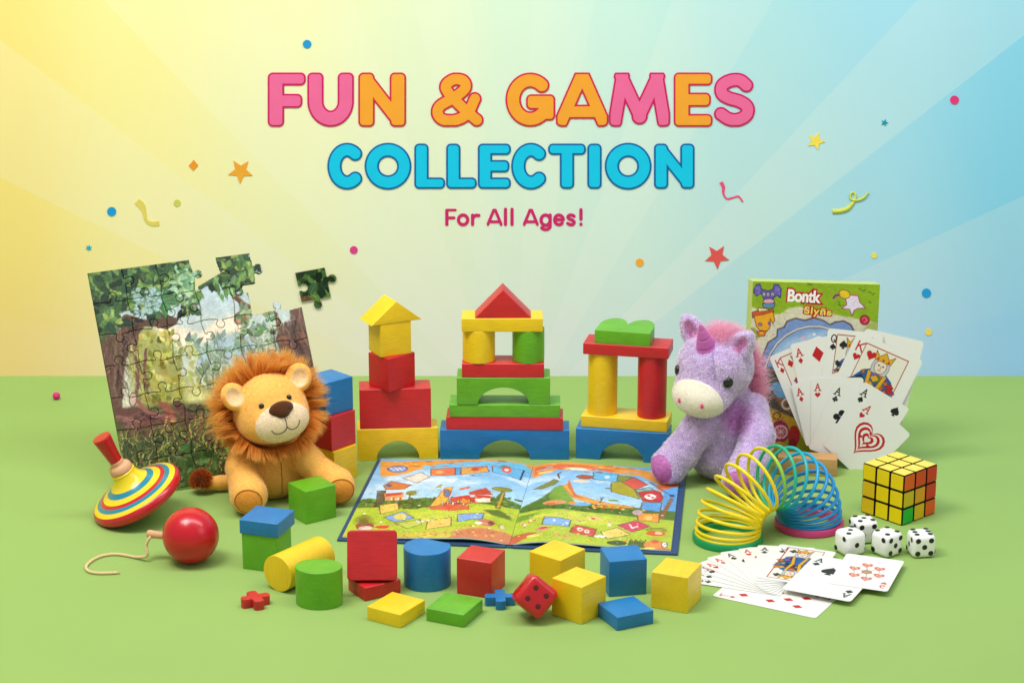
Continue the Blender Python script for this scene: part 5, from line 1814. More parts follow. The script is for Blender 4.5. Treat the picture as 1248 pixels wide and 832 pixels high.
def piece_mesh(name, cv, cm, fun, mat, parent, thick=2.2, groove=1.0, gain=.92):
    """cm: cell mask; fun(u,v,depth mm)->xyz; the cut edge is rounded over like pressed card"""
    h, w_ = cm.shape
    cnt = np.zeros((h+1, w_+1), int)
    for a in (0, 1):
        for b_ in (0, 1):
            cnt[a:h+a, b_:w_+b_] += cm
    used = cnt > 0
    bd = used & (cnt < 4)
    idx = -np.ones(used.shape, int); n = used.sum(); idx[used] = np.arange(n)
    u, v = cv.xx[used], cv.yy[used]
    dep = np.where(bd[used], groove, 0.0)
    col = cv.linear(gain)[used]
    edge = lin_arr(np.array((92, 88, 74)))
    col = np.where(bd[used][:, None], col*.42+edge*.10, col)
    ci, cj = np.nonzero(cm)
    Q = np.stack([idx[ci+1, cj], idx[ci+1, cj+1], idx[ci, cj+1], idx[ci, cj]], 1)
    Vt = fun(u, v, dep); Vb = fun(u, v, np.full(n, thick))
    E = np.concatenate([Q[:, [0, 1]], Q[:, [1, 2]], Q[:, [2, 3]], Q[:, [3, 0]]])
    key = E[:, 0].astype(np.int64)*n*2+E[:, 1]; rev = E[:, 1].astype(np.int64)*n*2+E[:, 0]
    out = E[~np.isin(key, rev)]
    side = np.stack([out[:, 1], out[:, 0], out[:, 0]+n, out[:, 1]+n], 1)
    me = arr_mesh(name, np.concatenate([Vt, Vb]), quads=np.concatenate([Q, Q[:, ::-1]+n, side]), cols=np.concatenate([col, np.tile(lin_arr(np.array((176, 168, 150))), (n, 1))]))
    o = mesh_obj(name, me, mat, parent)
    smooth_by_angle(o, 50)
    return o

def knob(uc, vc, cx, cy, dx, dy, s):
    """inside-test of a jigsaw tab growing from (cx,cy) towards (dx,dy)"""
    a = (uc-cx)*dx+(vc-cy)*dy; b_ = -(uc-cx)*dy+(vc-cy)*dx
    head = (a-.155*s)**2+(b_*1.0)**2 < (.118*s)**2
    neck = (a > -.02*s) & (a < .12*s) & (np.abs(b_) < .066*s+.03*s*np.abs(a/(.12*s)-.5))
    return head | neck

def jigsaw():
    cv = jungle()
    e = empty('jigsaw_puzzle', PPOS, PM.to_euler(), 'jungle jigsaw puzzle leaning back, unfinished at its top edge, behind lion and spinning top', 'jigsaw puzzle')
    r = np.random.default_rng(8)
    NC, NR = 6, 7
    cw, rh = PW/NC, PH/NR
    uc = (cv.xx[:-1, :-1]+cv.xx[1:, 1:])/2; vc = (cv.yy[:-1, :-1]+cv.yy[1:, 1:])/2
    ub = uc+1.3*np.sin(vc*2*PI/rh*1.0+1.2)*np.sin(PI*np.clip(uc/PW, 0, 1)); vb = vc+1.2*np.sin(uc*2*PI/cw+.6)*np.sin(PI*np.clip(vc/PH, 0, 1))
    ci = np.clip((ub/cw).astype(int), 0, NC-1); ri = np.clip((vb/rh).astype(int), 0, NR-1)
    own = ri*10+ci
    own[(ri == 1) & (ci == 4) & (uc < 184)] = 18
    base = own.copy()
    fixed = {(0, 2): 1}
    for rr in range(NR):
        for c in range(NC-1):
            d = fixed.get((rr, c), 1 if r.random() < .5 else -1)
            if rr == 1 and c == 3: continue
            cy = (rr+.5)*rh+r.normal(0, 2.5); cx = (c+1)*cw
            k = knob(uc, vc, cx, cy, d, 0, cw)
            own[k] = rr*10+(c if d > 0 else c+1)
    vfix = {(1, 5): -1, (1, 4): -1, (0, 4): 1, (0, 3): 1}
    for rr in range(NR-1):
        for c in range(NC):
            d = vfix.get((rr, c), 1 if r.random() < .5 else -1)
            cx = (c+.5)*cw+r.normal(0, 2.5); cy = (rr+1)*rh
            if (rr, c) == (1, 4): cx += 6; continue
            if (rr, c) == (1, 5): cx -= 8
            k = knob(uc, vc, cx, cy, 0, d, cw)
            own[k] = (rr if d > 0 else rr+1)*10+c
    own[(own == 3) & (vc > 33-.42*(uc-128)) & (uc > 126)] = 13          # ragged foliage that bridges to the pushed-up piece
    shifted = 4
    missing = {3, 5, 14, 15, 63}
    def fun(u, v, dep): return np.stack([u/1000, dep/1000, (PH-v)/1000], 1)
    for k in sorted(set(own.ravel().tolist())):
        if k in missing: continue
        cm = own == k
        if cm.sum() < 30: continue
        if k == shifted:
            cm = cm | knob(uc, vc, 5*cw, .5*rh, 1, 0, cw)
            piece_mesh('puzzle_piece', cv, cm, lambda u, v, d: fun(u-9.5, v+2.2, d-2.4), M['print'], e)
        else:
            piece_mesh('puzzle_piece', cv, cm, fun, M['print'], e)
    # the loose piece up on the backdrop
    cs = Canvas(64, 64, 3.0, (40, 66, 36))
    for _ in range(150):
        c = [(34, 58, 34), (48, 80, 42), (70, 108, 52), (96, 132, 62), (30, 50, 32)][r.integers(5)]
        leaf(cs, r.uniform(0, 64), r.uniform(-4, 60), r.uniform(8, 18), r.uniform(.8, 2.2), np.clip(np.array(c)+JT(r, 8), 0, 255), r)
    cs.poly([(8, 36), (20, 40), (24, 52), (8, 54)], (110, 76, 56), soft=2); daubs(cs, 60, 6, 1.0, r, 20, None, (6, 34, 26, 54))
    us = (cs.xx[:-1, :-1]+cs.xx[1:, 1:])/2; vs_ = (cs.yy[:-1, :-1]+cs.yy[1:, 1:])/2
    S = 37.0; o_ = 8.0
    cm = (us > o_) & (us < o_+S) & (vs_ > o_) & (vs_ < o_+S)
    cm &= ~knob(us, vs_, o_, o_+S*.54, 1, 0, S*1.15)
    cm |= knob(us, vs_, o_+S, o_+S*.40, 1, 0, S*1.15); cm |= knob(us, vs_, o_+S*.52, o_+S, 0, 1, S*1.15)
    c0 = at_y(230+(697+893+930+735)/4/5.368, 295+(200+165+355+390)/4/5.368, WALL_Y)
    pe = empty('puzzle_piece', (c0.x, WALL_Y-.0032, c0.z), (0, R(-10.5), 0), 'single leafy green jigsaw piece up in the air, apart from the puzzle', 'jigsaw piece')
    k_ = WPX*1.0
    piece_mesh('piece_body', cs, cm, lambda u, v, d: np.stack([(u-o_-S/2)*k_, d/1000, -(v-o_-S/2)*k_*1.02], 1), M['print'], pe, thick=2.6)
jigsaw()

# ------------------------------------------------------------------ board book
BC = np.array((.0081, 2.3650)); BYAW = R(-6.4)
BW, BD = .3715, .2620
SPX = .0030                                   # spine offset from the centre
bx = np.array((math.cos(BYAW), math.sin(BYAW))); by = np.array((-math.sin(BYAW), math.cos(BYAW)))
def page_z(t):
    """t: 0 at the outer edge .. 1 at the gutter"""
    t = np.clip(t, 0, 1)
    return .0040+.0045*np.clip(t/.72, 0, 1)**1.4-.0058*np.clip((t-.74)/.26, 0, 1)**1.8
def book():
    e = empty('picture_book', (BC[0], BC[1], 0), (0, 0, BYAW), 'open picture board book lying flat before the block towers', 'book')
    navy = plain('navy_book_cover', (44, 72, 112), rough=.5, spec=.4, bump=.12, bscale=500, var=.06)
    for x0, x1 in ((-BW/2, SPX-.004), (SPX+.004, BW/2)):
        bm = plan_bm([(x, y) for x, y in ((x0, -BD/2), (x1, -BD/2), (x1, BD/2), (x0, BD/2))], .0002, .0024)
        bevel_all(bm, .0006, 2)
        bm_obj('cover', bm, navy, e)
    bm = plan_bm([(SPX-.0038, -BD/2+.001), (SPX+.0038, -BD/2+.001), (SPX+.0038, BD/2-.001), (SPX-.0038, BD/2-.001)], .0002, .0017)
    bm_obj('spine', bm, navy, e)
    def book_uv(side):
        def f(px, py):
            p = at(px, py, .006)
            q = np.array((p.x, p.y))-BC
            return ((q@bx)*1000, (BD/2-.002-(q@by))*1000)
        return f
    inset_out = {-1: .0050, 1: .0078}
    r = np.random.default_rng(31)
    for sd in (-1, 1):
        xo = sd*(BW/2-inset_out[sd]); xi = SPX+sd*.0003
        Wm = abs(xo-xi)*1000; Hm = (BD-.0075)*1000
        cv = Canvas(Wm, Hm, 2.2, (120, 180, 226))
        ux0 = min(xo, xi)*1000
        base = book_uv(sd)
        tf = lambda px, py: (base(px, py)[0]-ux0, base(px, py)[1])
        Z4 = View(cv, 400, 550, 5.2, tf); Z5 = View(cv, 620, 560, 5.426, tf)
        # --- painted scene shared by both pages: sky, cloud bands, hills, meadow, earth
        yy = cv.yy/Hm
        k = np.clip(yy/.55, 0, 1)[..., None]
        cv.a[:] = np.array((104, 168, 226))*(1-k)+np.array((178, 212, 232))*k
        n = vnoise(cv.h, cv.w, 60, r, 4)
        n = np.clip((n-.48)*5, 0, 1)[..., None]*np.clip(1-np.abs(yy-.3)/.25, 0, 1)[..., None]
        cv.a = cv.a*(1-n*.75)+np.array((240, 244, 244))*n*.75
        orange, red, yel = (224, 150, 62), (204, 78, 48), (236, 190, 70)
        if sd < 0:
            Z4.poly([(330, 50), (1340, 60), (1330, 110), (1200, 90), (1000, 80), (780, 82), (640, 96), (560, 110), (500, 130), (430, 142), (330, 150)], orange, soft=3)
            Z4.poly([(600, 84), (900, 70), (1240, 72), (1300, 110), (1240, 120), (1000, 98), (760, 100), (600, 116)], (112, 186, 224), soft=2)
            Z4.ell(438, 102, 62, 20, (120, 150, 206), line=(84, 84, 140), lw=2)
            for i in range(14): Z4.stroke([(390+i*7, 92+(i % 4)*5), (396+i*7, 96+(i % 4)*5)], 1.6, (220, 226, 240))
            # hills and meadow
            Z4.poly([(190, 300), (260, 284), (330, 300), (470, 300), (620, 290), (760, 320), (1000, 310), (1120, 300), (1260, 330), (1260, 420), (150, 420)], (82, 116, 40), soft=3)
            for _ in range(260):
                x, y = r.uniform(190, 1260), r.uniform(292, 350)
                Z4.ell(x, y, r.uniform(8, 20), r.uniform(4, 9), np.clip(np.array((78, 108, 36))+JT(r, 18), 0, 255))
            Z4.poly([(60, 346), (300, 344), (520, 356), (760, 350), (900, 336), (1100, 350), (1290, 350), (1180, 560), (40, 540)], (172, 190, 52), soft=3)
            Z4.poly([(480, 380), (760, 372), (1000, 356), (1180, 400), (900, 430), (620, 440)], (190, 200, 64), soft=5)
            Z4.poly([(980, 380), (1080, 372), (1150, 400), (1160, 424), (1040, 410)], (96, 112, 44), soft=3)
            Z4.poly([(70, 500), (400, 520), (760, 500), (960, 470), (1080, 480), (1150, 500), (1150, 600), (40, 600)], (198, 182, 66), soft=4)
            Z4.poly([(800, 510), (960, 490), (1120, 505), (1190, 520), (1150, 600), (760, 560)], (200, 122, 86), soft=4)
            # bush, tree, houses
            Z4.ell(540, 330, 78, 32, (66, 96, 34), soft=1)
            for _ in range(70): Z4.ell(r.uniform(470, 615), r.uniform(306, 354), 9, 5, np.clip(np.array((84, 112, 42))+JT(r, 22), 0, 255))
            Z4.poly([(1060, 360), (1085, 365), (1120, 262), (1100, 258)], (196, 156, 54), line=(92, 84, 34), lw=1.4); Z4.poly([(1040, 340), (1075, 280), (1100, 262), (1090, 300), (1060, 356)], (84, 108, 44))
            Z4.ell(1100, 244, 64, 13, (140, 138, 54), line=(92, 88, 40), lw=1)
            Z4.ell(525, 258, 36, 15, (132, 132, 52)); Z4.stroke([(520, 262), (505, 320)], 2, (104, 84, 44))
            Z4.poly([(310, 240), (362, 238), (352, 310), (300, 330)], (92, 84, 60), line=(66, 58, 44), lw=1); Z4.poly([(355, 256), (480, 250), (470, 300), (360, 304)], (214, 150, 90)); Z4.poly([(360, 258), (470, 250), (460, 268), (365, 276)], (196, 70, 50))
            for i in range(6): Z4.poly([(395+i*14, 286), (404+i*14, 285), (404+i*14, 300), (395+i*14, 301)], [(240, 236, 220), (206, 52, 52), (244, 226, 150)][i % 3])
            Z4.poly([(740, 232), (790, 228), (765, 290), (740, 340), (640, 350), (690, 290)], (230, 176, 62), line=(176, 90, 40), lw=1); Z4.ell(752, 268, 20, 26, (90, 120, 170), line=(180, 66, 40), lw=1.6)
            Z4.poly([(625, 362), (740, 330), (890, 350), (888, 376), (760, 380)], (206, 96, 56), line=(150, 66, 40), lw=1)
            Z4.poly([(770, 296), (870, 286), (1030, 290), (1028, 326), (900, 340), (770, 330)], (204, 60, 44), soft=1); Z4.poly([(890, 266), (1000, 240), (1040, 282), (900, 290)], (198, 72, 48)); Z4.poly([(930, 310), (1025, 306), (1024, 330), (930, 334)], (236, 226, 206))
            for i in range(12):
                x = 715+i*17; y = 322+10*math.sin(i*1.7)
                Z4.poly([(x, y), (x+12, y-2), (x+12, y+17), (x, y+18)], [(240, 236, 226), (214, 72, 48), (240, 190, 70), (120, 150, 180)][i % 4], line=(120, 60, 50), lw=.8)
            Z4.ell(765, 356, 22, 13, (214, 74, 40)); Z4.ell(860, 324, 22, 14, (232, 140, 50)); Z4.ell(914, 292, 18, 8, (200, 216, 226)); Z4.poly([(825, 240), (895, 228), (900, 240), (830, 252)], (212, 86, 48))
            Z4.poly([(670, 232), (700, 212), (722, 204), (716, 230)], (166, 160, 110)); Z4.ell(910, 160, 20, 3, (70, 100, 150))
            # board spaces
            def tile(P, c, ln=(108, 84, 60)): Z4.poly(P, c, line=ln, lw=1.4)
            tile([(470, 162), (590, 128), (642, 160), (560, 194)], (222, 212, 196)); tile([(350, 205), (400, 180), (525, 205), (480, 232), (365, 232)], (206, 118, 58))
            tile([(650, 108), (805, 106), (804, 152), (650, 152)], (222, 112, 66)); tile([(805, 108), (840, 108), (838, 150), (805, 150)], (84, 160, 220)); tile([(840, 108), (1000, 104), (1020, 140), (840, 152)], (222, 160, 72))
            tile([(1040, 104), (1240, 112), (1215, 172), (1040, 140)], (104, 180, 228)); Z4.ell(1130, 122, 32, 18, (230, 90, 70)); Z4.ell(1130, 122, 14, 9, (244, 226, 206)); Z4.stroke([(1240, 112), (1215, 172)], 2, (40, 50, 70))
            tile([(322, 330), (440, 318), (446, 360), (330, 388)], (230, 196, 90)); tile([(350, 408), (470, 374), (546, 420), (420, 442)], (120, 164, 224)); Z4.ell(455, 408, 40, 20, (226, 196, 90))
            tile([(420, 450), (580, 428), (590, 460), (500, 486)], (184, 196, 80)); tile([(630, 440), (780, 424), (776, 478), (615, 494)], (232, 188, 92)); tile([(820, 406), (985, 400), (975, 436), (816, 452)], (124, 164, 224))
            Z4.ell(705, 130, 26, 10, (240, 170, 100)); Z4.ell(930, 120, 26, 12, (200, 84, 60)); Z4.ell(384, 206, 18, 10, (90, 90, 130))
            Z4.ell(230, 462, 60, 24, (150, 72, 54)); Z4.ell(235, 474, 44, 12, (226, 196, 190))
            for i in range(18): Z4.stroke([(225, 450), (225+70*math.cos(PI*i/17), 446-56*math.sin(PI*i/17))], 1.3, (110, 100, 34))
            Z4.ell(1000, 456, 56, 22, (190, 120, 90)); Z4.ell(1030, 460, 20, 14, (130, 60, 50)); Z4.ell(950, 462, 24, 9, (234, 228, 214))
            for i in range(7): Z4.ell(560+i*12, 440+8*math.sin(i), 9, 6, [(226, 226, 216), (190, 200, 210), (210, 180, 120)][i % 3])
            Z4.ell(340, 470, 46, 10, (210, 60, 50)); Z4.ell(1100, 475, 12, 12, (226, 190, 180))
            for _ in range(40): Z4.ell(r.uniform(430, 1060), r.uniform(515, 545), r.uniform(5, 14), 3, [(200, 96, 60), (230, 200, 100), (160, 150, 70)][r.integers(3)])
            daubs(cv, 1500, 9, 1.2, r, 15, lambda u, v: .1, None, .6)
        else:
            Z5.poly([(160, 20), (500, 20), (1150, 90), (1130, 200), (1060, 180), (930, 130), (860, 100), (720, 90), (550, 66), (380, 66), (260, 84), (170, 110), (150, 90)], orange, soft=3)
            Z5.poly([(170, 40), (300, 36), (540, 50), (700, 70), (690, 86), (540, 66), (380, 60), (260, 70), (165, 92)], (222, 110, 66), soft=3); Z5.ell(460, 72, 90, 8, (246, 230, 190)); Z5.ell(240, 82, 50, 8, (244, 206, 110))
            Z5.poly([(960, 160), (1140, 130), (1130, 190), (1000, 196)], (196, 96, 48), soft=4); Z5.ell(1040, 190, 60, 14, (216, 120, 60)); Z5.poly([(1020, 190), (1140, 160), (1110, 330), (1010, 330)], (92, 160, 222), soft=3)
            Z5.poly([(80, 300), (200, 262), (340, 180), (350, 186), (300, 250), (420, 290), (640, 300), (830, 310), (1110, 330), (1110, 390), (60, 380)], (78, 112, 40), soft=3)
            Z5.poly([(300, 190), (350, 180), (420, 270), (440, 310), (280, 300), (260, 250)], (118, 156, 56), soft=2)
            Z5.poly([(160, 188), (270, 150), (300, 132), (330, 150), (300, 176), (220, 194)], (128, 132, 66), line=(96, 100, 52), lw=.8)
            Z5.poly([(350, 180), (395, 172), (440, 236), (560, 268), (680, 290), (830, 306), (820, 320), (560, 296), (420, 262)], (226, 158, 66), line=(186, 110, 54), lw=1.2); Z5.poly([(385, 180), (400, 130), (406, 160), (440, 240), (520, 270), (430, 256)], (206, 108, 62))
            for _ in range(230):
                x, y = r.uniform(70, 840), r.uniform(318, 352)
                Z5.ell(x, y, r.uniform(8, 18), r.uniform(3, 8), np.clip(np.array((72, 104, 34))+JT(r, 16), 0, 255))
            Z5.poly([(30, 340), (240, 330), (520, 350), (840, 370), (1100, 390), (1080, 620), (0, 560)], (172, 190, 58), soft=3)
            Z5.poly([(140, 370), (420, 350), (720, 380), (760, 420), (520, 440), (240, 400)], (196, 202, 76), soft=5); Z5.poly([(60, 360), (200, 350), (120, 390), (50, 400)], (112, 148, 46), soft=3)
            Z5.poly([(0, 490), (120, 480), (190, 488), (100, 520), (0, 560)], (188, 92, 64), soft=3); Z5.ell(160, 506, 44, 8, (236, 214, 120))
            Z5.ell(300, 292, 80, 14, (222, 150, 100)); Z5.ell(280, 300, 30, 10, (214, 100, 70)); Z5.ell(470, 300, 70, 12, (110, 170, 220)); Z5.ell(420, 296, 26, 8, (240, 140, 60))
            for i in range(12): Z5.ell(560+i*18, 312+4*math.sin(i*2), 12, 10, [(206, 160, 60), (200, 90, 50), (170, 150, 60)][i % 3])
            Z5.ell(500, 122, 54, 13, (168, 84, 50), line=(110, 56, 40), lw=1.2); Z5.ell(480, 150, 60, 8, (238, 206, 170)); Z5.curve([(345, 92), (326, 106), (334, 132)], 2.2, (110, 66, 60)); Z5.ell(655, 190, 20, 5, (110, 120, 50)); Z5.ell(690, 268, 34, 7, (110, 150, 80))
            Z5.stroke([(600, 285), (625, 248)], 1.4, (60, 60, 60)); Z5.stroke([(612, 268), (606, 250)], 1.2, (60, 60, 60))
            def tile(P, c, ln=(104, 92, 66)): Z5.poly(P, c, line=ln, lw=1.5)
            tile([(560, 88), (722, 96), (716, 146), (556, 134)], (104, 182, 228)); Z5.ell(648, 116, 20, 10, (200, 226, 240))
            tile([(722, 100), (820, 108), (760, 148), (716, 140)], (130, 136, 60)); tile([(748, 146), (830, 112), (920, 158), (830, 192)], (206, 84, 72)); tile([(676, 152), (740, 142), (830, 192), (866, 252), (676, 212)], (166, 158, 44))
            tile([(838, 194), (930, 172), (960, 190), (850, 210)], (128, 184, 186)); tile([(850, 208), (960, 192), (1000, 204), (1020, 240), (1005, 270), (890, 270)], (188, 56, 58)); Z5.ell(935, 236, 38, 18, (240, 236, 226)); Z5.ell(925, 230, 12, 7, (190, 80, 80)); Z5.ell(950, 242, 12, 7, (190, 80, 80))
            tile([(880, 276), (1012, 272), (1000, 334), (872, 322)], (92, 160, 220)); tile([(852, 344), (996, 344), (990, 406), (852, 392)], (228, 150, 60)); Z5.ell(922, 374, 28, 16, (240, 196, 110))
            tile([(720, 430), (840, 394), (932, 432), (810, 472)], (204, 66, 100)); Z5.stroke([(800, 424), (816, 446), (850, 432)], 2.4, (240, 226, 220)); tile([(604, 478), (720, 444), (806, 488), (650, 522)], (228, 200, 106))
            tile([(234, 384), (410, 406), (396, 452), (218, 436)], (126, 168, 226)); Z5.ell(300, 412, 12, 7, (220, 230, 240)); tile([(432, 436), (580, 460), (556, 512), (400, 488)], (200, 76, 66)); Z5.ell(470, 466, 22, 12, (240, 230, 216)); Z5.ell(516, 478, 18, 12, (240, 230, 216)); Z5.ell(472, 467, 9, 5, (200, 76, 66)); Z5.ell(517, 479, 7, 5, (200, 76, 66))
            Z5.stroke([(930, 140), (1080, 230)], 2.2, (84, 100, 110)); Z5.stroke([(1075, 246), (1010, 370)], 5, (140, 94, 50)); Z5.ell(850, 342, 34, 18, (190, 160, 170)); Z5.ell(1080, 226, 18, 10, (60, 80, 110))
            Z5.ell(975, 454, 66, 13, (150, 160, 50), line=(84, 90, 40), lw=1.2); Z5.ell(970, 478, 64, 16, (206, 90, 54)); Z5.ell(990, 474, 26, 9, (240, 190, 150)); Z5.ell(714, 546, 68, 16, (66, 84, 44))
            for i in range(10): Z5.curve([(790+i*12, 572), (796+i*11, 540), (808+i*11, 520+6*(i % 3))], 1.6, (66, 80, 40))
            Z5.ell(965, 552, 76, 26, (222, 136, 70)); Z5.ell(1030, 550, 20, 18, (230, 226, 220), line=(80, 70, 60), lw=1); Z5.ell(965, 530, 26, 12, (200, 90, 60)); Z5.ell(930, 576, 40, 8, (226, 220, 110)); Z5.ell(1010, 584, 60, 12, (196, 104, 80))
            for i in range(8): Z5.ell(80+i*13, 410+14*math.sin(i*.8), 10, 7, [(220, 170, 110), (206, 110, 90), (226, 220, 190)][i % 3])
            Z5.ell(220, 462, 46, 14, (220, 150, 140)); Z5.ell(225, 460, 34, 8, (200, 60, 56)); Z5.ell(560, 390, 44, 10, (222, 190, 140)); Z5.ell(556, 392, 14, 6, (206, 60, 60)); Z5.ell(600, 506, 36, 10, (226, 226, 226)); Z5.curve([(300, 488), (340, 520), (390, 524), (380, 500)], 4, (206, 160, 90)); Z5.ell(664, 432, 14, 14, (220, 220, 170))
            daubs(cv, 1500, 9, 1.2, r, 15, lambda u, v: .1, None, .6)
        # pen work and small flowers over the whole scene
        for _ in range(420):
            u, v = r.uniform(4, Wm-4), r.uniform(Hm*.42, Hm-6)
            l = r.uniform(1.5, 5)
            cv.stroke([(u, v), (u+l*r.normal(0, .6), v-l)], .5, (70, 84, 30), alpha=.55)
        for _ in range(80):
            u, v = r.uniform(6, Wm-6), r.uniform(Hm*.5, Hm-6)
            cv.ell(u, v, r.uniform(.8, 2.0), r.uniform(.7, 1.6), [(240, 232, 206), (214, 84, 60), (240, 200, 80), (150, 120, 180), (226, 150, 150)][r.integers(5)])
        for _ in range(36):
            u, v = r.uniform(6, Wm-6), r.uniform(3, 30)
            cv.ell(u, v, r.uniform(2, 7), r.uniform(1, 2.6), [(206, 96, 44), (240, 190, 90), (226, 130, 60), (120, 84, 60), (150, 196, 220)][r.integers(5)], alpha=.7)
        cv.mottle(.07, 1.6, 40+sd); cv.mottle(.06, 9, 44+sd); cv.smear(.5, 2.5, 50+sd)
        xor = xi
        def surf(u, v, dz=0.0, xo=xo, xi=xi, ux0=ux0, Hm=Hm):
            x = (ux0+u)/1000
            t = (x-xo)/(xi-xo)
            y = BD/2-.002-v/1000
            return np.stack([x, y, page_z(t)+dz], -1)
        print_mesh('page', cv, lambda u, v: surf(u, v), M['print'], e, gain=1.0)
        # leaves under the printed spread: thick board pages with teal printed edges
        n = 60
        for li, (dz, dzz, cl, gr) in enumerate(((-.0003, -.0016, (214, 222, 214), 0.0), (-.0020, -.0030, (54, 104, 112), .0012))):
            us = np.linspace(0, Wm, n); V = []
            for dzv in (dz, dzz):
                for vv in (gr*1000, Hm-gr*1000):
                    p = surf(us, np.full(n, vv))
                    p[:, 2] = np.maximum(p[:, 2]+dzv, .0026)
                    V.append(p)
            V = np.concatenate(V); Q = []
            for i in range(n-1):
                Q += [(i, i+1, n+i+1, n+i), (2*n+i, 3*n+i, 3*n+i+1, 2*n+i+1), (i, 2*n+i, 2*n+i+1, i+1), (n+i, n+i+1, 3*n+i+1, 3*n+i)]
            Q += [(0, n, 3*n, 2*n), (n-1, 3*n-1, 4*n-1, 2*n-1)]
            key = 'page_edge_%d' % li
            if key not in M: M[key] = plain(key, cl, rough=.6, spec=.3)
            mesh_obj('leaf', arr_mesh('leaf', V, quads=Q), M[key], e)
book()

# ------------------------------------------------------------------ board game box
GP = Vector((.2790, 2.5120, .0072)); GW, GH, GT = .1544, .2119, .0290
GM = (Matrix.Rotation(R(4.2), 3, 'Z') @ Matrix.Rotation(R(-9.0), 3, 'X') @ Matrix.Rotation(R(2.6), 3, 'Y'))
def game_box():
    e = empty('game_box', GP, GM.to_euler(), 'board game box with a green cartoon cover behind the unicorn and card fan', 'game box')
    bm = box_bm(GW, GT, GH)
    bmesh.ops.translate(bm, verts=bm.verts, vec=(GW/2, GT/2, 0))
    bevel_all(bm, .0009, 2)
    bm_obj('carton', bm, plain('pale_green_carton', (186, 200, 110), rough=.55, spec=.3, var=.04, bscale=80), e)
    GMI = GM.transposed()
    H_, W_ = GH*1000, GW*1000
    def tf(px, py):
        q = GMI @ (on_plane(px, py, GP, GM @ Vector((0, -1, 0)))-GP)
        return (q.x*1000, H_-q.z*1000)
    cv = Canvas(W_, H_, 1.9, (138, 172, 28))
    r = np.random.default_rng(77)
    B = View(cv, 900, 325, 6.9333, tf)          # upper half
    C = View(cv, 900, 440, 5.945, tf)           # lower half
    k = .9
    cream, ink = (212, 208, 176), (58, 38, 44)
    B.poly([(70, 320), (140, 350), (210, 400), (350, 400), (420, 350), (520, 335), (640, 360), (800, 400), (1000, 440), (1170, 470), (1180, 900), (60, 900)], cream, soft=2)
    B.poly([(70, 500), (140, 520), (180, 580), (140, 640), (60, 600)], (150, 156, 60), soft=2); B.poly([(1090, 480), (1170, 450), (1170, 560), (1060, 540)], (150, 168, 60), alpha=.7, soft=4)
    daubs(cv, 300, 9, 1.0, r, 12, lambda u, v: .1, (0, 0, W_, 90))
    # big blue scalloped creature framing a round window
    sc_ = [(200, 760), (250, 640), (325, 590), (330, 530), (385, 510), (410, 460), (480, 436), (560, 452), (640, 430), (720, 455), (770, 490), (820, 466), (890, 458), (950, 490), (975, 540), (1080, 640), (1150, 800), (1150, 1300), (190, 1300)]
    B.poly(sc_, (122, 150, 196), soft=1, line=(88, 62, 56), lw=1.6)
    for _ in range(420):
        x, y = r.uniform(220, 960), r.uniform(440, 900)
        B.ell(x, y, r.uniform(3, 9), r.uniform(2, 6), np.clip(np.array((110, 134, 184))+JT(r, 26), 0, 255), alpha=.5)
    B.ell(640, 930, 415, 425, (128, 168, 210), line=(222, 214, 196), lw=2.4); B.ell(640, 930, 408, 418, (128, 168, 210), line=(104, 78, 62), lw=1.0)
    B.poly([(300, 720), (420, 620), (600, 560), (760, 540), (700, 620), (500, 700), (330, 800)], (176, 204, 226), soft=8); B.ell(548, 604, 20, 16, (238, 186, 196)); B.ell(640, 570, 14, 12, (240, 236, 232))
    # dog-like purple face at top left
    B.poly([(130, 190), (150, 150), (182, 145), (196, 190), (250, 205), (290, 190), (300, 150), (335, 148), (362, 190), (355, 265), (325, 240), (300, 260), (290, 285), (220, 290), (205, 250), (190, 225), (150, 248), (128, 215)], (98, 86, 166), line=(52, 40, 88), lw=1.0)
    for _ in range(60): B.ell(r.uniform(138, 185), r.uniform(165, 235), 4, 3, (140, 130, 190), alpha=.6)
    for _ in range(60): B.ell(r.uniform(305, 352), r.uniform(165, 235), 4, 3, (140, 130, 190), alpha=.6)
    for x in (215, 250, 288): B.ell(x, 235, 14, 17, (222, 222, 232), line=ink, lw=.7); B.ell(x, 237, 6, 8, (70, 60, 110))
    B.ell(255, 292, 48, 22, (228, 168, 186), line=ink, lw=.8); B.poly([(200, 312), (310, 308), (300, 344), (212, 346)], (104, 158, 190), line=ink, lw=.8); B.stroke([(205, 328), (304, 326)], .8, (60, 100, 130))
    # yellow beast with a red hat
    B.poly([(115, 385), (160, 370), (290, 355), (300, 380), (200, 410), (118, 432)], (206, 84, 40), line=ink, lw=.8); B.poly([(165, 345), (230, 352), (260, 370), (170, 380)], (230, 206, 150), line=ink, lw=.7)
    B.poly([(132, 415), (200, 404), (290, 380), (306, 450), (290, 480), (268, 440), (270, 500), (240, 546), (180, 536), (150, 500)], (234, 166, 32), line=(124, 72, 30), lw=1.0); B.ell(183, 486, 17, 13, (152, 122, 170), line=ink, lw=.6); B.ell(258, 478, 11, 18, (120, 96, 130)); B.poly([(155, 545), (235, 540), (220, 585), (170, 590)], (214, 120, 40), line=ink, lw=.7); B.ell(195, 560, 14, 8, (240, 190, 70))
    # white star with a yellow ball
    B.poly([(945, 240), (1010, 245), (1025, 300), (1075, 350), (1005, 352), (975, 370), (958, 418), (940, 360), (870, 352), (915, 320), (905, 270)], (226, 214, 230), line=(150, 60, 90), lw=1.0); B.ell(895, 232, 48, 36, (228, 196, 40), rot=.3, line=(150, 84, 50), lw=1.0); B.curve([(850, 238), (820, 244), (802, 264)], 2.6, (140, 40, 120)); B.poly([(975, 240), (990, 205), (1002, 236)], (222, 120, 70))
    for x, y in ((965, 270), (990, 290), (975, 300), (1000, 275)): B.ell(x, y, 4, 4, (220, 120, 150))
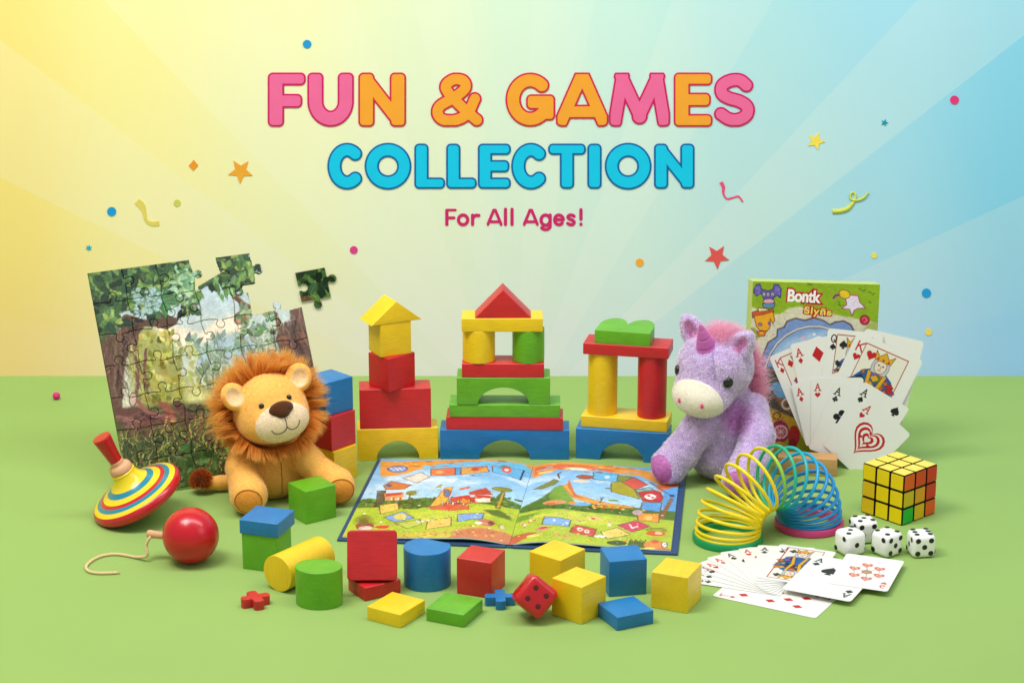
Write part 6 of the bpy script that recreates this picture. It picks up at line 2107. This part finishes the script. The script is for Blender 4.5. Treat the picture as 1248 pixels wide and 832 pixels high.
    B.ell(1066, 450, 40, 40, (196, 40, 62), line=(104, 20, 40), lw=1.0); B.curve([(1045, 440), (1066, 428), (1085, 452), (1062, 470)], 1.0, (230, 130, 140))
    for x, y, a in ((1030, 190, .5), (1060, 200, -.5), (1110, 215, .3), (1140, 230, -.6), (1110, 300, .8), (590, 140, .4), (610, 150, -.2), (850, 300, 1), (855, 325, .8), (470, 130, .3)):
        B.stroke([(x-14*math.cos(a), y-10*math.sin(a)), (x+14*math.cos(a), y+10*math.sin(a))], .9, (64, 84, 24))
    # lower half: dark bank of fur, ochre ground, little coloured figures
    C.poly([(150, 60), (240, 40), (300, 120), (420, 380), (410, 420), (320, 380), (230, 330), (150, 300)], (92, 84, 74), soft=3)
    for _ in range(260):
        x, y = r.uniform(150, 400), r.uniform(60, 400)
        C.stroke([(x, y), (x+r.normal(-14, 6), y+r.uniform(8, 24))], .9, np.clip(np.array((70, 60, 50))+JT(r, 26), 0, 255))
    C.poly([(225, 190), (275, 140), (330, 200), (350, 270), (290, 270)], (116, 166, 206), soft=1); C.poly([(260, 260), (340, 270), (400, 380), (320, 350)], (156, 98, 66), soft=2); C.ell(350, 310, 34, 36, (150, 110, 80), line=(220, 210, 190), lw=2.2); C.ell(352, 316, 12, 12, (110, 70, 56))
    C.poly([(0, 280), (100, 300), (160, 290), (230, 340), (330, 380), (430, 420), (520, 640), (600, 860), (-60, 860), (-60, 280)], (214, 164, 44), soft=3)
    C.poly([(400, 470), (520, 640), (560, 760), (300, 860), (200, 700), (300, 560)], (168, 168, 30), soft=6)
    C.curve([(140, 400), (180, 370), (220, 360), (180, 390)], 1.2, (110, 70, 30)); C.ell(278, 395, 26, 24, (214, 164, 44), line=(120, 78, 40), lw=2)
    C.ell(205, 490, 44, 62, (66, 56, 116), soft=1); C.ell(210, 525, 26, 18, (206, 200, 214)); C.ell(300, 510, 66, 84, (168, 32, 84), soft=1); C.ell(306, 512, 46, 44, (206, 60, 110), line=(236, 200, 190), lw=2.2)
    for a in range(8): C.stroke([(306, 512), (306+32*math.cos(a*.785), 512+30*math.sin(a*.785))], 1.2, (236, 196, 190))
    C.ell(400, 540, 44, 74, (196, 44, 44), soft=1); C.ell(390, 600, 30, 40, (150, 30, 40)); C.ell(206, 580, 50, 40, (122, 84, 150)); C.ell(300, 610, 40, 30, (206, 160, 40))
    for _ in range(300):
        u, v = r.uniform(0, W_), r.uniform(120, H_)
        c = cv.a[min(cv.h-1, int(v*cv.s)), min(cv.w-1, int(u*cv.s))]
        cv.stroke([(u, v), (u+r.normal(0, 5), v+r.normal(0, 3))], 1.1, np.clip(c+JT(r, 18), 0, 255), alpha=.6)
    cv.mottle(.06, 1.5, 91); cv.mottle(.05, 8, 92)
    inset = .0006
    mask = (cv.xx > .5) & (cv.xx < W_-.5) & (cv.yy > .5) & (cv.yy < H_-.5)
    print_mesh('cover_print', cv, lambda u, v: np.stack([u/1000, np.full(u.shape, -.00025), (H_-v)/1000], -1), M['print'], e, mask=mask, gain=.92)
    # title lettering
    def words(txt, X0, Y0, X1, base, layers, tilt, spacing=1.0):
        u0, v0 = B.p([(X0, base)])[0]; u1, _ = B.p([(X1, base)])[0]; _, vt = B.p([(X0, Y0)])[0]
        for nm_, off, col, dy in layers:
            cu = bpy.data.curves.new(nm_, 'FONT'); cu.body = txt; cu.size = 1.0; cu.offset = off; cu.resolution_u = 6; cu.space_character = spacing
            cu.fill_mode = 'FRONT'; cu.extrude = 0
            tmp = bpy.data.objects.new('tmp', cu); COL.objects.link(tmp)
            dg = bpy.context.evaluated_depsgraph_get(); dg.update()
            me = bpy.data.meshes.new_from_object(tmp.evaluated_get(dg)); bpy.data.objects.remove(tmp); bpy.data.curves.remove(cu)
            n = len(me.vertices); co_ = np.zeros(n*3); me.vertices.foreach_get('co', co_); co_ = co_.reshape(-1, 3)
            if off == layers[-1][1]: pass
            if not hasattr(words, 'bb'): words.bb = {}
            words.bb.setdefault(txt, (co_[:, 0].min(), co_[:, 0].max(), 0.0, co_[:, 1].max()))
            b0, b1, b2, b3 = words.bb[txt]
            x = u0+(co_[:, 0]-b0)/(b1-b0)*(u1-u0); y = (co_[:, 1])/(b3)*(v0-vt)
            ca, sa = math.cos(tilt), math.sin(tilt)
            xr = u0+(x-u0)*ca-y*sa; yr = (x-u0)*sa+y*ca
            out_ = np.stack([xr/1000, np.full(n, -dy), (H_-v0+yr)/1000], 1)
            me.vertices.foreach_set('co', out_.astype(np.float32).ravel()); me.update()
            mesh_obj(nm_, me, plain(nm_+'_ink_'+txt[:2], col, rough=.45, spec=.3), e)
    words('Bontk', 400, 165, 725, 288, (('lettering_border', .14, (186, 24, 48), .00035), ('lettering', .034, (240, 236, 230), .00050)), R(-1.5), .95)
    words('Sly\u00f1s', 540, 322, 795, 392, (('lettering_border', .13, (190, 40, 36), .00035), ('lettering', .018, (226, 214, 92), .00050)), R(-3.5), 1.08)
game_box()

# ------------------------------------------------------------------ playing cards
RD, BK = (200, 28, 36), (30, 28, 32)
def suit_shape(cv, s, x, y, r_, col=None, up=1):
    f = lambda P: [(x+a*r_, y+b_*r_*up) for a, b_ in P]
    if s == 'heart':
        P = [(16*math.sin(t)**3/16, -(13*math.cos(t)-5*math.cos(2*t)-2*math.cos(3*t)-math.cos(4*t))/15) for t in np.linspace(0, 2*PI, 30, endpoint=False)]
        cv.poly(f(P), col or RD)
    elif s == 'diamond':
        cv.poly(f([(0, -1.1), (.8, 0), (0, 1.1), (-.8, 0)]), col or RD)
    elif s == 'spade':
        P = [(16*math.sin(t)**3/16, (13*math.cos(t)-5*math.cos(2*t)-2*math.cos(3*t)-math.cos(4*t))/15-.1) for t in np.linspace(0, 2*PI, 30, endpoint=False)]
        cv.poly(f(P), col or BK); cv.poly(f([(-.1, .3), (.1, .3), (.4, 1.1), (-.4, 1.1)]), col or BK)
    else:
        for a, b_ in ((0, -.55), (-.55, .2), (.55, .2)): cv.ell(x+a*r_, y+b_*r_*up, r_*.46, r_*.46, col or BK)
        cv.poly(f([(-.1, 0), (.1, 0), (.38, 1.1), (-.38, 1.1)]), col or BK)
RK = {'A': [[(0, 1), (.5, 0), (1, 1)], [(.2, .62), (.8, .62)]], 'K': [[(0, 0), (0, 1)], [(1, 0), (0, .55)], [(.3, .4), (1, 1)]], 'Q': [[(.5 + .5*math.cos(t), .5+.5*math.sin(t)) for t in np.linspace(0, 6.28, 14)], [(.55, .65), (1, 1.05)]],
      'J': [[(1, 0), (1, .75), (.75, 1), (.3, 1), (0, .75)]], '7': [[(0, 0), (1, 0), (.4, 1)]], '6': [[(.9, .05), (.4, .1), (.05, .6), (.2, .95), (.7, 1), (.95, .75), (.7, .5), (.2, .55)]], '3': [[(0, .1), (.5, 0), (.9, .2), (.5, .45), (1, .7), (.6, 1), (0, .9)]]}
def rank(cv, k, x, y, w, h, col, lw, up=1):
    for st in RK[k]:
        cv.stroke([(x+(a-.5)*w, y+(b_-.5)*h*up) for a, b_ in st], lw, col)
    if k == 'A':
        for a in (0, 1): cv.stroke([(x+(a-.5)*w-1.4, y+.5*h*up), (x+(a-.5)*w+1.4, y+.5*h*up)], lw*.8, col)
def card_art(kind, s, W, H, seed, sc=2.2, big=(.5, .5, 1)):
    r = np.random.default_rng(seed)
    cv = Canvas(W, H, sc, (246, 245, 240))
    col = RD if s in ('heart', 'diamond') else BK
    f = W/63
    for up, cx, cy in ((1, 8*f, 11*f), (-1, W-8*f, H-11*f)):
        rank(cv, kind, cx, cy, 5.6*f, 8.4*f, col, 1.3*f, up)
        suit_shape(cv, s, cx, cy+9.4*f*up, 3.3*f, up=up)
    if kind == 'A':
        suit_shape(cv, s, W*big[0], H*big[1], 8.5*f*big[2])
        if s == 'spade' and big[2] == 1: suit_shape(cv, s, W/2, H/2, 5.5*f, (244, 244, 240)); suit_shape(cv, s, W/2, H/2, 3.5*f)
    elif kind in 'KQJ':
        x0, y0, x1, y1 = 11.5*f, 6*f, W-11.5*f, H-6*f
        cv.rect(x0, y0, x1, y1, (244, 240, 226), line=(176, 34, 36), lw=.9)
        def figure(up):
            T = lambda x, y: (W/2+x*f, H/2-(y*f if up > 0 else -y*f))
            pal = [(196, 40, 36), (232, 176, 40), (38, 96, 168), (34, 40, 60), (214, 110, 50), (88, 130, 70), (128, 96, 170)]
            hw_ = (W/2-12.2*f)/f; hh = (H/2-6.8*f)/f
            cv.poly([T(-hw_, 0), T(-hw_, 6), T(-hw_*.7, hh*.42), T(-5, hh*.55), T(5, hh*.55), T(hw_*.75, hh*.40), T(hw_, 6), T(hw_, 0)], pal[2])
            for i in range(46):
                x, y = r.uniform(-hw_, hw_), r.uniform(0, hh*.5)
                if y > hh*.52-abs(x)*.35: continue
                c = pal[r.integers(len(pal))]
                a = r.uniform(2, 5)
                cv.poly([T(x-a, y), T(x, y+a*.8), T(x+a, y), T(x, y-a*.8)], c, line=(40, 34, 40), lw=.35)
            for k in (-1, 1): cv.poly([T(k*2, 0), T(k*6, hh*.5), T(k*9, hh*.46), T(k*6, 0)], pal[1], line=(60, 40, 30), lw=.4)
            cv.poly([T(-7, hh*.45), T(7, hh*.45), T(8, hh*.62), T(7, hh*.78), T(-7, hh*.78), T(-8, hh*.62)], (206, 204, 210), line=(50, 44, 50), lw=.4)
            cv.poly([T(x*5.4, hh*.63+y*hh*.165) for x, y in circle(1, 20)], (246, 226, 206), line=(60, 46, 46), lw=.5)
            for k in (-1, 1): cv.poly([T(k*2+x*.9, hh*.66+y*.7) for x, y in circle(1, 10)], (40, 50, 90))
            cv.stroke([T(0, hh*.65), T(.8, hh*.59), T(-.4, hh*.58)], .5, (120, 70, 60)); cv.stroke([T(-1.6, hh*.54), T(1.6, hh*.54)], .7, (180, 50, 50))
            cv.poly([T(-7.5, hh*.76), T(-9, hh*.97), T(-4.5, hh*.86), T(0, hh*.99), T(4.5, hh*.86), T(9, hh*.97), T(7.5, hh*.76)], pal[1], line=(90, 50, 20), lw=.6)
            for k in (-5, 0, 5): cv.poly([T(k+x*1.1, hh*.80+y*1.1) for x, y in circle(1, 10)], pal[0])
            suit_shape(cv, s, *T(-hw_*.62, hh*.80), 4.4*f, up=up)
        figure(1); figure(-1)
        cv.rect(x0, y0, x1, y1, (0, 0, 0), alpha=0.0, line=None)
        cv.stroke([(x0, y0), (x1, y0), (x1, y1), (x0, y1), (x0, y0)], .9, (176, 34, 36))
    elif kind == 'heartart':
        pass
    else:
        n = {'7': 7, '6': 6, '3': 3}[kind]
        pos = {3: [(.5, .24), (.5, .5), (.5, .76)], 6: [(.3, .24), (.7, .24), (.3, .5), (.7, .5), (.3, .76), (.7, .76)], 7: [(.3, .24), (.7, .24), (.3, .5), (.7, .5), (.3, .76), (.7, .76), (.5, .37)]}[n]
        for a, b_ in pos: suit_shape(cv, s, W*a, H*b_, 5.6*f, up=1 if b_ < .55 else -1)
    return cv

def outline_heart(W, H):
    cv = Canvas(W, H, 2.2, (246, 245, 240))
    f = W/63
    for up, cx, cy in ((1, 8*f, 12*f), (-1, W-8*f, H-12*f)):
        rank(cv, 'A', cx, cy, 5.6*f, 8.4*f, RD, 1.2*f, up); suit_shape(cv, 'heart', cx, cy+9.4*f*up, 3.2*f, up=up)
    for k, rr in enumerate((19, 16.4, 13.6, 10.6, 7.2)):
        suit_shape(cv, 'heart', W/2, H/2, rr*f, RD if k % 2 == 0 else (246, 245, 240))
    for a in range(7):
        suit_shape(cv, 'heart' if a % 2 else 'diamond', W/2+8.5*f*math.cos(a*.9), H/2-1*f+7*f*math.sin(a*.9), 2.0*f, RD if a % 2 else (246, 245, 240))
    suit_shape(cv, 'heart', W/2, H/2, 4.0*f, (246, 245, 240))
    return cv
def crest_art(W, H):
    cv = Canvas(W, H, 2.2, (246, 245, 240))
    f = W/63
    rank(cv, '6', W-8*f, H-11*f, 5.6*f, 8.4*f, (206, 70, 54), 1.3*f, -1); suit_shape(cv, 'heart', W-8*f, H-20.4*f, 3.2*f, (206, 70, 54), -1)
    for a in range(6):
        t = a*PI/3+.3
        x, y = W/2+15*f*math.cos(t), H/2+19*f*math.sin(t)
        cv.stroke([(W/2, H/2), (x, y)], 1.0*f, (176, 166, 140)); cv.stroke([(x, y), (W/2+15*f*math.cos(t+1.05), H/2+19*f*math.sin(t+1.05))], .8*f, (190, 182, 160))
    for a in range(6):
        t = a*PI/3+.3
        x, y = W/2+15*f*math.cos(t), H/2+19*f*math.sin(t)
        suit_shape(cv, 'heart', x, y, 6.0*f, (214, 92, 70)); suit_shape(cv, 'heart', x, y, 3.4*f, (238, 196, 180)); suit_shape(cv, 'heart', x, y, 1.8*f, (214, 92, 70))
    cv.ell(W/2, H/2, 5*f, 5*f, (190, 150, 110), line=(140, 96, 70), lw=1)
    return cv

def card(cv, W, H, mat4, label, group, bend=0.0):
    """card with local x across, y along its length, z out of its face; origin at the middle of its lower end"""
    e = empty('playing_card', (0, 0, 0), (0, 0, 0), label, 'playing card', group)
    e.matrix_world = mat4
    w_, h_ = W/1000, H/1000
    P = rrect(w_, h_, .0038*W/63, 6)
    bm = plan_bm([(x, y+h_/2) for x, y in P], -.00028, -.00003)
    bm_obj('card_stock', bm, M['paper'], e)
    ins = 1.2
    xx, yy = np.abs(cv.xx-W/2)-(W/2-ins-2.6), np.abs(cv.yy-H/2)-(H/2-ins-2.6)
    mask = np.hypot(np.maximum(xx, 0), np.maximum(yy, 0)) < 2.6
    print_mesh('card_face', cv, lambda u, v: np.stack([(u-W/2)/1000, (H-v)/1000, np.zeros(u.shape)], -1), M['cardprint'], e, mask=mask, gain=.86)
    return e

# spread of cards on the table: each card's bearing is the way its outer end points from the common pivot
piv = at(956, 713, 0)
fan = [('3', 'club', 158, 'lowest of the spread, pointing at the yellow cube'), ('7', 'spade', 149, None), ('J', 'spade', 140, None), ('A', 'heart', 131, None),
       ('A', 'diamond', 121, None), ('A', 'spade', 109, None), ('A', 'heart', 95, None), ('A', 'club', 82, None), ('J', 'club', 68, None)]
nth = ['lowest', 'second lowest', 'third lowest', 'fourth', 'fifth', 'sixth', 'seventh', 'eighth', 'topmost']
SN = {'heart': 'hearts', 'diamond': 'diamonds', 'spade': 'spades', 'club': 'clubs'}
KN = {'A': 'ace', 'K': 'king', 'Q': 'queen', 'J': 'jack', '3': 'three', '6': 'six', '7': 'seven'}
GF = 'cards spread flat on the table'
zk = .0006
# the card that sticks out lowest at the right
def flat_card(kind, s, p, bearing, off, label, W=62, H=92, z=0.0, art=None, tilt=0.0, big=(.5, .5, 1)):
    cv = art or card_art(kind, s, W, H, abs(int(p.x*1e4)) % 97+abs(int(bearing)), big=big)
    a = R(bearing-90)
    m4 = Matrix.Translation((p.x, p.y, z)) @ Matrix.Rotation(a, 4, 'Z') @ Matrix.Rotation(R(tilt), 4, 'X') @ Matrix.Translation((0, off, 0))
    card(cv, W, H, m4, label, GF)
pd = at(887, 715, 0)
flat_card('7', 'diamond', pd, -30, -.004, 'seven of diamonds at the bottom of the flat spread', z=zk, H=114, W=60)
for i, (k, s, b_, lab) in enumerate(fan):
    zk += .0006
    flat_card(k, s, piv, b_, -.004, '%s of %s, %s card of the flat fan' % (KN[k], SN[s], nth[i]), z=zk, H=100, W=62, big=(.30, .30, .72) if k != 'A' or s != 'club' else (.34, .34, .85))
zk += .00045
flat_card('A', 'spade', at(999, 726.5, 0), 63, -.013, 'ace of spades lying across the flat fan, under the last loose card', z=zk, H=104, W=74, big=(.40, .36, .95))
zk += .0005
c0 = at(1045, 722.5, 0)
flat_card('6', 'heart', c0, 69, -.001, 'loose card with a ring of red hearts, nearest the white dice', z=zk, W=62, H=88, art=crest_art(62, 88))

# cards standing in a fan behind a wooden block
UP0 = Vector((0, 2.4930, 0)); LEAN = R(6)
un = Vector((0, -math.cos(LEAN), math.sin(LEAN)))
ux, uy = Vector((1, 0, 0)), Vector((0, math.sin(LEAN), math.cos(LEAN)))
GU = 'cards standing in a fan'
def up_card(cv, X, Y, rot, W, H, k, label):
    """X,Y: upper left corner in the enlarged view; rot: degrees anticlockwise"""
    p = on_plane(925+X/4.162, 385+Y/4.162, UP0, un)+un*k*.0007
    a = R(rot)
    dx = ux*math.cos(a)+uy*math.sin(a); dy = -ux*math.sin(a)+uy*math.cos(a)
    o = p+dx*(W/2000)-dy*(H/1000)
    m4 = Matrix((( dx.x, dy.x, un.x, o.x), (dx.y, dy.y, un.y, o.y), (dx.z, dy.z, un.z, o.z), (0, 0, 0, 1)))
    # keep the lowest corner above the table by shortening is not needed: bottoms sit behind the block
    card(cv, W, H, m4, label, GU)
    return m4
up_card(card_art('3', 'heart', 72, 112, 5), 540, 62, -13, 72, 112, 0, 'nearly hidden card, its white corner showing behind the hearts king')
up_card(card_art('K', 'diamond', 66, 118, 9), 50, 207, 23.5, 66, 118, 1, 'king of diamonds at the left edge of the upright card fan')
up_card(card_art('A', 'diamond', 68, 118, 4, big=(.44, .16, .95)), 156, 143, 13, 68, 118, 2, 'ace of diamonds with its large red mark showing beside the king of diamonds')
up_card(card_art('Q', 'spade', 66, 120, 12), 350, 60, -6, 66, 120, 3, 'queen of spades in blue robes at the middle of the upright fan')
up_card(card_art('K', 'heart', 86, 120, 21), 500, 76, -24, 86, 120, 4, 'large king of hearts at the upper right of the upright fan')
up_card(card_art('A', 'diamond', 62, 78, 31), 160, 345, 15, 62, 78, 5, 'small ace of diamonds in the front row of the upright fan')
up_card(card_art('A', 'heart', 62, 84, 33), 262, 312, 1, 62, 84, 6, 'small ace of hearts next to the ace of clubs in the front row')
up_card(card_art('A', 'club', 64, 88, 35, big=(.34, .44, .95)), 384, 322, -20, 64, 88, 7, 'ace of clubs in the middle of the front row of upright cards')
up_card(card_art('A', 'spade', 64, 86, 37, big=(.80, .14, .62)), 530, 326, -31, 64, 86, 8, 'ace of spades at the right of the front row, under the outlined heart')
up_card(outline_heart(68, 80), 560, 402, -43, 68, 80, 9, 'card with a big outlined red heart at the lower right of the upright fan')
bm = box_bm(.070, .024, .0215)
bevel_all(bm, .0010, 2)
o = bm_obj('card_holder', bm, M['beech'], loc=(.3500, 2.4760, 0), rot=(0, 0, R(-7)))
smooth_by_angle(o, 35)
tag(o, 'small plain beech wood block holding up the card fan', 'card holder')
